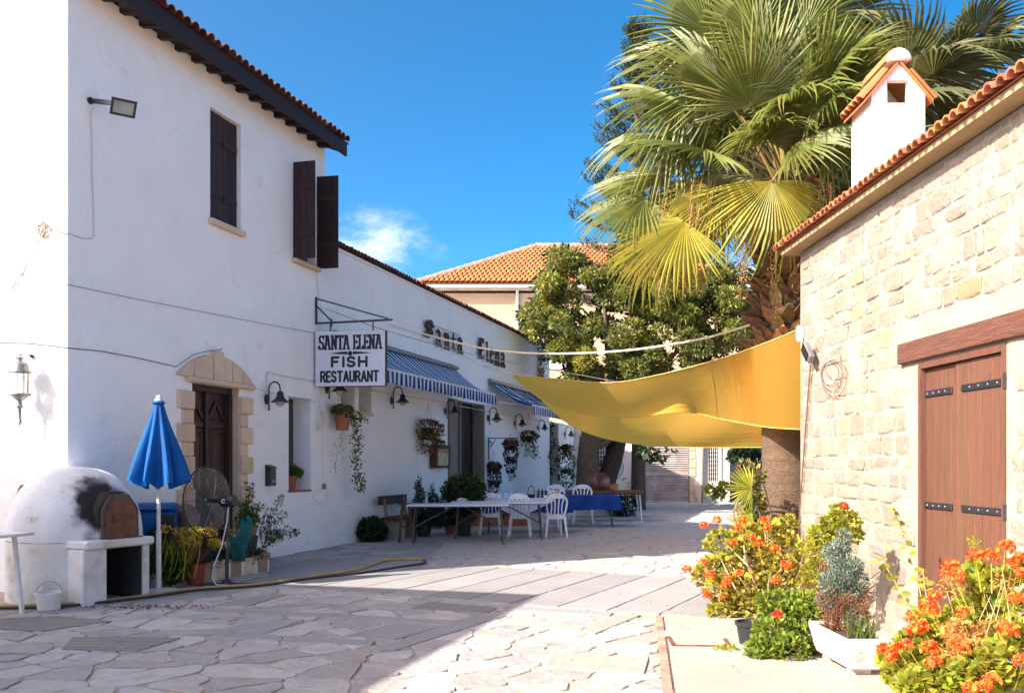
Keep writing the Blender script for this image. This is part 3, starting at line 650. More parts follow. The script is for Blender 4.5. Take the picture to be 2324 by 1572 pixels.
def stone_wall_piece(a, b, c, d):
    gp = random.uniform(.006, .022); cx_, cz_ = (a+b)/2+random.uniform(-.008, .008), (c+d)/2+random.uniform(-.008, .008); hx, hz = (b-a)/2-gp, (d-c)/2-gp*.8
    pts = []
    for k in range(12):
        an = 2*pi*k/12+.13; co_, si = cos(an), sin(an); e = random.uniform(.18, .32)
        px = (abs(co_)**e)*(1 if co_ > 0 else -1); pz = (abs(si)**e)*(1 if si > 0 else -1)
        pts.append((px*(1+random.gauss(0, .055)), pz*(1+random.gauss(0, .075))))
    sh_ = random.uniform(-.10, .10); pts = [(p+q_*sh_, q_) for p, q_ in pts]
    dpt = random.uniform(.002, .011); n = 12
    vs = [(cx_+p*hx, .03, cz_+q_*hz) for p, q_ in pts]+[(cx_+p*hx, -dpt*.35, cz_+q_*hz) for p, q_ in pts]+[(cx_+p*(hx-.02), -dpt+random.gauss(0, .002), cz_+q_*(hz-.016)) for p, q_ in pts]+[(cx_, -dpt-.0015, cz_)]
    fs = [(a_*n+i, a_*n+(i+1) % n, (a_+1)*n+(i+1) % n, (a_+1)*n+i) for a_ in (0, 1) for i in range(n)]+[(2*n+i, 2*n+(i+1) % n, 3*n) for i in range(n)]
    return vs, fs
cnt = 0; rs = MB()
placed.sort(key=lambda q: (-q[0] if q[0] < 4.35 else 99, q[2]))
for a, b, c, d in placed:
    if b-a < .08 or (b > vd0-.04 and a < vd1+.04 and d > 0 and c < DZ1+.02) or (b > lv0-.02 and a < vd1+.5 and d > 2.30 and c < 2.53): continue
    if c < .0: continue
    v, f = stone_wall_piece(a, b, c, d); mt = OCHRE if random.random() < .04 else STONE
    if a < 4.35 and cnt < 298: MB().add(v, f).build('stone', mt, S); cnt += 1
    else: rs.add(v, f)
tag(rs.build('stones_beyond', STONE, S), kind='stuff')
sof = MB().box(-.16, 9.1, -.17, .3, 3.855, 3.905).build('eave_board', M('cream_eave_mortar', (.40, .28, .15), (.32, .22, .12), scale=4, bump=.4, bscale=20), S)
rf = MB(); rf.add([(-.2, -.2, 3.908), (9.1, -.2, 3.908), (9.1, 3.2, 4.6), (-.2, 3.2, 4.6), (9.1, 6.6, 3.9), (-.2, 6.6, 3.9)], [(0, 1, 2, 3), (3, 2, 4, 5)]); roof = rf.build('roof', TERRA, S)
tm3 = tile_me(.060, .42, th=.014); q = Matrix.Rotation(.2, 4, 'X')
for i in range(58):
    x = -.15+i*.1145
    for row_ in range(2):
        link('roof_tile', tm3, roof, Matrix.Translation((x+random.uniform(-.004, .004), -.25+row_*.33+random.uniform(-.01, .01), 3.91+row_*.085+random.uniform(0, .01))) @ q @ Matrix.Rotation(random.gauss(0, .02), 4, 'Z'))
# lintel and door
MB().box(lv0, vd1+.45, -.045, .1, 2.335, 2.505).build('lintel', LINT, S, bevel=.008)
dr = MB().box(vd0, vd1, .085, .12, DZ0, DZ1).build('door', RDOOR, S); dr['label'] = 'brown plank double door with black strap hinges'
f_ = MB(); f_.box(vd0, vd0+.045, -.01, .084, DZ0, DZ1); f_.box(vd1-.045, vd1, -.01, .084, DZ0, DZ1); f_.box(vd0+.045, vd1-.045, -.01, .084, DZ1-.05, DZ1); f_.build('door_frame', RDOOR, dr)
md = vR(2168)
for (a, b, off) in ((vd0+.05, md-.004, .035), (md+.004, vd1-.05, .02)):
    n = 4; wd = (b-a)/n
    for i in range(n): MB().box(a+i*wd+.0012, a+(i+1)*wd-.0012, off, .084, DZ0+.02, DZ1-.055).build('plank', RDOOR, dr, bevel=.002)
MB().box(md-.035, md+.005, .018, .034, DZ0+.02, DZ1-.06).build('cover_strip', RDOOR, dr, bevel=.004)
for (a, b, zz, off, hs_) in ((vd0-.0, md-.10, 2.06, .033, 0), (md+.07, vd1-.0, 2.06, .018, 1), (vd0-.0, md-.10, 1.17, .033, 0), (md+.07, vd1-.0, 1.17, .018, 1)):
    s_ = MB().box(a, b, off-.012, off-.001, zz-.025, zz+.025).build('strap_hinge', BLACK, dr, bevel=.003)
    hx = b-.01 if hs_ else a+.01
    MB().tube([(hx, off-.02, zz-.055), (hx, off-.02, zz+.055)], .016, 8).build('hinge_pin', BLACK, s_, smooth=True)
    for i in range(4): MB().ball((a+(b-a)*(.2+.2*i), off-.013, zz), .007, 6, 4).build('rivet', STEEL, s_)
MB().box(vd0-.1, vd1+.1, -.14, .11, -.01, .095).build('doorstep', LIME, S, bevel=.01)
# chimney
ch = thing('chimney', 'slim white chimney with a square flue hole and orange tiled cap', 'chimney', (3.69, 9.5, 3.75), 0)
w_ = .55; hb = 1.36; zc0 = 5.02-3.75-.02
bm_ = MB(); T = .09
ev = 5.02-3.75; pk = 5.62-3.75; hz0, hz1 = 5.22-3.75-.0, 5.44-3.75
hz0, hz1 = 5.20-3.75, 5.44-3.75; hx0, hx1 = .16, .385
for (ya, yb) in ((0, T), (w_-T, w_)):
    # gabled front and back plates with a hole
    pz = lambda x: ev+.28+(pk-ev-.28)*(1-abs(x-w_/2)/(w_/2))
    for poly in ([(0, 0), (hx0, 0), (hx0, pz(hx0)), (0, pz(0))], [(hx1, 0), (w_, 0), (w_, pz(w_)), (hx1, pz(hx1))], [(hx0, 0), (hx1, 0), (hx1, hz0), (hx0, hz0)], [(hx0, hz1), (hx1, hz1), (hx1, pz(hx1)), (w_/2, pk), (hx0, pz(hx0))]):
        bm_.prism(poly, ya, yb)
bm_.box(0, T, T, w_-T, 0, ev+.26); bm_.box(w_-T, w_, T, w_-T, 0, ev+.26); bm_.box(T, w_-T, T, w_-T, hz0-.32, hz0-.3)
bm_.build('shaft', WHITE, ch)
sl = (pk-ev-.28)/(w_/2); pit = math.atan(sl)
for s_ in (-1, 1):
    f_ = MB(); x0_, z0_ = w_/2, pk+.02; xe = w_/2+s_*(w_/2+.075); ze = z0_-sl*(w_/2+.075)
    f_.add([(x0_, -.03, z0_), (xe, -.03, ze), (xe, w_+.03, ze), (x0_, w_+.03, z0_), (x0_, -.03, z0_-.03), (xe, -.03, ze-.03), (xe, w_+.03, ze-.03), (x0_, w_+.03, z0_-.03)], [(0, 1, 2, 3), (7, 6, 5, 4), (0, 4, 5, 1), (1, 5, 6, 2), (2, 6, 7, 3), (3, 7, 4, 0)])
    cap = f_.build('cap_slope', ORANGE, ch)
    tmc = tile_me(.062, .40, ORANGE, name='cap_tile') if s_ == -1 else tmc
    for i in range(5):
        lz = Matrix.Translation((xe+.02*s_, .035+i*.118, ze+.005)) @ Matrix.Rotation(pi/2 if s_ > 0 else -pi/2, 4, 'Z') @ Matrix.Rotation(pit, 4, 'X')
        link('cap_tile', tmc, cap, lz)
rt = MB(); pr = [(.125*cos(pi*k/8), .13*sin(pi*k/8)+.02) for k in range(9)]
rt.prism([(w_/2+a, pk-.02+b) for a, b in pr], -.06, w_+.10); rt.build('ridge_mortar', WHITE, ch, bevel=.02, smooth=True)
rt = MB(); pr = [(.140*cos(pi*k/8), .15*sin(pi*k/8)+.02) for k in range(9)]+[(.12*cos(pi*(8-k)/8), .125*sin(pi*(8-k)/8)+.02) for k in range(9)]
rt.prism([(w_/2+a, pk-.02+b) for a, b in pr], .0, w_+.06); rt.build('ridge_tile', ORANGE, ch, smooth=True)
# ---- building just behind the viewer's left shoulder (outside the frame; it throws the foreground shade)
NB = thing('neighbour_building', 'plain white building beside the street, outside the picture', 'building', (-6.36-.0, 6.4, 0), RZL)
MB().box(-16, 0, 0, 7, 0, 5.5).build('wall', WHITE, NB)
# ---- far house with hipped orange roof
FH = thing('hip_roofed_house', 'tall cream house with hipped orange tile roof behind the trees', 'house', (-4.1, 44, 0), 0)
MB().box(0, 16, 0, 9, 0, 9.6).build('wall', CREAM, FH)
MB().box(-.25, 16.25, -.32, .0, 9.72, 9.80).build('soffit', WHITED, FH); MB().box(-.25, 16.2, -.42, -.33, 9.82, 9.99).build('fascia_board', LINT, FH)
MB().tube([(-.25, -.48, 9.84), (16.2, -.48, 9.84)], .08, 8).build('gutter', WPAINT, FH, smooth=True)
f_ = MB(); f_.lathe([(.07, 0), (.07, 3.2)], (4.35, -.08, 6.6), 8); f_.build('downpipe', WPAINT, FH)
e_ = 10.0; rd = (5.2, 4.6, 13.0)
corn = [(-.3, -.45, e_), (16.3, -.45, e_), (16.3, 9.4, e_), (-.3, 9.4, e_)]; r1_, r2_ = (5.4, 4.5, 12.85), (11, 4.5, 12.85)
roof = MB().add([*corn, r1_, r2_], [(0, 1, 5, 4), (1, 2, 5), (2, 3, 4, 5), (3, 0, 4)]).build('roof', ORANGE, FH)
tf_ = tile_me(.13, .46, ORANGE, n=4); up = Vector((0, 4.95, 2.85)); slen = up.length; up.normalize(); ang = math.atan2(2.85, 4.95)
pos = []
for j in range(int(slen/.40)+1):
    fy = j*.40/slen; xl = -.3+fy*5.7; xr = 16.3-fy*5.3
    x = xl+.12
    while x < min(xr, 9.0): pos.append((j, x, fy)); x += .245
tr_ = MB(); tm_v = [tuple(v.co) for v in tf_.vertices]; tm_f = [tuple(p.vertices) for p in tf_.polygons]
vis_t = [p for p in pos if p[1] < 6.2]; vis_t = vis_t[:290]; sv = set(vis_t)
for p in pos:
    mm = Matrix.Translation((p[1], -.45+p[2]*4.95, e_+p[2]*2.85+.01)) @ Matrix.Rotation(ang, 4, 'X')
    if p in sv: link('roof_tile', tf_, roof, mm)
    else: tr_.add([tuple(mm @ Vector(v)) for v in tm_v], tm_f)
tag(tr_.build('further_roof_tiles', ORANGE, roof), kind='stuff')
for (a, b, n) in ((Vector(corn[0]), Vector(r1_), 16), (Vector(r1_), Vector(r2_), 12)):
    for i in range(n):
        p = a.lerp(b, i/n); q_ = a.lerp(b, (i+1.06)/n); MB().tube([p+Vector((0, 0, .05)), q_+Vector((0, 0, .05))], [.17, .13], 8).build('ridge_tile', ORIDGE, roof, smooth=True)
wf = MB().box(5.2, 7.2, -.05, .0, 6.0, 7.55).build('window', WPAINT, FH)
for k in range(4):
    s_ = MB().box(5.25+.49*k, 5.69+.49*k, -.075, -.051, 6.05, 7.5).build('shutter', WHITE, wf)
MB().box(5.0, 7.4, -.12, .0, 7.6, 7.68).build('lintel', WHITED, FH)
# ---- old shop building at the end of the street
Z_ = 35.8; k_ = Z_/F
def sx(x): return (x-CX)*k_
def szz(y): return EYE+(HY-y)*k_
OS = thing('old_shop_building', 'old peeling shop front closing the street, with a steel shutter', 'building', (0, Z_, 0), 0)
mb = MB(); wall(mb, sx(1300), sx(1586), 0, 4.3, [(sx(1457), sx(1563), 0.02, 3.2, .12), (sx(1354), sx(1380), 1.2, 2.55, .2)], .4, step=.4, amp=.012, sd_=2); mb.build('front_wall', PEEL, OS, smooth=True, recalc=False)
MB().box(sx(1300), sx(1586), .41, 6, 0, 4.3).build('body', PEEL, OS)
shp = MB(); x0_, x1_ = sx(1457), sx(1563); n = 74
pf = [(0.03+i*.0425, .02 if i % 2 else .055) for i in range(n)]
vs = [(x, y, z) for z, y in pf for x in (x0_+.02, x1_-.02)]; shp.add(vs, [(2*i, 2*i+1, 2*i+3, 2*i+2) for i in range(n-1)])
rsd = shp.build('roller_shutter', GALV, OS, recalc=False); rsd['label'] = 'corrugated steel roller shutter pulled down'
MB().box(x0_+.02, x1_-.02, .01, .018, 1.06, 1.20).build('shutter_band', GALV, rsd); MB().box(x0_, x1_, .008, .06, .0, .06).build('bottom_rail', GALV, rsd)
MB().box(x0_-.06, x0_+.02, -.03, .1, 0, 3.2).build('guide_rail', SLABD, OS); MB().box(x1_-.02, x1_+.05, -.03, .1, 0, 3.2).build('guide_rail', SLABD, OS)
for i in range(9): MB().box(sx(1565), sx(1578)+random.uniform(-.03, .03), -.05, .0, .02+i*.33, .33+i*.33).build('pier_stone', LIME, OS, bevel=.02)
wn = MB().box(sx(1354), sx(1380), .19, .2, 1.2, 2.55).build('window', DGLASS, OS)
for i in range(5):
    x = sx(1356)+i*(sx(1378)-sx(1356))/4; MB().box(x-.01, x+.01, .02, .04, 1.2, 2.55).build('window_bar', WPAINT, wn)
for i in range(7): MB().box(sx(1354), sx(1380), .041, .055, 1.3+i*.18, 1.315+i*.18).build('window_bar', WPAINT, wn)
MB().tube([(sx(1432), -.08, .0), (sx(1435), -.08, 1.2), (sx(1440), -.08, 4.2)], .05, 8).build('drainpipe', STEEL, OS, smooth=True)
MB().tube([(sx(1428), -.08, .05), (sx(1431), -.08, 1.2), (sx(1436), -.06, 3.9)], .025, 8).build('conduit', CABLEW, OS, smooth=True)
MB().box(sx(1411), sx(1444), -.006, .0, szz(1098), szz(1084)).build('bare_patch', SLABL, OS)
# ---- narrow wing with grille window right of the shutter
GW = thing('peeling_wing', 'narrow peeling wing with a grilled window right of the steel shutter', 'building', (sx(1588), Z_-.2, 0), R(4))
mb = MB(); wall(mb, 0, 1.12, 0, 4.1, [(.30, .70, .82, 2.2, .14)], .3, step=.2, amp=.012, sd_=8); mb.build('front_wall', PEEL, GW, smooth=True, recalc=False)
MB().box(0, 1.12, .31, 3, 0, 4.1).build('body', PEEL, GW); MB().tube([(.02, -.08, 0), (.05, -.08, 1.5), (.14, -.08, 3.9)], .05, 8).build('drainpipe', GWOOD, GW)
wn = MB().box(.30, .70, .13, .14, .82, 2.2).build('window', DWOOD, GW)
for i in range(6): MB().box(.30+.08*i-.008, .30+.08*i+.008, -.01, .01, .8, 2.2).build('grille_bar', WPAINT, wn)
for i in range(9): MB().box(.29, .71, -.02, -.011, .84+.165*i, .855+.165*i).build('grille_bar', WPAINT, wn)
MB().box(.72, .80, -.04, .0, .1, 4).build('corner_board', WPAINT, GW); MB().box(.98, 1.12, -.05, .0, .1, 4).build('corner_board', WPAINT, GW)
BW = thing('rear_garden_wall', 'shaded grey wall behind the creepers at the end of the lane', 'wall', (sx(1648), Z_+1.5, 0))
MB().box(0, 5.5, 0, .3, 0, 3.9).build('wall', SLABL, BW)
# ------------------------------------------------------------------ lettering by strokes
def arc(cx, cy, rx, ry, a0, a1, n=8): return [(cx+rx*cos(R(a0+(a1-a0)*i/n)), cy+ry*sin(R(a0+(a1-a0)*i/n))) for i in range(n+1)]
SANS = {
 'F': (.56, [[(0, 0), (0, 1), (.5, 1)], [(0, .52), (.42, .52)]]), 'I': (.0, [[(0, 0), (0, 1)]]),
 'S': (.56, [arc(.27, .75, .25, .25, 20, 180, 7)+arc(.27, .75, .25, .25, 180, 270, 4)[1:]+arc(.27, .25, .26, .25, 90, -90, 8)[1:]+arc(.27, .25, .27, .25, -90, -160, 4)[1:]]),
 'H': (.58, [[(0, 0), (0, 1)], [(.58, 0), (.58, 1)], [(0, .5), (.58, .5)]]),
 'R': (.54, [[(0, 0), (0, 1), (.28, 1)]+arc(.28, .75, .24, .25, 90, -90, 7)+[(0, .5)], [(.3, .5), (.54, 0)]]),
 'E': (.46, [[(.46, 1), (0, 1), (0, 0), (.46, 0)], [(0, .52), (.38, .52)]]), 'T': (.6, [[(0, 1), (.6, 1)], [(.3, 1), (.3, 0)]]),
 'A': (.60, [[(0, 0), (.30, 1), (.60, 0)], [(.1, .33), (.5, .33)]]), 'U': (.54, [[(0, 1), (0, .27)]+arc(.27, .27, .27, .27, 180, 360, 8)+[(.54, 1)]]),
 'N': (.56, [[(0, 0), (0, 1)], [(0, 1), (.56, 0)], [(.56, 0), (.56, 1)]]), 'L': (.44, [[(0, 1), (0, 0), (.44, 0)]])}
DEC = {
 'S': (.50, [[(.48, .80), (.46, .97)], arc(.26, .76, .20, .22, 40, 180, 7)+[(.16, .56), (.36, .42)]+arc(.26, .22, .22, .22, 60, -150, 8), [(.02, .04), (.04, .24)], [(.1, .5), (.4, .5)]]),
 'A': (.60, [[(.06, 0), (.24, .98)], [(.05, .98), (.36, .98)], [(.34, .98), (.52, 0)], [(.14, .36), (.48, .36)], [(-.03, 0), (.16, 0)], [(.42, 0), (.64, 0)], [(.24, .98), (.34, .98)]]),
 'N': (.58, [[(.1, 0), (.1, .98)], [(0, .98), (.18, .98)], [(.12, .98), (.48, 0)], [(.48, 0), (.48, .98)], [(.38, .98), (.58, .98)], [(0, 0), (.2, 0)]]),
 'T': (.50, [[(.0, .84), (.03, .98), (.50, .98), (.53, .84)], [(.265, .98), (.265, 0)], [(.15, 0), (.38, 0)]]),
 'E': (.46, [[(.45, .84), (.44, .98), (.04, .98)], [(.12, .98), (.12, 0)], [(.12, .5), (.36, .5)], [(.36, .58), (.36, .42)], [(.03, 0), (.45, 0), (.47, .16)]]),
 'L': (.44, [[(.12, .98), (.12, 0)], [(.02, .98), (.24, .98)], [(.02, 0), (.42, 0), (.45, .2)]])}
def letter_mesh(strokes, sx_, sz_, wdt, x0, z0, y, th, wv=None):
    mb = MB(); k = 0
    for pl in strokes:
        P = [(x0+p[0]*sx_, z0+p[1]*sz_) for p in pl]
        for i, p in enumerate(P):
            k += 1; mb.prism([(p[0]+wdt/2*cos(2*pi*j/10), p[1]+wdt/2*sin(2*pi*j/10)) for j in range(10)], y-th-k*.00012, y)
            if i+1 < len(P):
                q = P[i+1]; dx, dz = q[0]-p[0], q[1]-p[1]; l = sqrt(dx*dx+dz*dz) or 1; ww = wdt
                if wv: ww = wdt*(wv if abs(dz) > abs(dx)*1.2 else .8)
                a, b = -dz/l*ww/2, dx/l*ww/2; k += 1
                mb.prism([(p[0]+a, p[1]+b), (q[0]+a, q[1]+b), (q[0]-a, q[1]-b), (p[0]-a, p[1]-b)], y-th-k*.00012, y)
    return mb
def write(text, font, x0, x1, z0, h, wdt, y, th, parent, mat, wv=None, gap=.2, space=.35, name='letter'):
    tot = sum((font[c][0]+gap) if c != ' ' else space for c in text)-gap; s_ = (x1-x0)/tot; x = x0
    for c in text:
        if c == ' ': x += space*s_; continue
        letter_mesh(font[c][1], s_, h, wdt, x, z0, y, th, wv).build(name, mat, parent); x += (font[c][0]+gap)*s_
# hanging sign: local x to the right (outward), -y towards the street mouth
su = 5.81; RZS = atan2(-.2844, .9587)+R(7)
sgn = thing('hanging_sign', 'white hanging box sign reading SANTA ELENA FISH RESTAURANT', 'sign', LP(su, 0, 2.84), RZS)
MB().box(.03, 1.29, -.065, .065, 0, .955).build('sign_box', SIGNE, sgn, bevel=.008)
MB().box(.06, 1.255, -.070, -.0655, .035, .92).build('sign_face', SIGNW, sgn)
f_ = MB()
for (a, b, c, d) in ((.035, 1.285, .918, .95), (.035, 1.285, .005, .037), (.035, .062, .037, .918), (1.255, 1.285, .037, .918)): f_.box(a, b, -.082, -.0655, c, d)
f_.build('sign_rim', WPAINT, sgn)
write('SANTA ELENA', DEC, .095, 1.225, .645, .235, .028, -.071, .004, sgn, INK, wv=1.35, gap=.10, space=.30)
write('FISH', SANS, .335, .955, .345, .155, .043, -.071, .004, sgn, INK, gap=.34)
write('RESTAURANT', SANS, .135, 1.165, .085, .17, .036, -.071, .004, sgn, INK, gap=.26)
o = MB(); o.prism([(.66+.042*cos(2*pi*j/14), .568+.042*sin(2*pi*j/14)) for j in range(14)], -.0755, -.071); o.build('dot_ornament', INK, sgn)
MB().prism([(.61, .548), (.61, .600), (.47, .593), (.28, .568), (.47, .557)], -.0757, -.071).build('leaf_ornament', INK, sgn)
MB().prism([(.71, .548), (.71, .600), (.85, .593), (1.05, .568), (.85, .557)], -.0757, -.071).build('leaf_ornament', INK, sgn)
for x in (.28, 1.05): MB().bar((x, 0, .956), (x, 0, 1.13), .02, .02).build('hanger', BLACK, sgn)
br = thing('sign_bracket', 'black iron wall bracket above the restaurant sign', 'bracket', LP(su, 0, 3.95), RZS)
MB().bar((.0, 0, 0), (1.40, 0, .03), .032, .032).build('arm', BLACK, br); MB().bar((.02, 0, -.02), (.02, 0, .46), .03, .03).build('upright', BLACK, br)
MB().bar((.03, 0, .43), (1.32, 0, .05), .024, .024).build('stay', BLACK, br); MB().bar((.03, 0, .30), (.30, 0, .03), .024, .024).build('brace', BLACK, br)
MB().bar((.29, .03, -.06), (.29, .03, .08), .02, .02).build('clamp', BLACK, br)
# wall letters, broad nib blackletter
BL = {
 'S': (1.0, [[(.78, .86), (.60, .98), (.36, .90), (.28, .72), (.40, .56), (.66, .46), (.76, .28), (.62, .10), (.40, .02), (.18, .14), (.06, .05)], [(.52, .98), (.48, .72), (.56, .50), (.52, .25), (.44, .02)], [(.28, .30), (.40, .20), (.58, .26)], [(.70, .74), (.84, .70)]]),
 'E': (.85, [[(.74, .80), (.72, .95), (.34, .95), (.18, .72), (.18, .26), (.34, .04), (.72, .06), (.78, .18)], [(.20, .50), (.60, .53), (.62, .42)], [(.40, .92), (.40, .10)]]),
 'a': (.62, [[(.08, .56), (.22, .66), (.42, .56), (.42, .12), (.54, .03)], [(.42, .38), (.18, .34), (.08, .16), (.22, .02), (.42, .12)]]),
 'n': (.68, [[(.04, .58), (.14, .66), (.16, .52), (.14, .10), (.24, .02)], [(.17, .54), (.36, .66), (.50, .54), (.48, .12), (.58, .02)], [(.06, .06), (.14, .04)]]),
 't': (.46, [[(.24, .88), (.20, .70), (.20, .12), (.30, .02), (.42, .10)], [(.04, .60), (.40, .62)]]),
 'l': (.36, [[(.10, .96), (.18, .90), (.18, .12), (.30, .02)], [(.08, .88), (.18, .92)]]),
 'e': (.54, [[(.42, .46), (.40, .56), (.24, .66), (.10, .52), (.10, .14), (.24, .02), (.44, .12)], [(.12, .34), (.40, .44)]])}
def nib_letter(strokes, sx_, sz_, x0, z0, y, th, nb):
    mb = MB(); k = 0
    for pl in strokes:
        P = [(x0+p[0]*sx_, z0+p[1]*sz_) for p in pl]
        for p, q in zip(P, P[1:]):
            k += 1
            if abs((q[0]-p[0])*nb[1]-(q[1]-p[1])*nb[0]) < 1e-5: continue
            mb.prism([(p[0]-nb[0], p[1]-nb[1]), (q[0]-nb[0], q[1]-nb[1]), (q[0]+nb[0], q[1]+nb[1]), (p[0]+nb[0], p[1]+nb[1])], y-th-k*.0004, y)
            mb.prism([(q[0]-nb[0]-.012, q[1]-nb[1]), (q[0]-.012, q[1]+nb[1]), (q[0]+nb[0]+.012, q[1]+nb[1]), (q[0]+.012, q[1]-nb[1])], y-th-.0002-k*.0004, y+.0001*k)
    return mb
us = [965, 988, 1012, 1034, 1040+0]; wl = thing('wall_lettering', 'brown blackletter wooden letters spelling Santa Elena high on the white wall', 'lettering', LP(0, 0, 0), RZL)
# measured left and right edges of every letter along the wall
def lspan(x0, x1): return uL(x0, .06), uL(x1, .06)
spec = [('S', 960, 986, 765, 727, .82), ('a', 988, 1001, 785, 749, .62), ('n', 1007.5, 1019.5, 792, 757, .62), ('t', 1024, 1033, 796, 754, .84), ('a', 1037.5, 1050, 802, 767, .62),
        ('E', 1084, 1098, 814, 766, .95), ('l', 1101.5, 1108, 820, 778, .92), ('e', 1111, 1120, 824, 791, .62), ('n', 1122.5, 1133, 829, 796, .62), ('a', 1135.5, 1146, 832.5, 801, .62)]
for c, xa, xb, yb, yt, fr_ in spec:
    ua, ub = lspan(xa, xb); _, zb = LZ((xa+xb)/2, yb, .06); _, zt = LZ((xa+xb)/2, yt, .06)
    nb = ((ub-ua)*(.070 if c in 'SE' else .095), (ub-ua)*(.045 if c in 'SE' else .075))
    wd = BL[c][0]; hh = 1.0 if c in 'SE' else (.92 if c in 'tl' else .68)
    mb = nib_letter(BL[c][1], (ub-ua)/wd, (zt-zb)/hh, ua, zb, -.05, .035, nb); mb.build('letter', LETT, wl)
for (xa, xb, ya, yb) in ((962, 1046, 0, 0), (1086, 1146, 0, 0)):
    for f_k in (.10, .40):
        ua, ub = lspan(xa, xb)
        za = LZ(975 if xa < 1000 else 1092, 765 if xa < 1000 else 814, .06)[1]+.62*f_k*1.3; MB().tube([(ua, -.03, za), (ub, -.03, za-.0)], .014, 6).build('mounting_rail', CABLEW, wl)
# ------------------------------------------------------------------ gooseneck lamps
def make_lamp():
    t = thing('wall_lamp', '', 'wall lamp', group='black gooseneck lamps along the restaurant wall')
    MB().lathe([(.055, 0), (.055, .02), (.03, .035), (.03, .06)], (0, 0, 0), 12).build('x', BLACK) if False else None
    p = MB(); p.prism([(.045*cos(2*pi*k/12), .085*sin(2*pi*k/12)) for k in range(12)], -.03, 0); p.build('wall_plate', BLACK, t, smooth=True, bevel=.004)
    n = MB(); pts = [(0, -.02, 0), (0, -.06, 0)]; n.tube(pts, .014, 8)
    pts = [(0, -.06, -.15), (0, -.06, .14)]+[(0, -.06-.095+.095*cos(R(a)), .14+.11*sin(R(a))) for a in range(165, -1, -15)][::-1][0:0]
    pts = [(0, -.06, -.15), (0, -.06, .15)]+[(0, -.155-.095*cos(R(a)), .15+.115*sin(R(a))) for a in range(0, 0)]
    pts = [(0, -.06, -.15), (0, -.06, .0), (0, -.06, .16)]+[(0, -.16+.10*cos(R(a)), .16+.115*sin(R(a))) for a in range(15, 166, 15)]+[(0, -.26, .155), (0, -.262, .12)]
    n.tube(pts, .013, 8); n.ball((0, -.06, -.16), .018, 8, 6); n.build('gooseneck', BLACK, t, smooth=True)
    s = MB(); s.lathe([(.018, .13), (.045, .115), (.05, .085), (.055, .05), (.075, .015), (.11, -.02), (.15, -.045), (.152, -.05), (.146, -.048), (.10, -.02), (.06, .02), (.045, .05)], (0, -.262, 0), 20); s.build('lamp_shade', BLACK, t, smooth=True)
    c = MB(); c.lathe([(.057, .078), (.062, .085), (.058, .092)], (0, -.262, 0), 16); c.build('shade_collar', BLACK, t, smooth=True)
    b = MB(); b.ball((0, -.262, -.045), .078, 14, 10, .9); b.build('glass_globe', GLOBE, t, smooth=True)
    return t
lampspec = [(602.6, 906, 0, 'lamp beside the arched door, over the mailbox'), (740, 882, 0, 'lamp half hidden behind the hanging sign'), (887, 908, 0, 'lamp between the small windows and the dry hanging basket'),
            (1008.8, 932.5, 0, 'lamp beside the restaurant entrance post, above the menu case'), (1106.5, 949, 0, 'lamp just past the entrance, above the iron pot bracket'),
            (1166.5, 960.5, 0, 'lamp above the left edge of the pale trailing plant'), (1219.8, 970, 0, 'lamp above the dark far doorway'), (1280.6, 985, 0, 'farthest lamp, above the last hanging pot by the black drainpipe')]
L0 = None
for i, (x, y, _, lb) in enumerate(lampspec):
    u, z = LZ(x, y)
    if i == 0: L0 = make_lamp(); L0.location = LP(u, 0, z); L0.rotation_euler = (0, 0, RZL); L0['label'] = 'black gooseneck '+lb
    else: dup(L0, LP(u, 0, z), RZL+R(random.uniform(-6, 6)), 'black gooseneck '+lb, .98+random.uniform(-.04, .04)*2 if i > 2 else 1.0)
# conduit along the wall
cdt = MB(); cdt.tube([(uL(620), -.015, 2.93), (uL(1035), -.015, 2.98), ], .008, 6); cdt.tube([(uL(604), -.015, 2.95), (uL(621), -.015, 2.95)], .008, 6); cdt.tube([(uL(604), -.015, 2.95), (uL(603), -.015, 2.6)], .008, 6)
cdt.tube([(uL(1040), -.015, 2.95), (uL(1290), -.02, 2.92)], .009, 6)
o = cdt.build('wall_conduit', CABLEW); o.location = A0; o.rotation_euler = (0, 0, RZL); tag(o, 'thin white conduit running along the wall above the gooseneck lamps', 'conduit')
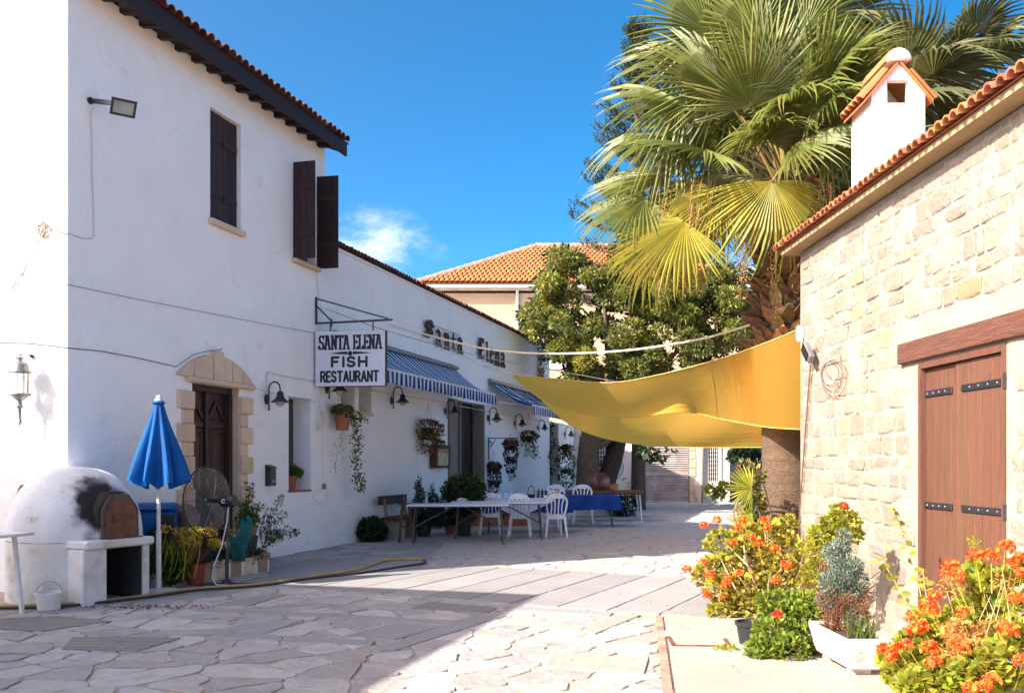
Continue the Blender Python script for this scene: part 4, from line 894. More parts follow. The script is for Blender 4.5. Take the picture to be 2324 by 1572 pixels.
# ------------------------------------------------------------------ awnings
def awning(name, label, ua, ub, zt, o_, zf, wrinkle=0, vdrop=.24, sag=0):
    t = thing(name, label, 'awning', LP(ua, 0, 0), RZL, group='blue striped awnings on the restaurant'); L_ = ub-ua; mb = MB(); nx, ny = int(L_*9), 9
    for j in range(ny+1):
        for i in range(nx+1):
            x = L_*i/nx; f = j/ny; y = -o_*f-.0; z = zt+(zf-zt)*f-.10*sin(pi*f)*(1 if not wrinkle else 1.3)
            z += (.006+wrinkle*.05)*sin(x*14+f*3)*sin(pi*f)+wrinkle*.03*noise.noise(Vector((x*4, f*6, 1)))
            mb.v.append((x+wrinkle*.05*noise.noise(Vector((x, f*5, 4))), y, z))
    mb.f = [(j*(nx+1)+i, j*(nx+1)+i+1, (j+1)*(nx+1)+i+1, (j+1)*(nx+1)+i) for j in range(ny) for i in range(nx)]; mb.m = [0]*len(mb.f)
    mb.build('awning_fabric', AWN1, t, smooth=True, recalc=False)
    mb = MB(); nx = int(L_*24)
    for j in range(4):
        for i in range(nx+1):
            x = L_*i/nx; d = vdrop-.025*abs(sin(x*pi/.41)); mb.v.append((x, -o_-.028-.012*sin(x*9)*j/3+.01*sin(x*31)*j/3, zf-.02-d*j/3))
    mb.f = [(j*(nx+1)+i, j*(nx+1)+i+1, (j+1)*(nx+1)+i+1, (j+1)*(nx+1)+i) for j in range(3) for i in range(nx)]; mb.m = [0]*len(mb.f)
    mb.build('valance', AWN2, t, smooth=True, recalc=False)
    MB().box(-.03, L_+.03, -o_-.022, -o_+.02, zf-.03, zf+.02).build('front_bar', AWNB, t, bevel=.005)
    MB().tube([(-.02, -.06, zt+.02), (L_+.02, -.06, zt+.02)], .05, 10).build('roller', STEEL, t, smooth=True)
    for x in (.25, L_/2, L_-.25): MB().bar((x, -.03, zt-.55), (x, -o_+.01, zf-.01), .025, .025).build('arm', WPAINT, t)
    return t
awning('awning', 'near blue and white striped awning over the entrance, behind the sign', 6.45, 12.9, 3.85, 1.04, 3.19)
awning('awning', 'far blue striped awning with rumpled top, partly behind the yellow sail', 15.55, 21.3, 3.78, 1.29, 3.09, wrinkle=1)
# ------------------------------------------------------------------ mailbox, menu case, floodlight, lantern
def wthing(name, label, cat, x, y, **k):
    u, z = LZ(x, y); return thing(name, label, cat, LP(u, 0, z), RZL, **k)
t = wthing('mailbox', 'small black mailbox on the white wall right of the arched door', 'mailbox', 608, 1079)
MB().box(-.085, .085, -.10, 0, -.16, .11).build('box_body', BLACK, t, bevel=.008); MB().prism([(-.005, .112), (-.115, .112), (-.115, .13), (-.005, .175)], -.09, .09, f=lambda a, y, b: (y, a, b)).build('lid', BLACK, t)
MB().box(-.03, .03, -.106, -.1005, -.10, -.07).build('name_card', PAPER, t); MB().box(-.06, .06, -.106, -.1005, .03, .045).build('slot', DPLAS, t)
t = thing('menu_case', 'brown wooden menu case with glazed front beside the entrance', 'menu case', LP(11.2, 0, 1.40), RZL)
MB().box(0, .93, -.155, 0, 0, .50).build('case_body', BWOOD, t, bevel=.008); MB().box(-.03, .96, -.185, 0, .501, .54).build('lid', BWOOD, t, bevel=.006)
MB().box(.10, .83, -.160, -.1555, .06, .44).build('menu_paper', PAPER, t)
f_ = MB()
for q in ((.0, .93, .44, .50), (.0, .93, .0, .06), (.0, .10, .06, .44), (.83, .93, .06, .44)): f_.box(q[0], q[1], -.172, -.1555, q[2], q[3])
f_.build('door_frame', BWOOD, t)
for i in range(4): MB().box(.14+i*.18, .26+i*.18, -.163, -.1605, .36, .42).build('photo_card', ORANGE, t)
u, z = LZ(203, 229)
t = thing('floodlight', 'grey floodlight tilted down from the upper white wall with cable', 'floodlight', LP(u, 0, z), RZL)
MB().bar((0, 0, 0), (.02, -.30, -.05), .035, .05).build('arm', BLACK, t); MB().prism([(.04*cos(2*pi*k/10), .04*sin(2*pi*k/10)) for k in range(10)], -.03, 0).build('wall_plate', BLACK, t)
hd = MB(); hd.add([(-.13, -.09, -.035), (.13, -.09, -.035), (.13, .09, -.035), (-.13, .09, -.035), (-.09, -.05, .05), (.09, -.05, .05), (.09, .05, .05), (-.09, .05, .05)], [(0, 3, 2, 1), (4, 5, 6, 7), (0, 1, 5, 4), (1, 2, 6, 5), (2, 3, 7, 6), (3, 0, 4, 7)])
h_ = hd.build('lamp_head', STEEL, t, bevel=.006); h_.location = (.06, -.42, -.09); h_.rotation_mode = 'QUATERNION'; h_.rotation_quaternion = Vector((-.48, -.60, -.62)).to_track_quat('-Z', 'Y')
MB().box(-.115, .115, -.075, .075, -.041, -.0355).build('pane', M('frosted_lamp_pane', (.34, .35, .33), (.26, .27, .26), rough=.25), h_)
f_ = MB()
for q in ((-.14, .14, -.10, -.075), (-.14, .14, .075, .10), (-.14, -.115, -.075, .075), (.115, .14, -.075, .075)): f_.box(*q, -.05, -.034)
f_.build('head_frame', BLACK, h_)
def wall_line(pts, o_=.012): return [LP(*((lambda a: (a[0], o_, a[1]))(LZ(x, y)))) for x, y in pts]
mb = MB(); mb.tube(wall_line([(209, 246), (204, 256), (206, 300), (207, 380), (210, 460), (211, 535), (209, 541), (190, 542), (172, 537), (157, 531)]), .007, 6); o = mb.build('cable', CABLEW); tag(o, 'white cable dropping from the floodlight and round the wall corner', 'cable')
for (x, y) in ((206, 356), (209, 452), (211, 538)):
    pass
TE = Vector((.9587, -.2844, 0)); NE = Vector((-.2844, -.9587, 0))
def EP(x, y, o_=.0):
    r = (x-CX)/F; b = A0+NE*o_; m = (r*b.y-b.x)/(TE.x-r*TE.y); p = b+TE*m; p.z = EYE+(HY-y)*p.y/F; return p
mb = MB(); mb.tube([EP(153, 530, .012), EP(135, 526, .02), EP(112, 518, .03), EP(98, 508, .04), EP(92, 497, .03), EP(84, 487, .02)], .007, 6)
for k in range(5):
    c = EP(97+random.uniform(-6, 6), 520+random.uniform(-4, 6), .03); rr = random.uniform(.06, .09)
    mb.tube([c+TE*rr*cos(a)*.8+Vector((0, 0, rr*sin(a)))+NE*.01*sin(a*2+k) for a in [2*pi*i/16 for i in range(16)]], .006, 5, closed=True)
for dx in (0, 9): mb.tube([EP(92+dx*.4, 520, .03), EP(74+dx, 560, .02), EP(45+dx*.6, 622, .02), EP(16, 672, .02), EP(-20, 712, .02)], .006, 5)
tag(mb.build('cable_coil', CABLEB), 'tangled coil of white cable hooked on the sunlit end wall', 'cable')
mb = MB(); mb.tube([EP(-20, 606, .01), EP(153, 646, .01)]+wall_line([(157, 647), (300, 677), (450, 706), (600, 735), (716, 756)], .01), .004, 5)
tag(mb.build('wall_wire', CABLE), 'thin wire slanting across the white house below the upper windows', 'wire')
mb = MB(); mb.tube([EP(-20, 777, .01), EP(60, 778, .01), EP(120, 784, .01), EP(153, 789, .01)]+wall_line([(157, 790), (230, 797), (300, 810), (350, 821), (398, 832)], .01)+wall_line([(404, 822), (430, 805), (462, 797), (492, 794), (494, 790)], .07), .007, 5)
tag(mb.build('wall_wire', CABLE), 'dark wire running from the lantern wall to the door arch', 'wire')
mb = MB(); mb.tube(wall_line([(568, 868), (585, 883), (602, 888), (720, 912)], .012), .005, 5); mb.tube(wall_line([(716, 610), (722, 660), (728, 700), (730, 745), (726, 900), (722, 930)], .01), .004, 5)
mb.tube(wall_line([(714, 612), (720, 680), (724, 745), (722, 905), (728, 935)], .014), .003, 5)
for k in range(4):
    mb.tube(wall_line([(722+8*cos(a+k)+k, 952+22*sin(a)+k*2) for a in [2*pi*i/14 for i in range(14)]], .02+.004*k), .003, 4, closed=True)
mb.tube(wall_line([(730, 975), (731, 1040), (732, 1095), (728, 1108), (712, 1118), (708, 1130), (722, 1142), (736, 1146), (742, 1128), (740, 1103)], .012), .003, 4)
tag(mb.build('loose_wires', CABLEW), 'loose white wires looping down the wall under the sign', 'wire')
ej = thing('junction_box', 'tiny grey junction box on the wall below the loose wires', 'junction box', wall_line([(733, 1102)], 0)[0], RZL); MB().box(-.04, .04, -.04, 0, -.06, .04).build('box_body', CABLE, ej)
# lantern
t = thing('wall_lantern', 'old grey glass lantern on the sunlit end wall, above the oven', 'lantern', EP(45, 870, .19), RZL-pi/2)
K = 1.0
mb = MB(); mb.lathe([(.115, -.14), (.125, -.125), (.12, -.115)], (0, 0, 0), 8); mb.lathe([(.10, -.15), (.03, -.20), (.025, -.24), (.045, -.26), (.02, -.29), (.02, -.42), (.032, -.45), (.01, -.47), (.004, -.54)], (0, 0, 0), 12); mb.build('lower_body', STEEL, t, smooth=True)
mb = MB(); mb.lathe([(.128, .125), (.125, .14), (.105, .16), (.095, .21), (.075, .24), (.03, .255), (.03, .275), (.05, .29), (.03, .31), (.012, .32), (.006, .38)], (0, 0, 0), 12); mb.build('roof', STEEL, t, smooth=True)
mb = MB()
for k in range(6): a = 2*pi*k/6; mb.bar((.108*cos(a), .108*sin(a), -.12), (.112*cos(a), .112*sin(a), .13), .008, .008)
mb.build('frame', STEEL, t); mb = MB(); mb.lathe([(.098, -.115), (.100, .125)], (0, 0, 0), 6); mb.build('pane', GLOBE, t)
mb = MB(); mb.tube([(-.0, .185, .33), (0, .10, .345), (0, .02, .33)], .008, 6); mb.tube([(0, .185, .33), (.05, .12, .25), (.10, .02, .23)], .005, 6); mb.lathe([(.02, -.02), (.02, .02)], (0, .17, .33), 8); mb.build('arm', RUST, t)
mb = MB(); mb.tube([EP(44, 812, .02), EP(20, 811, .012), EP(-10, 811, .012)], .005, 5); tag(mb.build('lantern_wire', CABLE), 'short wire leading left from the lantern', 'wire')
# ------------------------------------------------------------------ domed oven
OC = Vector((-4.90, 10.40, 0)); OF = atan2(-.436, .9)
t = thing('domed_oven', 'whitewashed domed clay oven with sooty mouth and rusty door', 'oven', OC, OF)
mb = MB(); n = 26; m = 11
for i in range(m+1):
    f = i/m; a = f*pi/2
    for k in range(n):
        th = 2*pi*k/n; rr = .70*(cos(a)**.82 if i < m else 0.001); p = (rr*cos(th), rr*sin(th), .67+.80*sin(a)**.92); d = .012*noise.noise(Vector(p)*4); mb.v.append((p[0]*(1+d), p[1]*(1+d), p[2]+d))
mb.f = [(i*n+k, i*n+(k+1) % n, (i+1)*n+(k+1) % n, (i+1)*n+k) for i in range(m) for k in range(n)]; mb.m = [0]*len(mb.f)
dm = M('oven_dome_plaster', (.70, .69, .70), (.60, .58, .57), scale=2.5, rough=.9, bump=.5, bscale=10, c3=(.40, .30, .22), s3=5, lo3=.62, hi3=.78, bump2=.5, bscale2=60)
tt = dm.node_tree; bs = tt.nodes['Principled BSDF']; src = bs.inputs['Base Color'].links[0].from_socket      # soot fan above the mouth: it stays with the dome
co = nn(tt, 'ShaderNodeTexCoord'); sv_ = nn(tt, 'ShaderNodeVectorMath', operation='SUBTRACT'); sv_.inputs[1].default_value = (.60, -.16, 1.06); tt.links.new(co.outputs['Object'], sv_.inputs[0])
mv = nn(tt, 'ShaderNodeVectorMath', operation='MULTIPLY'); mv.inputs[1].default_value = (1/.36, 1/.34, 1/.50); tt.links.new(sv_.outputs[0], mv.inputs[0])
nz = nn(tt, 'ShaderNodeTexNoise'); nz.inputs['Scale'].default_value = 7; nz.inputs['Detail'].default_value = 6; tt.links.new(co.outputs['Object'], nz.inputs['Vector'])
le = nn(tt, 'ShaderNodeVectorMath', operation='LENGTH'); tt.links.new(mv.outputs[0], le.inputs[0])
aa = nn(tt, 'ShaderNodeMath', operation='ADD'); tt.links.new(le.outputs['Value'], aa.inputs[0]); tt.links.new(nz.outputs[0], aa.inputs[1])
mr = nn(tt, 'ShaderNodeMapRange', interpolation_type='SMOOTHSTEP'); mr.inputs[1].default_value = 1.02; mr.inputs[2].default_value = 1.6; mr.inputs[3].default_value = 1; mr.inputs[4].default_value = 0; tt.links.new(aa.outputs[0], mr.inputs[0])
mi = nn(tt, 'ShaderNodeMixRGB'); mi.inputs[2].default_value = (.022, .018, .017, 1); tt.links.new(mr.outputs[0], mi.inputs[0]); tt.links.new(src, mi.inputs[1]); tt.links.new(mi.outputs[0], bs.inputs['Base Color'])
mb.build('dome', dm, t, smooth=True, recalc=False); MB().prism([(-.27, .69), (-.27, 1.02), (-.15, 1.20), (.12, 1.20), (.26, 1.02), (.27, .69)], .30, .70, f=lambda a, y, b: (y, a, b)).build('mouth_hood', dm, t, bevel=.03, smooth=True)
mb = MB(); nd = 30; dpf = [(.705, 0), (.702, .3), (.700, .66), (.60, .675), (.3, .675)]
for r_, z_ in dpf: mb.v += [(r_*cos(R(24+312*k/nd)), r_*sin(R(24+312*k/nd)), z_) for k in range(nd+1)]
mb.f = [(i*(nd+1)+k, i*(nd+1)+k+1, (i+1)*(nd+1)+k+1, (i+1)*(nd+1)+k) for i in range(4) for k in range(nd)]; mb.m = [0]*len(mb.f); mb.build('drum', WHITED, t, smooth=True)
mb = MB()
for q in ((.05, .73, -.50, -.20, 0, .60), (.40, .73, .29, .38, 0, .60)): MB().box(*q).build('pier', WHITED, t, bevel=.012)
MB().box(-.1, .0, -.30, .40, 0, .60).build('recess_back', WHITED, t)
MB().box(.10, .79, -.51, .40, .60, .69).build('ledge', WHITED, t, bevel=.02)
mb = MB(); mb.box(.01, .03, -.29, .39, 0, .59); mb.box(.03, .70, -.199, -.185, 0, .59); mb.box(.03, .70, .275, .289, 0, .59); mb.box(.03, .70, -.184, .274, .58, .595); mb.build('ash_recess_shade', RECSHADE, t)  # thin black sheets, painted-in darkness that makes the opening look deep
# mouth: arched frame proud of the dome and a rusty plate door
pr = [(-.25, .691), (-.25, 1.01), (-.14, 1.17), (.11, 1.17), (.24, 1.01), (.25, .691)]
MB().prism(pr, .65, .712, f=lambda a, y, b: (y, a, b)).build('mouth_surround', M('sooty_clay', (.12, .085, .07), (.05, .04, .035), scale=5, bump=.6, bscale=25), t, bevel=.012)
pr = [(-.20, .70), (-.20, .99), (-.115, 1.11), (.10, 1.11), (.20, .99), (.21, .70)]
dd_ = MB().prism(pr, .700, .718, f=lambda a, y, b: (y, a, b)).build('oven_door', RUST, t); MB().bar((.738, -.12, .86), (.738, -.12, .95), .012, .012).build('handle', BLACK, dd_)
MB().box(.60, .77, -.22, .24, .691, .70).build('hearth_lip', RUST, t)
t = thing('clay_pot', 'broken rust brown pot seen behind the oven dome on its left', 'pot', (-5.50, 10.50, .0)); mb = MB(); mb.lathe([(.10, 0), (.11, .9), (.12, 1.12), (.09, 1.22), (.07, 1.26)], (0, 0, 0), 12); mb.build('pot_body', RUST, t, smooth=True)
# bucket
def bucket(loc, label):
    t = thing('bucket', label, 'bucket', loc); mb = MB(); mb.lathe([(.108, 0), (.125, .165), (.128, .165), (.128, .145), (.137, .145), (.137, .175), (.126, .178), (.12, .17), (.10, .012), (.0001, .012)], (0, 0, 0), 20)
    mb.build('bucket_body', M('stained_white_plastic', (.68, .66, .64), (.6, .56, .52), scale=10, c3=(.22, .08, .04), s3=13, lo3=.62, hi3=.7, rough=.6), t, smooth=True)
    mb = MB(); mb.tube([(-.135*cos(a), .03*sin(a), .165+.115*sin(a)) for a in [pi*i/14 for i in range(15)]], .004, 6); mb.build('handle', STEEL, t, smooth=True)
    MB().lathe([(.11, .12), (.0001, .125)], (0, 0, 0), 16).build('contents', SOIL, t); return t
bucket(G(111, 1384)+Vector((0, 0, .012)), 'small stained white bucket in front of the oven')
# table at the left edge
t = thing('work_table', 'worn white table cut by the left edge of the photo', 'table', G(-55, 1398), R(-14))
MB().box(-.75, .42, -.30, .30, .785, .815).build('table_top', WHITED, t, bevel=.005)
for x, y in ((.30, -.22), (.30, .22), (-.65, -.22), (-.65, .22)): MB().bar((x-.05, y, .785), (x+.045, y, 0), .035, .035).build('leg', WPAINT, t)
MB().bar((-.63, -.22, .22), (.30, -.22, .25), .025, .025).build('stretcher', WPAINT, t)
# ------------------------------------------------------------------ parasol
t = thing('parasol', 'closed royal blue parasol on a white pole in a round base', 'parasol', G(360, 1343)+Vector((0, 0, .021)))
mb = MB(); mb.lathe([(.205, 0), (.205, .012), (.06, .02), (.03, .03), (.03, .09), (.0001, .09)], (0, 0, 0), 28); mb.build('base', WPAINT, t, smooth=True)
mb = MB(); mb.lathe([(.030, .025), (.030, .68), (.031, .70), (.023, .70), (.022, .95), (.026, .955), (.026, .99), (.021, .99), (.020, 2.25)], (0, 0, 0), 14); mb.build('pole', WPAINT, t, smooth=True)
mb = MB(); n = 96; prof = [(0, .035), (.06, .06), (.2, .10), (.4, .175), (.6, .25), (.8, .315), (.93, .352), (1.0, .372)]
hts = []
for i, (f, r0) in enumerate(prof):
    for k in range(n):
        a = 2*pi*k/n; fold = .5+.5*cos(8*a+.5*sin(3*a)+.4*f); fold2 = .5+.5*cos(19*a+2*f); r = r0*(1-.50*f**.6*(1-fold)**1.2-.10*f*fold2)*(1+.07*sin(2*a+1)+.05*sin(3*a)); z = 2.21-.96*f
        z += (f**4)*(.035-.09*(1-fold)+.02*sin(2*a)); mb.v.append((r*cos(a), r*sin(a), z))
m = len(prof); mb.f = [(i*n+k, i*n+(k+1) % n, (i+1)*n+(k+1) % n, (i+1)*n+k) for i in range(m-1) for k in range(n)]; mb.m = [0]*len(mb.f)
mb.build('canopy', PARA, t, smooth=True, recalc=False)
mb = MB(); mb.lathe([(.055, 2.195), (.048, 2.22), (.03, 2.24), (.03, 2.262), (.015, 2.278), (.0001, 2.28)], (0, 0, 0), 12); mb.build('finial', WPAINT, t, smooth=True)
mb = MB(); mb.lathe([(.058, 2.215), (.075, 2.19), (.06, 2.17)], (0, 0, 0), 10); mb.build('top_ruffle', PARA, t)
# ------------------------------------------------------------------ stand fan
def fan(name, label, loc, rz, zc, rad, tilt=0, base=True, col=CHROME, wires=34, gap=.30, postx=0):
    t = thing(name, label, 'fan', loc, 0)
    if base: MB().box(-.30, .28, -.13, .13, 0, .018).build('base', BLACK, t, bevel=.005); MB().lathe([(.09, .018), (.05, .06), (.02, .07)], (0, 0, 0), 12).build('hub_foot', BLACK, t)
    MB().lathe([(.024, .02), (.024, .70), (.034, .70), (.034, zc-.14), (.02, zc-.12), (.02, zc-.06)], (postx, 0, 0), 10).build('post', BLACK, t, smooth=True)
    hd_ = D.objects.new('motor', None)
    Mt = Matrix.Translation((0, 0, zc)) @ Matrix.Rotation(rz, 4, 'Z') @ Matrix.Rotation(tilt, 4, 'Y')
    mb = MB(); mb.lathe([(.001, -.14), (.06, -.13), (.075, -.10), (.075, .06), (.055, .09), (.02, .10)], (0, 0, 0), 16)
    mb.v = [tuple(Mt @ Vector((v[2], v[0], v[1]))) for v in mb.v]; hd_ = mb.build('motor', BLACK, t, smooth=True)
    rg = MB(); cx_ = .30
    def C(r, x): return [tuple(Mt @ Vector((x, r*cos(2*pi*k/28), r*sin(2*pi*k/28)))) for k in range(28)]
    for r, x in ((rad, cx_),): rg.tube(C(r, x), .010, 6, closed=True)
    rg.build('cage_rim', DPLAS, t, smooth=True); cg = MB()
    for k in range(1, 17):
        f = k/17; r = rad*f; bulge = .085*(1-f**3)
        cg.tube(C(r, cx_+bulge), .0022, 3, closed=True); cg.tube(C(r, cx_-bulge), .0022, 3, closed=True)
    for k in range(10):
        a = 2*pi*k/10
        for s_ in (-1, 1): cg.tube([tuple(Mt @ Vector((cx_+s_*.085*(1-f**3), rad*f*cos(a), rad*f*sin(a)))) for f in (.0, .3, .6, .85, 1)], .0032, 3)
    cg.build('wire_cage', col, t)
    bl = MB()
    for k in range(3):
        a = 2*pi*k/3+.4; P = []
        for r_, w_, off in ((.06, .05, 0), (.2, .10, .2), (.33, .11, .35), (.38, .05, .45)):
            r2 = r_*rad/.42
            for s_ in (-1, 1): aa_ = a+off+s_*w_/max(r2, .05)*.6; P.append(tuple(Mt @ Vector((cx_+s_*.03, r2*cos(aa_), r2*sin(aa_)))))
        bl.add(P, [(0, 1, 3, 2), (2, 3, 5, 4), (4, 5, 7, 6)])
    bl.build('blade', DPLAS, t, smooth=True); mb = MB(); mb.tube([tuple(Mt @ Vector((.09, 0, 0))), tuple(Mt @ Vector((.34, 0, 0)))], .03, 10); mb.build('hub', DPLAS, t, smooth=True)
    return t
ft = fan('pedestal_fan', 'large black pedestal fan with wire cage before the arched door', G(515, 1331)+Vector((0, 0, .018)), R(157), 1.03, .42)
mb = MB(); mb.tube([(.03, -.03, .98), (.02, -.05, .8), (-.04, -.06, .5), (-.13, -.08, .25), (-.15, -.09, .1), (-.10, -.10, .02), (.05, -.1, .015)], .008, 6); mb.build('power_cord', CABLEW, ft)
mb = MB(); mb.prism([(.026*cos(2*pi*k/16), .026*sin(2*pi*k/16)) for k in range(16)]+[], -.0785, -.074, f=lambda a, y, b: (a-.02, y, b+1.03)); mb.build('badge_ring', WPAINT, ft); mb = MB(); mb.prism([(.017*cos(2*pi*k/16), .017*sin(2*pi*k/16)) for k in range(16)], -.0795, -.0786, f=lambda a, y, b: (a-.02, y, b+1.03)); mb.build('badge_centre', BLACK, ft)
# ------------------------------------------------------------------ hoses
def ground_tube(pts, r, z=.03, n=8, sub=6):
    P = [G(*p) for p in pts]; out = []
    for i in range(len(P)-1):
        p0, p1, p2, p3 = P[max(0, i-1)], P[i], P[i+1], P[min(len(P)-1, i+2)]
        for k in range(sub):
            s = k/sub; q = .5*((2*p1)+(p2-p0)*s+(2*p0-5*p1+4*p2-p3)*s*s+(3*p1-p0-3*p2+p3)*s**3); q.z = z; out.append(q)
    q = P[-1].copy(); q.z = z; out.append(q); return MB().tube(out, r, n)
hp = [(-60, 1384), (0, 1383), (60, 1381.5), (149, 1378), (243, 1370), (347, 1355), (451, 1341), (590, 1331), (694, 1315), (807, 1298), (850, 1284), (880, 1275), (951, 1272), (961, 1275)]
tag(ground_tube(hp, .018, .035).build('garden_hose', YHOSE, smooth=True), 'yellow garden hose trailing past the oven and parasol along the paving', 'hose')
hp2 = [(-60, 1387), (0, 1386), (149, 1381), (347, 1358.5), (451, 1344), (590, 1334), (694, 1319), (830, 1303), (904, 1291), (958, 1283), (965, 1278), (961, 1275)]
tag(ground_tube(hp2, .016, .032).build('garden_hose', KHOSE, smooth=True), 'dark hose lying alongside the yellow one', 'hose')
tag(ground_tube([(760, 1240), (790, 1243), (815, 1240), (800, 1232), (770, 1236)], .006, .02).build('cord', CABLEW), 'thin pale cord curled on the ground at the foot of the wall', 'cord')
# ------------------------------------------------------------------ string cables over the street
def cable_px(pts, r, n=6): 
    P = [PX(*p) for p in pts]; out = []
    for i in range(len(P)-1):
        p0, p1, p2, p3 = P[max(0, i-1)], P[i], P[i+1], P[min(len(P)-1, i+2)]
        for k in range(5):
            s = k/5; out.append(.5*((2*p1)+(p2-p0)*s+(2*p0-5*p1+4*p2-p3)*s*s+(3*p1-p0-3*p2+p3)*s**3))
    return MB().tube(out+[P[-1]], r, n)
tag(cable_px([(881, 735, 15.8), (1000, 768, 15.4), (1100, 791, 15), (1197, 801, 14.6), (1300, 802, 14.2), (1412, 796, 13.8), (1508, 784, 13.4), (1600, 767, 13), (1660, 750, 12.7), (1702, 737, 12.45)], .016).build('string_cable', ROPE, smooth=True), 'thick cream cable sagging from the sign bracket to the palm', 'cable')
tag(cable_px([(738, 700, 16.2), (840, 738, 15.6), (900, 757, 15.4), (1000, 785, 15.2), (1110, 813, 15), (1270, 842, 15), (1400, 866, 15)], .006).build('string_wire', CABLE), 'thin grey wire crossing below the cream cable', 'wire')
tag(cable_px([(881, 740, 15.8), (960, 763, 17), (1040, 800, 19), (1110, 838, 21), (1160, 852, 19.6)], .006).build('string_wire', CABLEW), 'pale wire from the sign bracket towards the sail tip', 'wire')
tag(cable_px([(1100, 829, 23.3), (1130, 840, 21.5), (1170, 853, 19.6)], .016).build('sail_rope', ROPE), 'white rope tying the yellow sail to the wall', 'rope')
# ------------------------------------------------------------------ shade sails
def curve3(P, t):
    n = len(P)-1; f = t*n; i = min(int(f), n-1); s = f-i
    p0, p1, p2, p3 = P[max(0, i-1)], P[i], P[i+1], P[min(n, i+2)]
    return .5*((2*p1)+(p2-p0)*s+(2*p0-5*p1+4*p2-p3)*s*s+(3*p1-p0-3*p2+p3)*s**3)
def sail(label, top, bot, belly, seed):
    T_ = [PX(*p) for p in top]; B_ = [PX(*p) for p in bot]; nx, ny = 90, 26; t = thing('shade_sail', label, 'shade sail', (0, 0, 0)); mb = MB()
    for j in range(ny+1):
        for i in range(nx+1):
            a = i/nx; b = j/ny; p = curve3(T_, a)*(1-b)+curve3(B_, a)*b; s = sin(pi*b)*sin(pi*min(1, a*1.1))
            p.z -= belly*s; p.z += (.022*noise.noise(Vector((a*7+seed, b*2.1, seed)))+.005*noise.noise(Vector((a*30, b*14, seed)))+.004*sin(b*44+a*9)*a)*min(1, 4*b)*min(1, 5*(1-b)) ; mb.v.append(tuple(p))
    mb.f = [(j*(nx+1)+i, j*(nx+1)+i+1, (j+1)*(nx+1)+i+1, (j+1)*(nx+1)+i) for j in range(ny) for i in range(nx)]; mb.m = [0]*len(mb.f)
    mb.build('cloth', SAIL, t, smooth=True, recalc=False)
    for C_ in (T_, B_): MB().tube([curve3(C_, i/60) for i in range(61)], .008, 6).build('hem', M('sail_hem', (.66, .42, .13), (.58, .36, .11), rough=.9), t, smooth=True)
    return t
sail('yellow shade sail stretched from the stone house corner, nearer layer', [(1160, 850, 19.5), (1240, 857, 18.9), (1380, 868, 17.2), (1500, 849, 15.2), (1640, 812, 12.9), (1740, 777, 11.4), (1817, 745, 10.25)],
     [(1164, 853, 19.6), (1237, 911, 19.4), (1330, 938, 18.9), (1425, 947, 18), (1552, 935, 16.4), (1640, 951, 14), (1735, 968, 11.95), (1822, 974, 11.2)], .08, 1)
sail('yellow shade sail hanging lower behind the nearer layer, towards the palm', [(1175, 860, 20.2), (1240, 885, 20.5), (1330, 905, 20.5), (1425, 915, 20.4), (1552, 915, 19.4), (1700, 940, 17.2), (1770, 940, 16.2)],
     [(1166, 854, 20.2), (1205, 880, 20.8), (1240, 920, 21.2), (1290, 962, 21.5), (1340, 985, 21.7), (1405, 1002, 21.4), (1480, 1011, 20.9), (1560, 1014, 20), (1650, 1015, 18.8), (1765, 1014, 17)], .10, 5)
# floodlight and wires on the stone corner
v_, z_ = RZv(1830, 800, .12)
t = thing('floodlight', 'small grey floodlight at the corner of the stone house', 'floodlight', RP(max(.04, v_), .10, z_), RZR)
h_ = MB().box(-.13, .13, -.03, .03, -.05, .05).build('lamp_head', STEEL, t, bevel=.008); h_.rotation_euler = (0, R(42), 0)
for i in range(7): MB().box(-.10+i*.03, -.085+i*.03, -.045, -.031, -.045, .045).build('cooling_fin', DPLAS, h_)
MB().bar((0, 0, 0), (0, .12, .05), .02, .02).build('arm', STEEL, t)
mb = MB(); mb.tube([RP(*((lambda a: (max(.02, a[0]), .03, a[1]))(RZv(x, y, .03)))) for x, y in ((1840, 826), (1836, 870), (1829, 960), (1822, 1060), (1815, 1160), (1812, 1235), (1816, 1300))], .008, 6)
tag(mb.build('down_cable', RCABLE), 'brown cable running down the corner of the stone house', 'cable')
mb = MB()
for k in range(3): mb.tube([RP(*((lambda a: (max(.02, a[0]), .025+.004*k, a[1]))(RZv(1882+(20+4*k)*cos(a_)+6*k, 848+(26+8*k)*sin(a_)+5*k, .03)))) for a_ in [2*pi*i/20 for i in range(20)]], .0035, 5, closed=True)
mb.tube([RP(*((lambda a: (a[0], .025, a[1]))(RZv(x, y, .03)))) for x, y in ((1910, 785), (1880, 805), (1868, 822), (1875, 850), (1905, 880), (1910, 845), (1905, 800))], .003, 5)
tag(mb.build('wire_loop', RCABLE), 'loops of thin brown wire hanging on the stone wall', 'wire')
mb = MB()
for k in range(3): mb.tube([PX(1812+5*cos(a_)+k*3, 757+18*sin(a_), 10.2) for a_ in [2*pi*i/14 for i in range(14)]], .005, 5, closed=True)
tag(mb.build('cable_knot', CABLEW), 'knot of white cable where the sail meets the stone corner', 'cable')
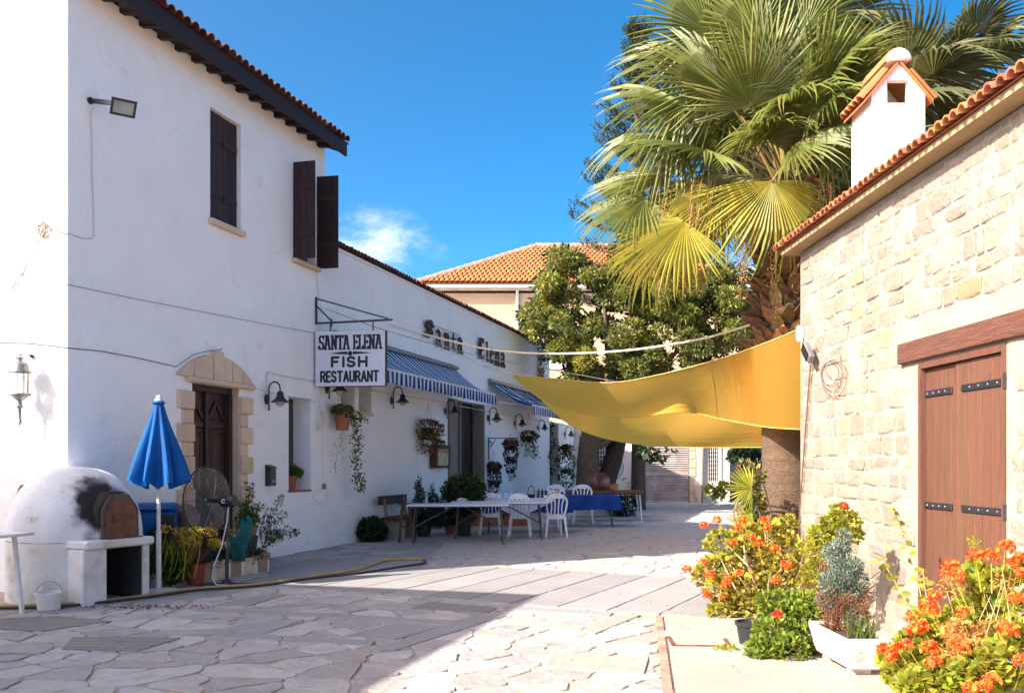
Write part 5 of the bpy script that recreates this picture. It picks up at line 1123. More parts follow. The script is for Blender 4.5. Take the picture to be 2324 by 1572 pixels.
# ------------------------------------------------------------------ chairs and tables
def make_chair():
    t = thing('plastic_chair', '', 'chair', group='white plastic chairs around the restaurant tables')
    m = MB(); n = 14; out = [(-.20, .20), (-.215, 0), (-.19, -.20), (.19, -.20), (.215, 0), (.20, .20), (.10, .225), (-.10, .225)]
    m.v = [(x, y, .425) for x, y in out]+[(x, y, .45) for x, y in out]+[(x*.85, y*.85, .438) for x, y in out]; k = len(out)
    m.f = [tuple(range(k))[::-1]]+[(i, (i+1) % k, (i+1) % k+k, i+k) for i in range(k)]+[(i+k, (i+1) % k+k, (i+1) % k+2*k, i+2*k) for i in range(k)]+[tuple(range(2*k, 3*k))]; m.m = [0]*len(m.f)
    m.build('seat', WPLAS, t, smooth=True)
    f = MB(); pts = [(-.165, -.19, .44), (-.20, -.215, .58), (-.215, -.245, .72)]+[(.205*cos(R(a)), -.25-.02*sin(R(a)), .74+.14*sin(R(a))) for a in range(165, 14, -15)]+[(.215, -.245, .72), (.20, -.215, .58), (.165, -.19, .44)]
    f.tube(pts, .020, 8); f.build('back_frame', WPLAS, t, smooth=True)
    top = MB(); top.add([(-.13, -.272, .80), (.13, -.272, .80), (.08, -.275, .875), (-.08, -.275, .875), (-.13, -.260, .80), (.13, -.260, .80), (.08, -.262, .875), (-.08, -.262, .875)], [(0, 1, 2, 3), (7, 6, 5, 4), (0, 4, 5, 1), (1, 5, 6, 2), (2, 6, 7, 3), (3, 7, 4, 0)]); top.build('top_rail', WPLAS, t)
    for i in range(4):
        a = -1.5+i; m = MB(); P = [(a*.085, -.19, .44), (a*.070, -.222, .58), (a*.075, -.245, .70), (a*.100, -.262, .82)]
        for p, q in zip(P, P[1:]): m.bar(p, q, .024, .012, up=(0, 1, 0))
        m.build('slat', WPLAS, t)
    for sx_ in (-1, 1):
        for sy_ in (-1, 1):
            m = MB(); a = (sx_*.175, sy_*.175, .43); b = (sx_*.225, sy_*.235, 0)
            m.tube([a, b], [.030, .018], 6); m.build('leg', WPLAS, t)
    m = MB(); m.box(-.18, .18, -.19, -.175, .38, .425); m.box(-.18, .18, .18, .195, .38, .425); m.box(-.195, -.18, -.175, .18, .38, .425); m.box(.18, .195, -.175, .18, .38, .425); m.build('apron', WPLAS, t)
    return t
chairs = [(1112, 1213, 4, 1.0, 'white plastic chair leftmost by the small bush, its back towards us'), (1180, 1217.5, -4, 1.0, 'white plastic chair in front of the white draped table, middle of the three backs'),
          (1257, 1218, 12, 1.0, 'white plastic chair nearest the camera, turned slightly, by the table end'), (1246, 1200, 176, 1.0, 'white plastic chair on the far side of the white draped table'),
          (1262, 1188, 182, 1.09, 'tall round backed white chair beside the leftmost end of the blue table'), (1323, 1188, 178, 1.09, 'tall round backed white chair behind the royal blue cloth')]
C0 = make_chair()
for i, (x, y, rz, s_, lb) in enumerate(chairs):
    if i == 0: C0.location = G(x, y); C0.rotation_euler = (0, 0, R(rz)); C0['label'] = lb
    else: dup(C0, G(x, y), R(rz), lb, s_)
def folding_table(label, loc, rz, L_=1.85, Wd=.74, h=.745, top=WTOP, legm=GREYM, group='folding tables outside the restaurant', braces=True):
    t = thing('folding_table', label, 'table', loc, rz, group)
    MB().box(-L_/2, L_/2, -Wd/2, Wd/2, h-.035, h).build('table_top', top, t, bevel=.008)
    MB().box(-L_/2+.02, L_/2-.02, -Wd/2+.02, Wd/2-.02, h-.05, h-.036).build('rim', GREYM, t)
    for sx_ in (-1, 1):
        x = sx_*(L_/2-.16)
        for sy_ in (-1, 1):
            m = MB(); m.tube([(x, sy_*(Wd/2-.09), h-.05), (x+sx_*.03, sy_*(Wd/2-.07), h*.5), (x+sx_*.045, sy_*(Wd/2-.02), 0)], .014, 8); m.build('leg', legm, t, smooth=True)
        MB().bar((x+sx_*.035, -Wd/2+.06, h*.36), (x+sx_*.035, Wd/2-.06, h*.36), .02, .02).build('cross_bar', legm, t)
        if braces:
            for sy_ in (-1, 1): MB().bar((x+sx_*.03, sy_*(Wd/2-.08), h*.42), (sx_*.12, sy_*.08, h-.06), .018, .012).build('brace', legm, t)
    return t
folding_table('long white folding table nearest the camera', G(1040, 1232), R(2), 1.90)
folding_table('second white folding table just behind the first', G(1132, 1222), R(1), 1.92)
folding_table('folding table hidden under the white and blue cloths', Vector((.30, 20.15, 0)), R(0), 1.85)
folding_table('folding table under the royal blue cloth', Vector((1.82, 22.0, 0)), R(-3), 1.35, legm=GREYM)
folding_table('long brown trestle table with white legs behind the blue one', Vector((2.35, 24.1, 0)), R(-1), 2.2, .8, .765, top=BWOOD, legm=WPAINT, braces=False)
folding_table('farther brown trestle table reaching towards the steel shutter', Vector((2.55, 25.7, 0)), R(1), 2.2, .8, .765, top=BWOOD, legm=WPAINT, braces=False)
def cloth(name, label, c, rz, L_, Wd, h, drop, mat, group=None, amp=.03, diamond=False):
    mb = MB(); nx, ny = 54, 34
    for j in range(ny+1):
        for i in range(nx+1):
            a = (i/nx-.5)*(L_+2*drop); b = (j/ny-.5)*(Wd+2*drop); ox = max(0, abs(a)-L_/2); oy = max(0, abs(b)-Wd/2); o_ = max(ox, oy)
            if diamond:
                lim = drop*max(0, 1-abs(a)/(L_/2+drop*.2))*1.25; o_ = min(o_, lim)
            x = max(-L_/2, min(L_/2, a)); y = max(-Wd/2, min(Wd/2, b)); wv = amp*sin((a*11 if oy >= ox else b*11)+c[0]*3)*min(1, o_/drop*1.5)
            x += (1 if a > 0 else -1)*(ox*.06+(wv if ox > 0 and ox >= oy else 0)+(ox > 0)*.012); y += (1 if b > 0 else -1)*(oy*.06+(wv if oy > 0 and oy >= ox else 0)+(oy > 0)*.012)
            mb.v.append((x, y, h-o_*(1-.04*sin(a*7))+.002*noise.noise(Vector((a*5, b*5, 0)))))
    mb.f = [(j*(nx+1)+i, j*(nx+1)+i+1, (j+1)*(nx+1)+i+1, (j+1)*(nx+1)+i) for j in range(ny) for i in range(nx)]; mb.m = [0]*len(mb.f)
    o = mb.build(name, mat, smooth=True, recalc=False); o.location = c; o.rotation_euler = (0, 0, rz); tag(o, label, 'tablecloth', group)
cloth('tablecloth', 'blue undercloth hanging from the set table', (.30, 20.15, 0), 0, 1.90, .78, .752, .30, BCLOTH)
cloth('tablecloth', 'white overcloth laid diagonally on the blue undercloth', (.16, 20.13, 0), 0, 1.5, .83, .762, .34, WCLOTH, diamond=True)
cloth('tablecloth', 'royal blue cloth on the table by the tree', (1.82, 22.0, 0), R(-3), 1.42, .80, .756, .33, BCLOTH, amp=.045)
# things laid on the set table
def glass_cup(x, y, h, r, label): 
    t = MB(); t.lathe([(.0001, 0), (r*.8, 0), (r, h), (r-.004, h), (r*.75, .006), (.0001, .006)], (0, 0, 0), 14); o = t.build('drinking_glass', GLOBE, smooth=True); o.location = (x, y, .765); tag(o, label, 'glass', 'glasses on the set table')
glass_cup(-.43, 20.0, .14, .035, 'clear drinking glass at the left end of the set table'); glass_cup(.86, 19.95, .14, .035, 'clear drinking glass at the right of the set table'); glass_cup(.95, 20.1, .13, .035, 'clear drinking glass beside the table corner')
for i, (x, y, lb) in enumerate(((-.28, 20.0, 'folded white napkin standing beside the left glass'), (-.12, 20.1, 'folded white napkin standing between glass and plant'), (.0, 20.0, 'folded white napkin nearest the table middle'))):
    m = MB(); m.add([(-.06, -.03, 0), (.06, -.03, 0), (.05, .03, 0), (-.05, .03, 0), (-.045, 0, .12), (.02, 0, .15), (.055, .01, .10)], [(0, 1, 6, 5, 4), (1, 2, 6), (2, 3, 4, 5, 6), (3, 0, 4), (3, 2, 1, 0)]); o = m.build('napkin', WCLOTH); o.location = (x, y, .766); tag(o, lb, 'napkin', 'napkins on the set table')
t = thing('handled_basket', 'small dark basket with a hoop handle on the set table', 'basket', (.42, 20.15, .765)); m = MB(); m.lathe([(.07, 0), (.085, .07), (.075, .07), (.06, .008), (.0001, .008)], (0, 0, 0), 14); m.build('basket_body', DWOOD, t); m = MB(); m.tube([(.075*cos(a), 0, .06+.20*sin(a)) for a in [pi*i/12 for i in range(13)]], .008, 6); m.build('handle', LEAFD, t)
t = thing('condiment_caddy', 'dark wooden caddy of bottles on the set table', 'caddy', (.66, 20.15, .765)); m = MB()
for z_ in (.03, .08, .13): m.box(-.13, .13, -.06, .06, z_, z_+.015)
m.build('rack', DWOOD, t)
for x in (-.08, 0, .08): m = MB(); m.lathe([(.0001, 0), (.028, 0), (.028, .13), (.012, .16), (.012, .20), (.0001, .20)], (x, 0, .0), 10); m.build('bottle', DGLASS, t, smooth=True)
for (x, y, lb) in ((.12, 19.9, 'white cup upturned on the white cloth'), (.72, 19.88, 'white cup near the caddy')):
    m = MB(); m.lathe([(.04, 0), (.045, .05), (.03, .06), (.0001, .06)], (0, 0, 0), 14); m.lathe([(.0001, .0), (.07, .002), (.075, .01), (.06, .004)], (0, 0, 0), 16); o = m.build('cup', WPLAS, smooth=True); o.location = (x, y, .766); tag(o, lb, 'cup')
m = MB(); m.lathe([(.10, 0), (.12, .02), (.07, .05), (.02, .065), (.0001, .065)], (0, 0, 0), 16); o = m.build('dish', WPLAS, smooth=True); o.location = G(1052, 1222)+Vector((-.05, .4, .748)); tag(o, 'upturned white dish on the rear white table', 'dish')
# bench, trestle stool
t = thing('bench', 'brown wooden bench with backrest against the white wall', 'bench', LP(uL(905)-1.05, .38, 0), RZL)
bl_ = 1.55
bpos = G(880, 1222)
t.location = LP(8.0, .42, 0)
for i, y in enumerate((-.24, -.10, .04)): MB().box(0, bl_, y, y+.125, .40, .45).build('seat_plank', BWOOD, t, bevel=.006)
MB().box(.05, bl_-.1, .235, .265, .68, .86).build('backrest', BWOOD, t, bevel=.008)
for x in (.22, bl_-.35): MB().box(x, x+.14, -.20, .20, 0, .40).build('leg', SLABL, t, bevel=.01); MB().bar((x+.07, .18, .40), (x+.07, .245, .80), .05, .05).build('back_post', GWOOD, t)
t = thing('trestle_stool', 'tall reddish wooden trestle stool at the left table end', 'stool', G(922, 1231), R(4))
MB().box(-.16, .10, -.10, .12, .72, .755).build('top', BWOOD, t, bevel=.005)
for y in (-.08, .10):
    MB().bar((-.07, y, .72), (-.135, y, 0), .05, .035).build('leg', BWOOD, t); MB().bar((.05, y, .72), (.145, y, 0), .05, .035).build('leg', BWOOD, t); MB().bar((-.10, y-.02, .30), (.11, y-.02, .30), .04, .02).build('rung', BWOOD, t)
# ------------------------------------------------------------------ plants
def blob_pts(blobs, n, shell=.55):
    """points in ellipsoid blobs (x, y, z, r[, rz]), denser towards the outside"""
    B = np.array([(b[0], b[1], b[2], b[3], b[4] if len(b) > 4 else b[3]) for b in blobs]); wt = B[:, 3]**2; idx = RNG.choice(len(B), n, p=wt/wt.sum())
    d = RNG.normal(0, 1, (n, 3)); d /= np.linalg.norm(d, axis=1, keepdims=True); r = (RNG.uniform(0, 1, n)**(1/3)*(1-shell)+shell*RNG.uniform(.8, 1.08, n))
    off = d*r[:, None]*np.stack([B[idx, 3], B[idx, 3], B[idx, 4]], 1); return B[idx, :3]+off, d
def foliage(name, blobs, n, L, W, mat, parent, tpl=LEAF4, up=.5, jit=.6, shell=.5, down=0):
    p, d = blob_pts(blobs, n, shell); d = d+RNG.normal(0, .6, d.shape)+np.array([0, 0, up-down])
    o = scatter(name, tpl, p, rnd_frames(d, jit=jit), RNG.uniform(.7, 1.2, n)*L, RNG.uniform(.7, 1.2, n)*W, mat, parent); o['kind'] = 'stuff'; return o
def pot(parent, r, h, mat=POT, c=(0, 0, 0), rim=True, name='pot'):
    m = MB(); pr = [(.0001, 0), (r*.72, 0), (r*.94, h*.84)]+([(r*1.03, h*.84), (r*1.06, h)] if rim else [(r, h)])+[(r*.93, h), (r*.88, h*.88), (.0001, h*.88)]
    m.lathe(pr, c, 20); o = m.build(name, mat, parent, smooth=True); return o
def stems(parent, base, tips, r=.004, mat=BEIGEST, bend=.15, name='stems'):
    m = MB(); b = Vector(base)
    for tp in tips:
        tp = Vector(tp); md = b.lerp(tp, .5)+Vector((random.gauss(0, bend), random.gauss(0, bend), random.uniform(0, bend)))*(tp-b).length
        m.tube([b+Vector((random.gauss(0, .01), random.gauss(0, .01), 0)), b.lerp(md, .6), md, md.lerp(tp, .55), tp], [r*1.5, r*1.3, r, r*.8, r*.5], 5)
    o = m.build(name, mat, parent); o['kind'] = 'stuff'; return o
def trail(pts, n, spread, L, W, mat, parent, name='trailing_leaves'):
    P = [Vector(p) for p in pts]; m = MB(); m.tube(P, .004, 4); m.build('vine', BEIGEST, parent); t = RNG.uniform(0, 1, n)*(len(P)-1.001); i = t.astype(int); s = t-i
    A = np.array([tuple(p) for p in P]); c = A[i]*(1-s)[:, None]+A[i+1]*s[:, None]+RNG.normal(0, spread, (n, 3))*np.array([1, 1, .5])
    d = RNG.normal(0, .8, (n, 3))+np.array([0, 0, -.5]); o = scatter(name, LEAF4, c, rnd_frames(d), L, W, mat, parent); o['kind'] = 'stuff'; return o
# pots hanging from the restaurant wall
def hang(label, u, o_, zp, r, h, potm=POT, cat='hanging plant', wire=.6, dbl=False):
    t = thing('hanging_plant', label, cat, LP(u, o_, zp), RZL, 'plants hanging on the restaurant wall')
    pot(t, r, h, potm, (0, 0, 0)); 
    if dbl: pot(t, r*.72, h*.8, potm, (-.02, .02, h*.75), name='inner_pot')
    m = MB()
    for a in (.4, 2.5, 4.6): m.tube([(r*cos(a), r*sin(a), h), (0, 0, h+wire)], .003, 4)
    m.tube([(0, 0, h+wire), (0, 0, h+wire+.05)], .004, 4); m.build('hanger', CABLE, t); return t
def wz(x, y, o_): return LZ(x, y, o_)
u, z = wz(777, 976, .22)
t = hang('hanging terracotta pot under the sign with ivy trailing down its right side', u, .22, z, .15, .22, dbl=True)
foliage('foliage', [(0, 0, .36, .20, .09), (.15, 0, .30, .13), (-.2, 0, .34, .1, .07)], 420, .055, .045, LEAFG, t)
trail([(.15, -.02, .28), (.42, -.04, .2), (.50, -.05, -.15), (.46, -.04, -.5), (.56, -.05, -.85), (.66, -.06, -1.12)], 420, .055, .055, .045, LEAFG, t); trail([(.15, -.02, .2), (.62, -.04, .34), (.78, -.04, .20)], 90, .05, .05, .04, LEAFG, t)
trail([(-.05, -.02, 0), (-.12, -.04, -.25), (-.3, -.04, -.45), (-.36, -.04, -.75)], 40, .05, .04, .03, LEAFR, t)
u, z = wz(972, 975, .2); t = hang('dry russet hanging basket right of the third lamp', u, .2, z-.12, .15, .16, DWOOD, wire=.5)
foliage('foliage', [(0, 0, .12, .36, .24), (.1, 0, -.1, .25, .2), (-.15, 0, -.2, .2, .25)], 700, .06, .045, LEAFR, t); foliage('green_foliage', [(0, 0, .12, .34, .22), (.1, 0, -.2, .22, .2)], 500, .06, .045, LEAFD, t)
u, z = wz(1001, 1005, .15); t = thing('leaf_tuft', 'small green tuft sitting on the menu case', 'plant', LP(11.55, .10, 1.945), RZL); foliage('foliage', [(0, 0, .03, .13, .06)], 120, .06, .045, LEAFG, t)
# iron bracket with two pots
ub = uL(1108); t = thing('pot_bracket', 'black scrolled iron bracket holding two dark trailing plants', 'bracket', LP(ub, 0, 0), RZL)
_, za = wz(1108, 994, 0); _, zb = wz(1108, 1042, 0)
MB().bar((0, -.02, za+.02), (0, -.02, zb), .025, .02).build('upright', BLACK, t); MB().bar((0, -.02, za), (0, -.86, za), .022, .022).build('arm', BLACK, t)
m = MB(); m.tube([(0, -.05-.09*cos(a)*(1-a/14), za-.16+.09*sin(a)*(1-a/14)) for a in [i*.5 for i in range(18)]], .008, 5); m.tube([(0, -.22, za-.02), (0, -.05, za-.3)], .008, 5); m.build('scroll', BLACK, t)
for (x, y, pr_, oo, lb) in ((1120, 1062, .14, .14, 'dark purple trailing plant hanging lower left from the iron bracket'), (1159, 1010, .17, .66, 'dark purple trailing plant at the outer end of the iron bracket')):
    u, z = wz(x, y, oo); t = hang(lb, u, oo, z, pr_, .17, wire=.3 if oo < .5 else .12)
    foliage('foliage', [(0, 0, .02, .21, .14), (.02, 0, -.25, .20, .25), (.03, 0, -.55, .15, .22), (.04, 0, -.8, .09, .15)], 900, .075, .055, LEAFP, t)
u, z = wz(1200, 1000, .2); t = hang('pale green trailing plant between the last two awning lamps', u, .2, z, .15, .15, DWOOD, wire=.7)
foliage('foliage', [(0, 0, .12, .30, .17)], 420, .085, .05, LEAFG, t); trail([(.2, 0, .1), (.6, 0, -.2), (.85, -.02, -.55)], 120, .07, .08, .05, LEAFG, t); trail([(-.2, 0, .1), (-.3, 0, -.2), (-.25, 0, -.5)], 70, .06, .08, .05, LEAFG, t)
u, z = wz(1285, 1022, .3); t = hang('last hanging pot by the drainpipe with long dark green trails', u, .3, z-.05, .2, .22, wire=.6)
foliage('foliage', [(0, 0, .1, .28, .15), (0, 0, -.4, .36, .4), (.05, 0, -.95, .33, .35)], 1000, .09, .06, LEAFD, t)
t = thing('wall_creeper', 'thin dry creeper hanging from the roof edge near the building corner', 'creeper', LP(uL(1222), .03, 0), RZL)
_, zt = wz(1222, 800, 0)
for k, (dx, ln) in enumerate(((-.4, 1.0), (.0, 1.35), (.5, 1.0))): trail([(0, -.05, zt+.1), (dx*.3, -.05, zt-.5), (dx*.5, -.06, zt-.9), (dx*1.5, -.06, zt-ln)], 60, .05, .10, .08, LEAFR, t)
foliage('foliage', [(.0, -.08, zt+.05, .3, .3), (.1, -.05, zt-.3, .25, .3)], 160, .12, .09, LEAFD, t)
t = thing('wall_ivy', 'dark reddish ivy climbing the end of the restaurant above the yard wall', 'ivy', LP(22.9, -.75, 0), RZL)
foliage('foliage', [(-.2, .75, 4.9, .3, .5), (.0, .8, 4.3, .35, .5), (.3, .5, 3.7, .5, .4), (.9, .4, 3.2, .6, .3)], 1300, .15, .12, LEAFD, t); foliage('russet_foliage', [(-.2, .7, 4.8, .3, .5), (.1, .7, 4.2, .35, .6)], 420, .14, .11, LEAFR, t)
u = uL(1262); t = thing('wall_creeper', 'creeper hanging in the reveal of the far doorway', 'creeper', LP(22.6, .04, 0), RZL); trail([(0, -.03, 3.0), (.2, -.04, 2.3), (-.3, -.04, 1.7), (.1, -.04, 1.1)], 110, .06, .10, .08, LEAFD, t)
# window sill pot
t = thing('potted_plant', 'terracotta pot with fleshy green plant in the deep window', 'potted plant', LP(5.22, -.17, 1.055), RZL); pot(t, .135, .24); foliage('foliage', [(0, 0, .30, .19, .10), (.12, -.05, .27, .12, .08)], 420, .07, .04, LEAFG, t, up=.9)
# plants on the ground by the tables
def ground_plant(label, x, y, cat='plant', name='shrub', rz=0): return thing(name, label, cat, G(x, y), rz)
t = ground_plant('small round dark bush at the foot of the wall left of the bench', 845, 1229); foliage('foliage', [(0, 0, .24, .26, .22), (-.1, -.05, .17, .17), (.12, 0, .19, .17)], 1500, .075, .065, LEAFD, t, tpl=LEAF6); stems(t, (0, 0, 0), [(random.gauss(0, .12), random.gauss(0, .1), .3) for _ in range(8)], .008)
t = ground_plant('twin spired grey green conifer in a pot behind the first table', 962, 1218, name='potted_conifer'); pot(t, .17, .26, DPLAS)
sp = []
for cx_, hh in ((-.10, 1.22), (.18, 1.02), (.32, .74)):
    for k in range(14): f = k/13; sp.append((cx_+.02*sin(k), .02*cos(k), .25+(hh-.25)*f, .15*(1-f)**.7+.025, .09))
foliage('foliage', sp, 3600, .075, .018, LEAFP, t, up=1.4, shell=.3); foliage('green_foliage', sp, 1500, .07, .018, LEAFD, t, up=1.4, shell=.3)
m = MB(); m.tube([(0, 0, .2), (-.08, 0, .6), (-.1, 0, 1.15)], .012, 6); m.tube([(0, 0, .2), (.14, 0, .5), (.18, 0, .95)], .012, 6); m.build('stem', BARK, t)
t = ground_plant('big leafy dark green bush in a black pot before the entrance', 1052, 1216, name='potted_bush'); pot(t, .19, .46, DPLAS)
foliage('foliage', [(0, 0, .86, .37, .30), (-.22, 0, .92, .24), (.22, 0, .92, .25), (.1, 0, 1.08, .22), (-.12, 0, 1.05, .2), (0, -.1, .62, .28, .2), (-.3, 0, .75, .15), (.05, .0, .42, .20, .15)], 3400, .085, .035, LEAFD, t, up=.7); foliage('young_leaves', [(0, 0, 1.05, .33, .2), (-.34, 0, .92, .12), (.3, 0, 1.08, .14)], 360, .09, .035, LEAFG, t, up=1)
m = MB(); m.tube([(0, 0, .4), (.01, 0, .9)], .02, 6); m.build('stem', BARK, t)
t = thing('planter_box', 'low reddish wooden planter box behind the plastic chairs', 'planter', Vector((-.35, 22.3, 0)), R(5)); MB().box(-.65, .75, -.16, .16, 0, .30).build('box_body', POT, t, bevel=.01); foliage('foliage', [(-.4, 0, .42, .25, .15), (.1, 0, .40, .3, .18), (.5, 0, .45, .25, .2)], 800, .09, .07, LEAFD, t)
t = ground_plant('low leafy plant in a clay pot left of the black pot', 1022, 1212); pot(t, .13, .22); foliage('foliage', [(0, 0, .33, .2, .14)], 320, .08, .07, LEAFD, t)
# ------------------------------------------------------------------ planter bed by the arched door
a, b = Vector((-3.97, 11.66, 0)), Vector((-3.42, 12.86, 0)); e = LP(3.0, .0); s0 = Vector((-4.28, 11.05, 0))
t = thing('planter_bed', 'rough stone edged planting bed in front of the arched door', 'planter', a)
def edging(p, q, n, h=.25):
    for i in range(n):
        u_ = p.lerp(q, i/n+.01)-a; v_ = p.lerp(q, (i+1)/n-.012)-a; z_ = h*random.uniform(.92, 1.05); m = MB(); m.bar((u_.x, u_.y, z_/2), (v_.x, v_.y, z_/2), .13, z_)
        m.build('edging_stone', OCHRE if i % 2 == 0 else LIME, t, bevel=.03)
    m = MB(); m.bar(p-a+Vector((0, 0, h*.42)), q-a+Vector((0, 0, h*.42)), .105, h*.84); m.build('mortar', WHITED, t)
edging(a, b, 5); edging(s0, a, 3, .22)
pb = LP(3.05, .02); edging(b, b.lerp(pb, .9), 2, .24)
sl_ = [s0-a, a-a, b-a, pb-a, LP(.45, .02)-a]; m = MB(); m.add([(p.x, p.y, .19) for p in sl_], [tuple(range(5))]); m.build('soil_fill', SOIL, t)
t = ground_plant('dense dark feathery shrub between the oven and the red pot', 384, 1333, name='shrub'); foliage('foliage', [(-.08, .05, .30, .28, .28), (-.18, .05, .50, .18), (.05, 0, .22, .18), (-.12, .05, .62, .14), (.06, .1, .38, .13)], 6500, .045, .012, LEAFD, t, up=.3, shell=.45); foliage('green_foliage', [(-.08, 0, .32, .29, .29), (.06, 0, .24, .18)], 1800, .045, .013, LEAFG, t, up=.3); stems(t, (0, 0, 0), [(random.gauss(0, .15), random.gauss(0, .1), random.uniform(.3, .6)) for _ in range(14)], .005, BARK)
t = thing('grass_plant', 'clump of long pale green blades behind the parasol pole', 'plant', Vector((-4.20, 11.22, .12))); n = 150
p = np.stack([RNG.normal(0, .15, n), RNG.normal(0, .1, n), np.zeros(n)], 1); d = np.stack([RNG.normal(.1, .3, n), RNG.normal(0, .25, n), np.ones(n)], 1)
BLADE = (np.array([(0, .5, 0), (0, -.5, 0), (.5, .42, .02), (.5, -.42, .02), (.85, .2, -.04), (.85, -.2, -.04), (1, 0, -.10)]), [(0, 1, 3), (0, 3, 2), (2, 3, 5), (2, 5, 4), (4, 5, 6)])
scatter('blades', BLADE, p, rnd_frames(d, up=(1, 0, 0), jit=1), RNG.uniform(.38, .62, n), .020, LEAFL, t)['kind'] = 'stuff'
t = thing('potted_plant', 'red clay pot with sparse russet and yellow twiggy plant', 'potted plant', G(444, 1328)); pot(t, .125, .27, M('red_glazed_pot', (.30, .06, .038), (.22, .045, .03), scale=5, rough=.7)); tips = [(random.gauss(.0, .22), random.gauss(0, .15), random.uniform(.45, .74)) for _ in range(46)]; stems(t, (0, 0, .24), tips, .0035, RCABLE)
foliage('foliage', [(q[0], q[1], q[2], .055, .04) for q in tips], 1500, .028, .022, SUNLEAF, t, up=.4); foliage('lime_foliage', [(q[0]-.05, q[1], q[2], .06, .04) for q in tips[:26]], 1000, .028, .022, LEAFL, t, up=.4)
t = thing('storage_bin', 'bright blue plastic bin with lid behind the parasol', 'bin', Vector((-4.46, 11.62, .07)), R(12)); m = MB(); m.lathe([(.20, 0), (.235, .62), (.235, .84)], (0, 0, 0), 4, pi/4, 1.35, 1.1)
m.build('bin_body', BPLAS, t, bevel=.02); m = MB(); m.lathe([(.27, .842), (.275, .90), (.20, .945)], (0, 0, 0), 4, pi/4, 1.35, 1.1); m.build('lid', BPLAS, t, bevel=.03); MB().box(.06, .235, -.2, -.17, .60, .80).build('dark_opening', DPLAS, t)
t = thing('clay_jar', 'big brown glazed clay jar with white specks by the door', 'jar', Vector((-4.28, 12.10, 0)));  m = MB(); m.lathe([(.0001, 0), (.12, 0), (.18, .30), (.21, .60), (.19, .82), (.12, .95), (.0001, .99)], (0, 0, 0), 24); m.build('jar_body', BROWNJ, t, smooth=True)
t = thing('cloth_bag', 'crumpled teal cloth hanging by the fan pole', 'cloth', Vector((-3.60, 12.20, .19))); m = MB(); n = 22
for i in range(12):
    f = i/11; rr = .03+.085*sin(pi*f*.85)**.8
    for k in range(n): a_ = 2*pi*k/n; q_ = 1+.30*sin(3*a_+f*4)+.35*noise.noise(Vector((cos(a_)*2, sin(a_)*2, f*5))); m.v.append((rr*q_*cos(a_)+.08*(1-f)**2+.03*sin(f*7), rr*q_*sin(a_)*.8, .56*(1-f)+.03+.05*sin(a_*2+1)*(1-f)))
m.f = [(i*n+k, i*n+(k+1) % n, (i+1)*n+(k+1) % n, (i+1)*n+k) for i in range(11) for k in range(n)]; m.m = [0]*len(m.f); m.build('cloth_body', TEAL, t, smooth=True)
# pots at the right end of the bed
t = thing('potted_plant', 'tall leafy stem in a terracotta pot stacked on a dark pot', 'potted plant', G(556, 1290)+Vector((0, .12, .16))); pot(t, .155, .30, M('slate_pot', (.055, .065, .07), (.04, .045, .05)), rim=False, name='outer_pot'); pot(t, .16, .15, POT, (0, 0, .30)); m = MB()
for (tx, ty, tz) in ((.03, 0, 1.02), (.16, .05, .72), (-.07, 0, .75)): m.tube([(0, 0, .4), (tx*.5, ty, (tz+.4)/2), (tx, ty, tz)], .007, 5)
m.build('stem', LEAFG, t); sp = []
for (tx, tz) in ((.03, 1.02), (.16, .72), (-.07, .75)): sp += [(tx*f, 0, .42+(tz-.42)*f, .075*(1-.3*f), .04) for f in (.1, .25, .4, .55, .7, .85, 1)]
foliage('foliage', sp, 900, .06, .022, LEAFG, t, up=.35); foliage('lower_foliage', [(0, 0, .52, .17, .10)], 320, .05, .03, LEAFG, t)
t = thing('potted_plant', 'leggy spreading plant with dried purple flower heads beside the mailbox wall', 'potted plant', G(588, 1285)+Vector((.02, .10, .13))); pot(t, .075, .14, LIME); pot(t, .10, .10, DPLAS, (.0, 0, -.10), name='saucer'); tips = [(.12, 0, .72), (.26, 0, .84), (.42, 0, .42), (.22, 0, .36), (.05, 0, .6), (.33, .02, .66), (.5, 0, .38)]; stems(t, (0, 0, .12), tips, .005, LEAFG, .1)
sp = [(q[0]*f, q[1], .12+(q[2]-.12)*f**.8, .055, .05) for q in tips for f in (.3, .5, .7, .9)]; foliage('foliage', sp, 800, .045, .02, LEAFG, t, up=.3)
foliage('dried_flowers', [(.27, 0, .86, .035, .05), (.50, 0, .36, .05, .05), (.24, 0, .34, .045, .06), (.30, 0, .89, .02)], 260, .03, .018, M('dried_purple_flower', (.13, .05, .05), (.09, .035, .04), island=.3), t)
t = thing('ground_cover', 'low green creeping plants filling the planting bed', 'ground cover', (-3.9, 12.2, .19), kind='stuff'); foliage('foliage', [(.1, .3, .03, .25, .09), (.3, .6, .03, .25, .09), (-.05, 0, .03, .2, .08), (.0, -.3, .04, .2, .12), (.2, .45, .05, .3, .12)], 1500, .04, .025, LEAFD, t)
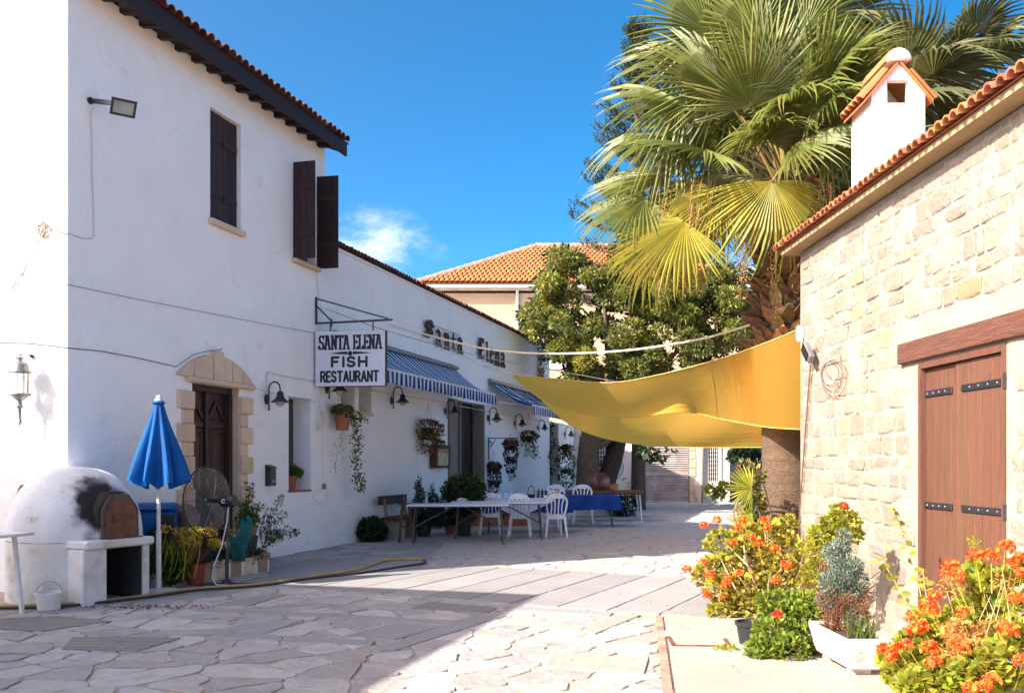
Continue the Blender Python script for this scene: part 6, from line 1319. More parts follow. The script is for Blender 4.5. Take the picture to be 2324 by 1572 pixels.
# ------------------------------------------------------------------ geraniums and planter on the right
def petal_ball(r, n, mat):
    d = RNG.normal(0, 1, (n, 3)); d /= np.linalg.norm(d, axis=1, keepdims=True); d[:, 2] = np.where(d[:, 2] < -.5, -d[:, 2], d[:, 2]); p = d*r*RNG.uniform(.62, 1.0, (n, 1))*np.array([1, 1, .8])
    o = scatter('flower_head', LEAF6, p-d*.008, rnd_frames(np.cross(d, RNG.normal(0, 1, (n, 3))), jit=1.2), RNG.uniform(.4, .62, n)*r, RNG.uniform(.3, .5, n)*r, mat); me = o.data; D.objects.remove(o); return me
FH_ = [petal_ball(.056, 70, PETAL) for _ in range(3)]; FHR = petal_ball(.05, 70, PETALR); FHM = petal_ball(.038, 34, PETAL)
def flowers(t, lst, base, meshes=FH_, r=1.0, down=.16):
    loc = t.location; m = MB()
    for i, (x, y, d) in enumerate(lst):
        p = PX(x, y, d)-loc; s_ = r*random.uniform(.8, 1.15); link('flower_head', meshes[i % len(meshes)], t, Matrix.Translation(p) @ Matrix.Rotation(random.uniform(0, 6), 4, 'Z') @ Matrix.Scale(s_, 4))
        c = Vector(base)*.35+p*.65; c.z = p.z-down-.05; m.tube([p, p.lerp(c, .4)+Vector((0, 0, -.02)), c], [.0025, .003, .004], 5)
    m.build('flower_stalks', LEAFL, t)['kind'] = 'stuff'
def pxblob(t, lst): return [(*(PX(x, y, d)-t.location), r*d/F, r*.85*d/F) for x, y, d, r in lst]
t = thing('geranium_bush', 'big sprawling orange geranium bush at the corner of the stone house', 'geranium', G(1745, 1400))
bl = [(1640, 1235, 9.3, 40), (1612, 1292, 9.3, 34), (1700, 1262, 9.4, 50), (1690, 1215, 9.5, 36), (1745, 1215, 9.5, 40), (1785, 1245, 9.4, 40), (1760, 1300, 9.2, 52), (1690, 1335, 9.1, 50), (1640, 1335, 9.1, 38), (1590, 1308, 9.3, 20), (1640, 1290, 9.2, 42), (1785, 1190, 9.6, 26), (1635, 1385, 9.0, 28), (1800, 1290, 9.5, 30), (1700, 1380, 9.0, 40)]
foliage('foliage', pxblob(t, bl), 2900, .052, .058, LEAFL, t, tpl=LEAF6, up=.4); foliage('olive_foliage', pxblob(t, [(q[0], q[1]+6, q[2]+.1, q[3]*.9) for q in bl]), 700, .05, .05, LEAFG, t, tpl=LEAF6)
foliage('dry_foliage', pxblob(t, bl[2:]), 1300, .04, .04, M('dry_gold_leaf', (.42, .27, .07), (.32, .19, .05), island=.35, transl=.3), t, tpl=LEAF4)
stems(t, (0, 0, 0), [tuple(Vector(q[:3])+Vector((random.gauss(0, .1), random.gauss(0, .08), random.gauss(0, .06)))) for q in pxblob(t, bl) for _ in range(5)], .008, bend=.2)
flowers(t, [(1598, 1191, 9.2), (1627, 1180, 9.3), (1675, 1197, 9.2), (1685, 1180, 9.3), (1734, 1181, 9.3), (1742, 1197, 9.2), (1704, 1217, 9.1), (1664, 1230, 9.0), (1758, 1244, 9.0), (1559, 1291, 9.2), (1595, 1277, 9.1), (1611, 1304, 9.0), (1653, 1311, 8.9), (1677, 1300, 8.9), (1647, 1324, 8.9), (1760, 1315, 8.9), (1598, 1343, 8.9), (1783, 1281, 9.0), (1722, 1232, 9.1), (1640, 1352, 8.9), (1605, 1352, 8.95)], (0, 0, .1))
t = thing('leafy_bush', 'low bright green bush spilling onto the pavement left of the white trough', 'bush', G(1775, 1478))
bl = [(1795, 1385, 7.5, 52), (1758, 1445, 7.3, 54), (1810, 1450, 7.3, 55), (1735, 1475, 7.15, 40), (1790, 1480, 7.1, 45), (1830, 1400, 7.4, 40), (1755, 1375, 7.6, 40), (1830, 1365, 7.6, 26), (1720, 1490, 7.1, 22)]
foliage('foliage', pxblob(t, bl), 3600, .046, .036, M('bright_green_leaf', (.21, .27, .030), (.14, .19, .024), island=.4, transl=.36), t, tpl=LEAF6, up=.6); foliage('darker_leaves', pxblob(t, bl), 1200, .045, .035, LEAFG, t, tpl=LEAF6)  # second leaf set in a darker green, mixed through the same clumps
stems(t, (0, 0, 0), [tuple(Vector(q[:3])) for q in pxblob(t, bl) for _ in range(4)], .005); flowers(t, [(1764, 1394, 7.05)], (0, 0, .1), [FHR], .95); pot(t, .13, .20, DPLAS, (-.18, .25, 0))
t = thing('weed', 'small weed sprouting from the pavement joint', 'weed', G(1655, 1478)); foliage('foliage', [(0, 0, .02, .07, .03), (-.08, 0, .015, .05, .02)], 130, .03, .02, LEAFL, t)
# white trough on feet
TZ = Matrix.Rotation(R(4), 4, 'Z')
t = thing('flower_trough', 'chipped white stone flower trough on two feet by the wall', 'planter', (2.46, 6.80, 0), R(1.5))
m = MB(); o1 = [(-.11, -.34), (.11, -.34), (.11, .34), (-.11, .34)]; o2 = [(-.15, -.39), (.15, -.39), (.15, .39), (-.15, .39)]; o3 = [(-.125, -.36), (.125, -.36), (.125, .36), (-.125, .36)]
m.v = [(x, y, .06) for x, y in o1]+[(x, y, .25) for x, y in o2]+[(x, y, .285) for x, y in o2]+[(x, y, .285) for x, y in o3]+[(x, y, .23) for x, y in o3]
m.f = [(3, 2, 1, 0)]+[(a_*4+i, a_*4+(i+1) % 4, (a_+1)*4+(i+1) % 4, (a_+1)*4+i) for a_ in range(4) for i in range(4)]; m.m = [0]*len(m.f); m.build('trough_body', WHITED, t, bevel=.012)
MB().box(-.126, .126, -.361, .361, .235, .262).build('soil_fill', SOIL, t)
for y in (-.22, .25): MB().box(-.07, .07, y-.06, y+.06, 0, .065).build('foot', WHITED, t, bevel=.01)
t = thing('cypress_shrub', 'blue grey dwarf cypress turning brown below, in the white trough', 'shrub', (2.44, 6.98, .26))
bl = [(1915, 1215, 6.95, 16), (1905, 1245, 6.95, 24), (1890, 1258, 6.95, 26), (1930, 1285, 6.9, 28), (1915, 1300, 6.9, 34), (1888, 1320, 6.9, 28), (1945, 1320, 6.9, 26), (1880, 1360, 6.95, 26), (1925, 1350, 6.9, 30), (1935, 1400, 6.85, 26)]
foliage('foliage', pxblob(t, bl), 5200, .030, .010, LEAFB, t, up=.9, shell=.35); foliage('dead_foliage', pxblob(t, [(1890, 1365, 6.9, 36), (1935, 1375, 6.85, 36), (1905, 1405, 6.9, 34), (1950, 1400, 6.85, 24), (1955, 1345, 6.9, 18), (1885, 1420, 6.95, 24)]), 2600, .035, .007, DEAD, t, up=.8, shell=.2)
stems(t, (0, 0, -.02), [tuple(Vector(q[:3])) for q in pxblob(t, bl) for _ in range(2)], .003, DEAD, .04)
t = thing('grass_tuft', 'tuft of green grass blades in the near end of the trough', 'grass tuft', (2.50, 6.60, .26)); n = 60
p = np.stack([RNG.normal(0, .05, n), RNG.normal(0, .07, n), np.zeros(n)], 1); d = np.stack([RNG.normal(0, .35, n), RNG.normal(0, .35, n), np.ones(n)], 1); scatter('blades', BLADE, p, rnd_frames(d, up=(1, 0, 0), jit=1), RNG.uniform(.07, .22, n), .013, LEAFG, t)['kind'] = 'stuff'
t = thing('geranium', 'tall geranium with one red bloom on top, behind the white trough', 'geranium', G(1890, 1400)+Vector((0, .0, 0)))
bl = [(1890, 1195, 7.75, 30), (1920, 1190, 7.7, 32), (1905, 1165, 7.7, 22), (1870, 1215, 7.8, 28), (1935, 1215, 7.7, 20), (1850, 1250, 7.8, 24), (1840, 1300, 7.9, 20), (1855, 1210, 7.8, 18)]
foliage('foliage', pxblob(t, bl), 950, .046, .050, LEAFL, t, tpl=LEAF6, up=.4); stems(t, (0, 0, 0), [tuple(Vector(q[:3])) for q in pxblob(t, bl) for _ in range(3)], .006, bend=.06); flowers(t, [(1914, 1148, 7.65)], (0, 0, .3), [FHR], 1.0, .08)
t = thing('dry_stems', 'tangle of bare pale stems against the stone corner', 'plant', G(1835, 1390)); stems(t, (0, 0, 0), [tuple(PX(x+random.gauss(0, 8), y+random.gauss(0, 14), 8.6)-t.location) for x, y in ((1830, 1220), (1845, 1250), (1820, 1280), (1850, 1310), (1870, 1270), (1825, 1240), (1860, 1330), (1815, 1300)) for _ in range(3)], .007, bend=.12)
foliage('foliage', pxblob(t, [(1838, 1240, 8.6, 28), (1850, 1290, 8.6, 26), (1835, 1330, 8.6, 24)]), 260, .04, .04, LEAFL, t, tpl=LEAF6)
# climbing stems with heart leaves
t = thing('climber', 'pair of arching stems with heart shaped leaves beside the brown door', 'climber', G(2100, 1500))
for P_ in ([(2100, 1420, 6.6), (2088, 1340, 6.75), (2068, 1270, 6.85), (2050, 1215, 6.9), (2036, 1175, 6.95), (2024, 1150, 6.95)], [(2095, 1410, 6.6), (2062, 1372, 6.6), (2040, 1335, 6.65), (2015, 1292, 6.7), (1988, 1268, 6.75)], [(2130, 1450, 6.5), (2115, 1400, 6.6), (2100, 1340, 6.7), (2095, 1290, 6.8)]):
    pp = [PX(*q)-t.location for q in P_]; m = MB(); m.tube([curve3(pp, i/20) for i in range(21)], .004, 5); m.build('stem', BEIGEST, t); n = 19; ps = np.array([tuple(curve3(pp, (i+.5)/n)) for i in range(n)]); sd2 = np.array([((-1)**i*.9+random.gauss(0, .4), random.gauss(-.2, .4), random.gauss(-.3, .4)) for i in range(n)])
    scatter('heart_leaves', LEAF6, ps, rnd_frames(sd2, up=(0, -1, .5), jit=.8), RNG.uniform(.035, .075, n), RNG.uniform(.04, .065, n), LEAFL, t)
# foreground geraniums
t = thing('geranium_bush', 'mass of orange geraniums filling the lower right corner before the door', 'geranium', (2.75, 5.3, 0))
bl = [(2060, 1530, 5.6, 46), (2110, 1500, 5.6, 44), (2160, 1545, 5.3, 60), (2090, 1560, 5.4, 50), (2230, 1530, 5.2, 60), (2290, 1500, 5.2, 60), (2130, 1440, 5.7, 42), (2190, 1430, 5.6, 40), (2240, 1330, 5.6, 34), (2215, 1300, 5.7, 26), (2225, 1380, 5.6, 34), (2300, 1300, 5.4, 26), (2310, 1380, 5.4, 34), (2280, 1440, 5.4, 40), (2180, 1390, 5.7, 26), (2100, 1410, 5.8, 26), (2070, 1460, 5.7, 32), (2330, 1450, 5.2, 40), (2020, 1500, 5.8, 18)]
foliage('foliage', pxblob(t, bl), 2700, .056, .066, LEAFL, t, tpl=LEAF6, up=.5); foliage('green_leaves', pxblob(t, bl), 800, .054, .060, M('fresh_leaf', (.20, .27, .032), (.13, .18, .025), island=.35, transl=.34), t, tpl=LEAF6, up=.5)
foliage('dry_foliage', pxblob(t, [(2200, 1490, 5.3, 55), (2180, 1440, 5.4, 40), (2250, 1440, 5.4, 40), (2240, 1540, 5.2, 40), (2160, 1330, 5.8, 26), (2280, 1320, 5.4, 20)]), 1700, .032, .024, M('dried_golden_leaf', (.50, .31, .09), (.38, .22, .06), island=.35, transl=.3), t)
stems(t, (0, 0, 0), [tuple(Vector(q[:3])+Vector((random.gauss(0, .08), random.gauss(0, .06), random.gauss(0, .05)))) for q in pxblob(t, bl) for _ in range(3)], .004, bend=.08)
flowers(t, [(2157, 1281, 5.5), (2172, 1304, 5.45), (2150, 1300, 5.55), (2214, 1259, 5.5), (2250, 1262, 5.45), (2282, 1240, 5.4), (2316, 1264, 5.3), (2297, 1278, 5.3), (2122, 1351, 5.6), (2105, 1375, 5.55), (2116, 1384, 5.5), (2184, 1388, 5.4), (2304, 1356, 5.2), (2071, 1398, 5.6), (2078, 1428, 5.5), (2092, 1420, 5.5), (2033, 1469, 5.5), (2010, 1474, 5.55), (2056, 1462, 5.5), (2024, 1492, 5.5), (2108, 1469, 5.4), (2176, 1455, 5.3), (2182, 1474, 5.25), (2120, 1503, 5.3), (2233, 1556, 5.0), (2252, 1542, 5.0), (2205, 1562, 5.0), (2289, 1428, 5.1), (2320, 1300, 5.2), (2322, 1500, 5.0)], (0, 0, .2), r=1.0)
m = MB(); m.ball(tuple(PX(2208, 1235, 5.6)-t.location), .001, 4, 3)
foliage('bud_cluster', pxblob(t, [(2209, 1232, 5.6, 13)]), 60, .03, .01, LEAFL, t, up=.8); m = MB(); m.tube([PX(2209, 1236, 5.6)-t.location, PX(2214, 1290, 5.6)-t.location, PX(2218, 1330, 5.6)-t.location], .0035, 5); m.build('bud_stalk', LEAFL, t)
t = thing('sword_plant', 'grey green plant with long sword leaves at the right edge', 'plant', (2.95, 5.15, .15)); n = 26
p = np.stack([RNG.normal(0, .03, n), RNG.normal(0, .03, n), RNG.uniform(0, .15, n)], 1)+np.array([.10, 0, .10]); d = np.stack([RNG.normal(-.5, .6, n), RNG.normal(-.1, .5, n), RNG.uniform(.1, 1.0, n)], 1); scatter('sword_leaves', BLADE, p, rnd_frames(d, jit=.2), RNG.uniform(.32, .50, n), RNG.uniform(.035, .05, n), M('grey_green_blade', (.20, .27, .20), (.14, .20, .14), island=.15, transl=.2), t)
# ------------------------------------------------------------------ palms
def fan_mesh(Rr, span, droop, mat, fold=.12, nseg=40, name='frond', sd_=0, split=.5, taper=.0):
    rr = random.Random(sd_); vs = []; fs = []
    da = R(span)/nseg/2*.98
    for i in range(nseg):
        a = -R(span)/2+R(span)*(i+.5)/nseg; q = abs(a)/(R(span)/2); L_ = Rr*(1-.28*q**2)*rr.uniform(.9, 1.04); base = len(vs); dr = droop*(1+.6*rr.random()); tw = rr.gauss(0, .10); kink = rr.uniform(.6, .85)
        for j, (f, w_) in enumerate(((.03, 1), (.28, 1), (split, 1), (.72, .66), (.9, .28))):
            r = L_*f; z = -dr*L_*max(0, f-.35)**2*1.6-fold*q*q*r; hw = min(r*math.tan(da), 1.02*Rr*split*math.tan(da))*w_; aa = a+tw*max(0, f-split)
            cx_, cy_ = r*cos(aa), r*sin(aa); px, py = -sin(aa), cos(aa); pl = min(.024, hw*.75)
            if f > kink: z -= (f-kink)*L_*.35*dr
            vs += [(cx_-px*hw, cy_-py*hw, z-pl), (cx_, cy_, z+pl*.6), (cx_+px*hw, cy_+py*hw, z-pl)]
        z = -dr*L_*.68-fold*q*q*L_-(1-kink)*L_*.45*dr; vs.append((L_*cos(a+tw*.5)*.99, L_*sin(a+tw*.5)*.99, z))
        for j in range(4):
            b = base+j*3; fs += [(b, b+1, b+4, b+3), (b+1, b+2, b+5, b+4)]
        b = base+12; fs += [(b, b+1, b+3), (b+1, b+2, b+3)]
    me = D.meshes.new(name); me.from_pydata(vs, [], fs); me.materials.append(mat); return me
def palm(label, base, heart, rad, hubs, meshes, petm, boots=True, front=False, auto=0, aud=1.2, R_=1.0, lowest=-.5, trunk_mat=PBARK, seed=3, group=None):
    rr = random.Random(seed); t = thing('fan_palm', label, 'palm tree', base); H_ = Vector(heart)-Vector(base); m = MB(); P = []; rads = []
    n = 90
    for i in range(n+1):
        f = i/n; P.append((H_.x*f, H_.y*f, H_.z*f-.02)); rads.append(rad*(1.12-.12*min(1, f*4)+.012*sin(f*9)+rr.uniform(-.018, .018)))
    m.tube(P, rads, 24); m.build('trunk', trunk_mat, t, smooth=True)
    if boots:
        bm_ = MB(); bm_.add([(-.085, 0, 0), (.085, 0, 0), (.095, .09, .13), (-.095, .09, .13), (.016, .23, .27), (-.016, .23, .27), (-.06, -.05, .02), (.06, -.05, .02), (.05, .05, .18), (-.05, .05, .18), (.008, .19, .28), (-.008, .19, .28)],
                            [(0, 1, 2, 3), (3, 2, 4, 5), (7, 6, 9, 8), (8, 9, 11, 10), (0, 3, 9, 6), (3, 5, 11, 9), (1, 7, 8, 2), (2, 8, 10, 4), (5, 4, 10, 11), (0, 6, 7, 1)])
        o = bm_.build('leaf_base', BOOT, t, bevel=.006); me = o.data; D.objects.remove(o)
        k = 0; z_ = H_.z-2.75
        while z_ < H_.z-.25 and k < 290:
            a_ = k*2.39996; f = z_/H_.z; rr0 = rad*1.02; mt_ = Matrix.Translation((H_.x*f+cos(a_)*rr0, H_.y*f+sin(a_)*rr0, z_)) @ Matrix.Rotation(a_-pi/2+rr.gauss(0, .15), 4, 'Z') @ Matrix.Rotation(rr.gauss(-.12, .22), 4, 'X') @ Matrix.Rotation(rr.gauss(0, .25), 4, 'Y') @ Matrix.Scale(rr.uniform(.6, 1.1), 4)
            link('leaf_base', me, t, mt_); k += 1; z_ += .0095
        foliage('leaf_base_fibre', [(H_.x, H_.y, H_.z-.2, .45, .3), (H_.x, H_.y, H_.z-.6, .42, .3), (H_.x, H_.y, H_.z-1.3, .42, .5)], 1500, .16, .012, STRAW, t, up=0, down=.6)
    def put(hub, xa, nrm, me, sc):
        xa = Vector(xa).normalized(); nrm = Vector(nrm); y = nrm.cross(xa).normalized(); z_ = xa.cross(y); M_ = Matrix((( xa.x, y.x, z_.x, 0), (xa.y, y.y, z_.y, 0), (xa.z, y.z, z_.z, 0), (0, 0, 0, 1)))
        hl = Vector(hub)-t.location; fr_ = link('frond', me, t, Matrix.Translation(hl) @ M_ @ Matrix.Scale(sc, 4))
        inv = (Matrix.Translation(hl) @ M_ @ Matrix.Scale(sc, 4)).inverted(); s0_ = H_+Vector((rr.gauss(0, .08), rr.gauss(0, .08), rr.uniform(-.2, .1))); md = s0_.lerp(hl, .55)+Vector((0, 0, .10))
        pm = MB(); pm.tube([inv @ s0_, inv @ s0_.lerp(md, .6), inv @ md, inv @ md.lerp(hl, .6), inv @ hl], [.026, .02, .016, .013, .010], 5, caps=False); pm.build('petiole', petm, fr_)
    for h in hubs: put(*h)
    for k in range(auto):
        a_ = k*2.39996+rr.gauss(0, .2); f = (k+.5)/auto; el = R(80)-(R(80)-math.asin(lowest))*f+rr.gauss(0, .1); d = Vector((cos(a_)*cos(el), sin(a_)*cos(el), sin(el))); ln = aud*rr.uniform(.8, 1.15)
        if front and d.y < -.15 and d.z < .55: continue
        hub = Vector(heart)+d*ln; xa = (d+Vector((0, 0, -.25-.35*f))+Vector((rr.gauss(0, .15), rr.gauss(0, .15), 0))).normalized(); nr = Vector((0, 0, 1))-xa*xa.z+Vector((rr.gauss(0, .3), rr.gauss(0, .3), rr.gauss(0, .2)))
        put(hub, xa, nr, meshes[k % len(meshes)], R_*rr.uniform(.85, 1.1))
    return t
FG = [fan_mesh(1.15, 225, .14+.11*i, FROND, fold=.10+.07*i, sd_=i, split=.45+.03*i) for i in range(4)]; FY = [fan_mesh(1.18, 190, .15+.2*i, FRONDY, fold=.15, sd_=20+i, split=.55) for i in range(3)]; FD = [fan_mesh(1.15, 230, .25+.22*i, FRONDD, fold=.12, sd_=40+i, nseg=32) for i in range(3)]
FDEAD = [fan_mesh(1.0, 130, .7, STRAW, fold=.5, sd_=60+i, nseg=22, split=.35) for i in range(2)]
PETI = M('frond_stalk', (.24, .22, .07), (.3, .2, .08), scale=3, rough=.5)
heart = Vector((3.72, 12.5, 5.3)); hubs = []
def hub(x, y, d, xa, nr, me, s_=1.0): hubs.append((PX(x, y, d), xa, nr, me, s_))
V_ = Vector
hub(1704, 236, 11.5, (-.1, -.6, .75), (0, -.8, -.6), FG[0], .98); hub(1630, 200, 11.9, (-.75, -.25, .55), (.2, -.9, .3), FG[1], 1.0); hub(1545, 240, 12.1, (-.95, -.2, .22), (.1, -.7, .7), FG[2], 1.0)
hub(1602, 339, 11.6, (-.8, -.5, -.02), (-.1, -.55, .85), FG[0], .95); hub(1528, 312, 12.3, (-1, -.05, .05), (0, -.5, .85), FG[3], 1.05); hub(1463, 452, 12.2, (-.95, -.1, -.35), (-.2, -.6, .75), FG[1], .95)
hub(1555, 503, 11.7, (-.75, -.15, -.62), (-.3, -.85, .45), FY[0], 1.0); hub(1560, 470, 12.0, (-.85, -.1, -.45), (-.3, -.85, .45), FG[2], .9); hub(1858, 200, 12.1, (.45, -.2, .85), (-.1, -.95, .1), FG[0], 1.0)
hub(1610, 70, 12.1, (-.55, -.2, .8), (.1, -.9, -.1), FG[1], 1.0); hub(1720, 85, 12.0, (-.05, -.25, 1), (.1, -.95, -.25), FG[2], 1.0); hub(1825, 75, 12.1, (.3, -.15, .95), (0, -1, -.1), FG[3], 1.0)
hub(1753, 411, 11.2, (.10, -.12, -1), (.15, -1, .1), FY[1], 1.0); hub(1800, 330, 11.5, (.6, -.4, .15), (.1, -.6, .75), FG[1], .85); hub(1630, 440, 11.8, (-.7, -.2, -.55), (-.1, -.9, .4), FY[2], .9)
hub(1880, 330, 12.2, (.8, -.2, .1), (0, -.6, .8), FG[2], .85); hub(1640, 300, 12.4, (-.6, .1, .3), (0, -.8, .6), FG[3], .95)
hub(1848, 470, 12.4, (.25, .1, -1), (.2, -1, .2), FDEAD[0], .75); hub(1862, 430, 12.6, (.1, .1, -1), (-.2, -1, .1), FDEAD[1], .8); hub(1700, 440, 12.9, (-.2, .2, -1), (0, -1, .1), FDEAD[0], .7); hub(1500, 545, 12.4, (-.6, 0, -.8), (-.4, -.8, .4), FY[1], .85); hub(1750, 180, 12.0, (.2, -.3, .9), (0, -.9, -.3), FG[0], 1.0); hub(1500, 395, 12.6, (-1, .1, -.15), (0, -.55, .85), FG[0], 1.0)
hub(1580, 150, 12.6, (-.85, .0, .5), (0, -.7, .7), FG[3], 1.0); hub(1670, 400, 12.1, (-.4, -.5, -.5), (-.1, -.7, .7), FG[1], .85); hub(1740, 320, 11.9, (0, -.8, .2), (0, -.3, 1), FG[2], .85)
pt = palm('big fan palm with rough trunk towering behind the stone house corner', (3.72, 12.5, 0), tuple(heart), .335, hubs, FG, PETI, auto=30, aud=1.2, lowest=.05, seed=5, front=True)
# hanging dry flower strands
m = MB(); pc = []
for k in range(46):
    x = random.choice([1560, 1585, 1600, 1510, 1490, 1690, 1740, 1845, 1860, 1830])+random.gauss(0, 9); y0_ = random.uniform(380, 480); y1_ = y0_+random.uniform(120, 230); d_ = random.uniform(11.6, 12.2); q0, q1 = PX(x+20, y0_, d_)-pt.location, PX(x, y1_, d_)-pt.location
    m.tube([q0, q0.lerp(q1, .5)+Vector((random.gauss(0, .05), 0, 0)), q1], [.008, .006, .003], 4); pc += [(*q0.lerp(q1, f), .07, .09) for f in (.5, .65, .8, .95)]
m.build('fruit_stalks', STRAW, pt)['kind'] = 'stuff'; foliage('dry_fruit', pc, 5000, .05, .008, STRAW, pt, up=0, down=.5)
palm('darker fan palm behind the chimney', (6.3, 15.8, 0), (6.3, 15.8, 6.9), .3, [], FD, PETI, boots=False, auto=32, aud=1.25, lowest=-.8, seed=11, R_=1.15)
palm('farther fan palm at the upper right edge of the sky', (9.6, 19.5, 0), (9.6, 19.5, 9.2), .22, [], FD, PETI, boots=False, auto=26, aud=1.1, lowest=-.7, seed=17, R_=.95)
palm('third fan palm rising between the main palm and the chimney', (5.2, 17.5, 0), (5.2, 17.5, 8.6), .3, [], FD, PETI, boots=False, auto=28, aud=1.5, lowest=-.9, seed=23, R_=1.2)
0 and palm('fan palm half hidden above the stone house roof at right', (8.4, 14.6, 0), (8.4, 14.6, 7.0), .3, [], FD, PETI, boots=False, auto=36, aud=1.3, lowest=-.8, seed=29, R_=1.1)
# creeper and young fan leaves at the palm foot
t = thing('creeper', 'tangled creeper with heart leaves climbing the palm trunk foot', 'creeper', G(1712, 1292)); bl = [(1712, 1080, 11.6, 24), (1705, 1120, 11.6, 22), (1712, 1160, 11.5, 22), (1700, 1190, 11.4, 24), (1720, 1210, 11.3, 26), (1690, 1060, 11.7, 16), (1712, 1140, 11.5, 24)]
foliage('foliage', pxblob(t, bl), 420, .07, .065, LEAFG, t, tpl=LEAF6); foliage('dry_foliage', pxblob(t, bl), 200, .07, .06, LEAFR, t, tpl=LEAF6); stems(t, (0, 0, 0), [tuple(PX(x+random.gauss(0, 10), y, 11.5)-t.location) for x, y in ((1712, 1060), (1700, 1040), (1720, 1080), (1690, 1100), (1715, 1050)) for _ in range(3)], .011, BEIGEST, .08)
t = thing('young_palm', 'young bright green fan leaves beside the palm trunk foot', 'palm seedling', G(1700, 1285)); yf = fan_mesh(.36, 200, .15, LEAFL, fold=.05, nseg=24, sd_=77)
for (x, y, xa) in ((1706, 1108, (-1, -.2, .1)), (1712, 1192, (-.9, -.1, -.2))):
    xa = V_(xa).normalized(); nr = V_((0, -1, .15)); yv = nr.cross(xa).normalized(); zv = xa.cross(yv); hl = PX(x, y, 11.1)-t.location; fr_ = link('frond', yf, t, Matrix.Translation(hl) @ Matrix(((xa.x, yv.x, zv.x, 0), (xa.y, yv.y, zv.y, 0), (xa.z, yv.z, zv.z, 0), (0, 0, 0, 1)))); m = MB(); m.tube([(0, 0, 0), (.05, .0, hl.z*.5), tuple(hl)], .008, 5); m.build('petiole', PETI, t)
# ------------------------------------------------------------------ broadleaf tree beyond the restaurant
t = thing('fig_tree', 'large broadleaf tree with forked trunk at the end of the restaurant', 'tree', (2.25, 28.0, 0)); m = MB()
def lt(x, y, d=28.0): return PX(x, y, d)-t.location
m.tube([(0, 0, -.02), (.02, 0, .5), lt(1334, 1040), lt(1336, 990)], [.45, .36, .33, .27], 12); m.build('trunk', BARK, t, smooth=True)
for P_, r_ in (([lt(1336, 1000), lt(1330, 930), lt(1300, 860), lt(1290, 760)], (.22, .17, .12, .05)), ([lt(1338, 1010), lt(1372, 985), lt(1420, 950), lt(1470, 860), lt(1500, 780)], (.2, .16, .14, .1, .05)), ([lt(1345, 990), lt(1400, 930), lt(1380, 800), lt(1370, 680)], (.2, .14, .1, .05)), ([lt(1420, 950), lt(1520, 880), lt(1600, 800)], (.12, .09, .04)), ([lt(1430, 940), lt(1500, 840), lt(1600, 720, 29)], (.1, .08, .03)), ([lt(1338, 1018), lt(1375, 1003), lt(1415, 968), lt(1440, 930)], (.15, .12, .10, .07))):
    m = MB(); m.tube(P_, list(r_), 9); m.build('limb', BARK, t, smooth=True)
bl = []
for (x, y, r_) in ((1262, 690, 62), (1320, 640, 62), (1240, 725, 46), (1222, 705, 34), (1410, 715, 105), (1530, 760, 95), (1620, 715, 70), (1665, 690, 46), (1340, 770, 85), (1470, 815, 75), (1590, 800, 85), (1665, 780, 46), (1285, 775, 48), (1395, 640, 55), (1500, 680, 75), (1290, 600, 34), (1590, 650, 45), (1640, 640, 35), (1250, 640, 26), (1330, 830, 46), (1420, 840, 46), (1560, 700, 60)):
    n_ = max(3, int(r_/9))
    for _ in range(n_): a_ = random.uniform(0, 2*pi); q_ = sqrt(random.random())*r_*.82; d_ = 28+random.gauss(0, .75)*(r_/80); bl.append((x+q_*cos(a_), y+q_*sin(a_)*.9, d_, random.uniform(16, 30)))
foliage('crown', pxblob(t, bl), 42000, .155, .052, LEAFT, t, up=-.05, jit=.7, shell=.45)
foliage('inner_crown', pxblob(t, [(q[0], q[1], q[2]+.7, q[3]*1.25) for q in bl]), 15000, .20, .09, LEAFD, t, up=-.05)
foliage('lime_sprays', pxblob(t, random.sample(bl, 40)), 2600, .17, .055, LEAFL, t, up=.1)  # lime leaves on randomly picked clumps of the crown
foliage('yellow_spray', pxblob(t, [(1330, 813, 26.6, 24), (1320, 828, 26.6, 18)]), 260, .17, .04, FRONDY, t)
foliage('lower_twig_leaves', pxblob(t, [(1478, 1030, 27.4, 16), (1500, 1038, 27.4, 9), (1460, 1022, 27.4, 14), (1522, 1018, 27.4, 8)]), 140, .19, .11, LEAFD, t, down=1)
t = thing('leaning_tree', 'dark leaning rough barked trunk beside the fig tree', 'tree', G(1371, 1162)); m = MB(); m.tube([(0, 0, -.05), lt(1371, 1100)*0+(PX(1373, 1100, 28.6)-t.location), PX(1392, 1040, 28.6)-t.location, PX(1404, 990, 28.6)-t.location, PX(1425, 900, 28.6)-t.location, PX(1450, 800, 28.8)-t.location, PX(1465, 700, 28.8)-t.location], [.34, .30, .29, .27, .25, .2, .1], 12)
m.build('trunk', M('black_rough_bark', (.055, .04, .034), (.03, .022, .02), scale=6, bump=1.4, bscale=9, rough=1), t, smooth=True); foliage('crown', pxblob(t, [(1480, 660, 29.2, 50), (1440, 640, 29.4, 40), (1540, 700, 29.4, 50)]), 1500, .17, .06, LEAFT, t)
t = thing('tree_planter', 'round clay and stone base around the fig tree trunk', 'planter', (2.45, 27.6, 0)); m = MB(); m.lathe([(1.25, 0), (1.2, .5), (1.05, .5), (1.0, .42), (.0001, .42)], (0, 0, 0), 22); m.build('ring_wall', PEEL, t, smooth=True)
t = thing('clay_jar', 'large clay jar lying on its side below the leaning trunk', 'jar', PX(1358, 1098, 26.2)); m = MB(); m.lathe([(.0001, -.45), (.22, -.4), (.31, -.1), (.27, .15), (.20, .22), (.235, .28), (.21, .29), (.17, .22), (.0001, .1)], (0, 0, 0), 20); o = m.build('jar_body', BROWNJ, t, smooth=True); o.rotation_euler = (R(62), 0, R(28))
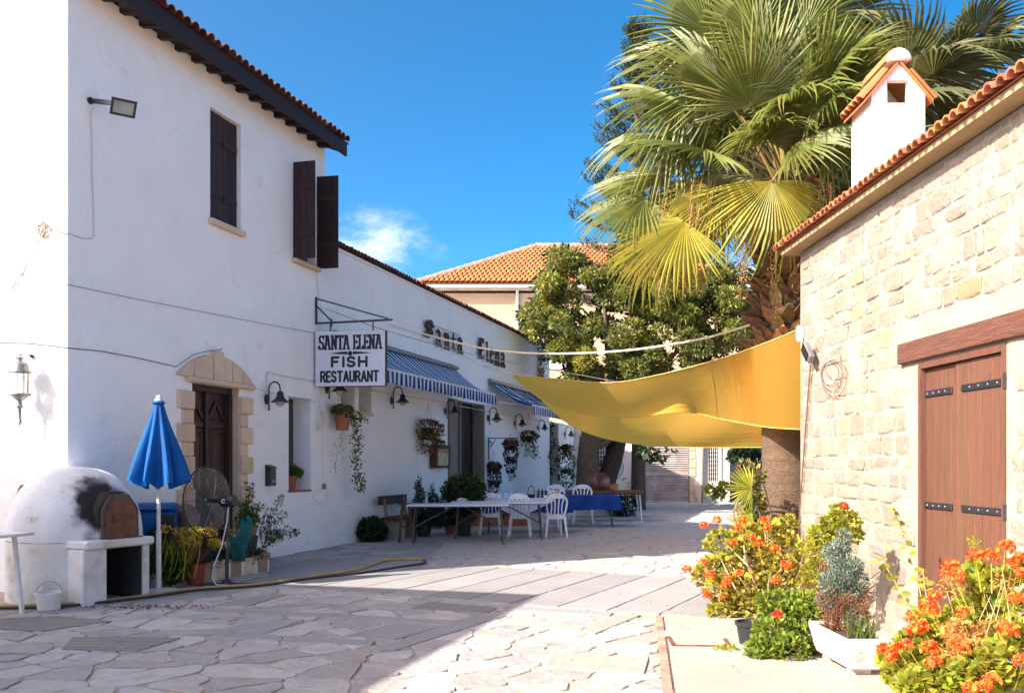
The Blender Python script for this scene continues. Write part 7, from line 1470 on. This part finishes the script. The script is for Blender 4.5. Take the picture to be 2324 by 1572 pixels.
t = thing('low_shrub', 'dark shrub under the end of the brown trestle table', 'shrub', G(1420, 1172)); foliage('foliage', [(0, 0, .3, .32, .28), (-.25, 0, .25, .22)], 500, .13, .07, LEAFD, t)
t = thing('red_crate', 'small orange red crate on the planter by the leaning trunk', 'crate', PX(1393, 1110, 27.0)-Vector((0, 0, .0))); MB().box(-.12, .12, -.08, .08, 0, .16).build('crate_body', ORANGE, t, bevel=.01); MB().box(-.13, .13, -.09, .09, .13, .165).build('rim', TERRA, t)
fan('pedestal_fan', 'grey wire fan standing far off behind the leaning trunk', G(1383, 1152, 0), R(-90), (lambda p: p.z)(PX(1383, 1060, 31.5)), .44, col=GREYM)
# ------------------------------------------------------------------ pine behind the palm
t = thing('norfolk_pine', 'tall tiered pine with upturned tufts behind the palm', 'tree', (4.1, 30, 0)); m = MB(); m.tube([(0, 0, -.05), (0, 0, 8), (0, 0, 15.5)], [.25, .17, .05], 10); m.build('trunk', BARK, t, smooth=True); pts = []; dirs = []; rb = random.Random(9)
z_ = 6.5
while z_ < 15.5:
    ln = (2.0*min(1, (15.4-z_)/6.3)+.12)*rb.uniform(.85, 1.1); n_ = 6
    for k in range(n_):
        a_ = 2*pi*k/n_+rb.gauss(0, .25); m = MB(); tip = Vector((ln*cos(a_), ln*sin(a_), z_+.35)); b0 = Vector((0, 0, z_)); md = b0.lerp(tip, .5)-Vector((0, 0, .15)); m.tube([b0, md, tip], [.04, .03, .012], 5); m.build('branch', BARK, t)
        for j in range(10):
            f = .35+.65*j/9; c = b0.lerp(md, f*2) if f < .5 else md.lerp(tip, f*2-1)
            for s_ in range(3):
                c2 = c+Vector((rb.gauss(0, .12), rb.gauss(0, .12), 0)); dd2 = Vector((cos(a_)*.5+rb.gauss(0, .4), sin(a_)*.5+rb.gauss(0, .4), .9)).normalized(); l2 = rb.uniform(.25, .42)
                for q_ in range(11): pts.append(tuple(c2+dd2*l2*q_/11)); dirs.append(tuple(dd2+Vector((rb.gauss(0, .6), rb.gauss(0, .6), rb.gauss(0, .4)))))
    z_ += .62
scatter('needles', LEAF4, pts, rnd_frames(dirs), .13, .030, PINE, t)['kind'] = 'stuff'
# greenery at the end of the lane
t = thing('lane_shrub', 'shaded creeper hanging over the grey wall at the lane end', 'shrub', G(1690, 1142)); foliage('foliage', pxblob(t, [(1690, 1020, 35, 24), (1715, 1015, 35, 26), (1665, 1035, 35, 14), (1700, 1050, 35, 18), (1725, 1045, 35, 18)]), 1300, .16, .11, LEAFD, t, down=.4)
t = thing('yellow_weeds', 'lime green weed growing at the foot of the grilled wing', 'plant', G(1634, 1139)); foliage('foliage', pxblob(t, [(1612, 1112, 33.5, 11), (1634, 1120, 33.5, 12), (1642, 1105, 33.5, 11), (1626, 1127, 33.5, 8)]), 330, .15, .12, LEAFL, t, tpl=LEAF6); stems(t, (0, 0, 0), [(random.gauss(0, .2), 0, random.uniform(.3, .6)) for _ in range(6)], .01)
t = thing('black_pot', 'large black plastic pot in the shade at the lane end', 'pot', G(1702, 1137)); pot(t, .26, .62, BLACK); foliage('foliage', [(0, 0, .75, .3, .2)], 200, .15, .1, LEAFD, t)
t = thing('background_tree', 'green bush peeping over the roof at the far right edge', 'tree', (11.9, 16.5, 0)); m = MB(); m.tube([(0, 0, 0), (0, 0, 5)], .15, 8); m.build('trunk', BARK, t); foliage('crown', [(0, 0, 6.6, 1.6, 1.5), (1, 0, 7.4, 1.2), (-.6, 0, 7.6, .7)], 5000, .14, .03, PINE, t)
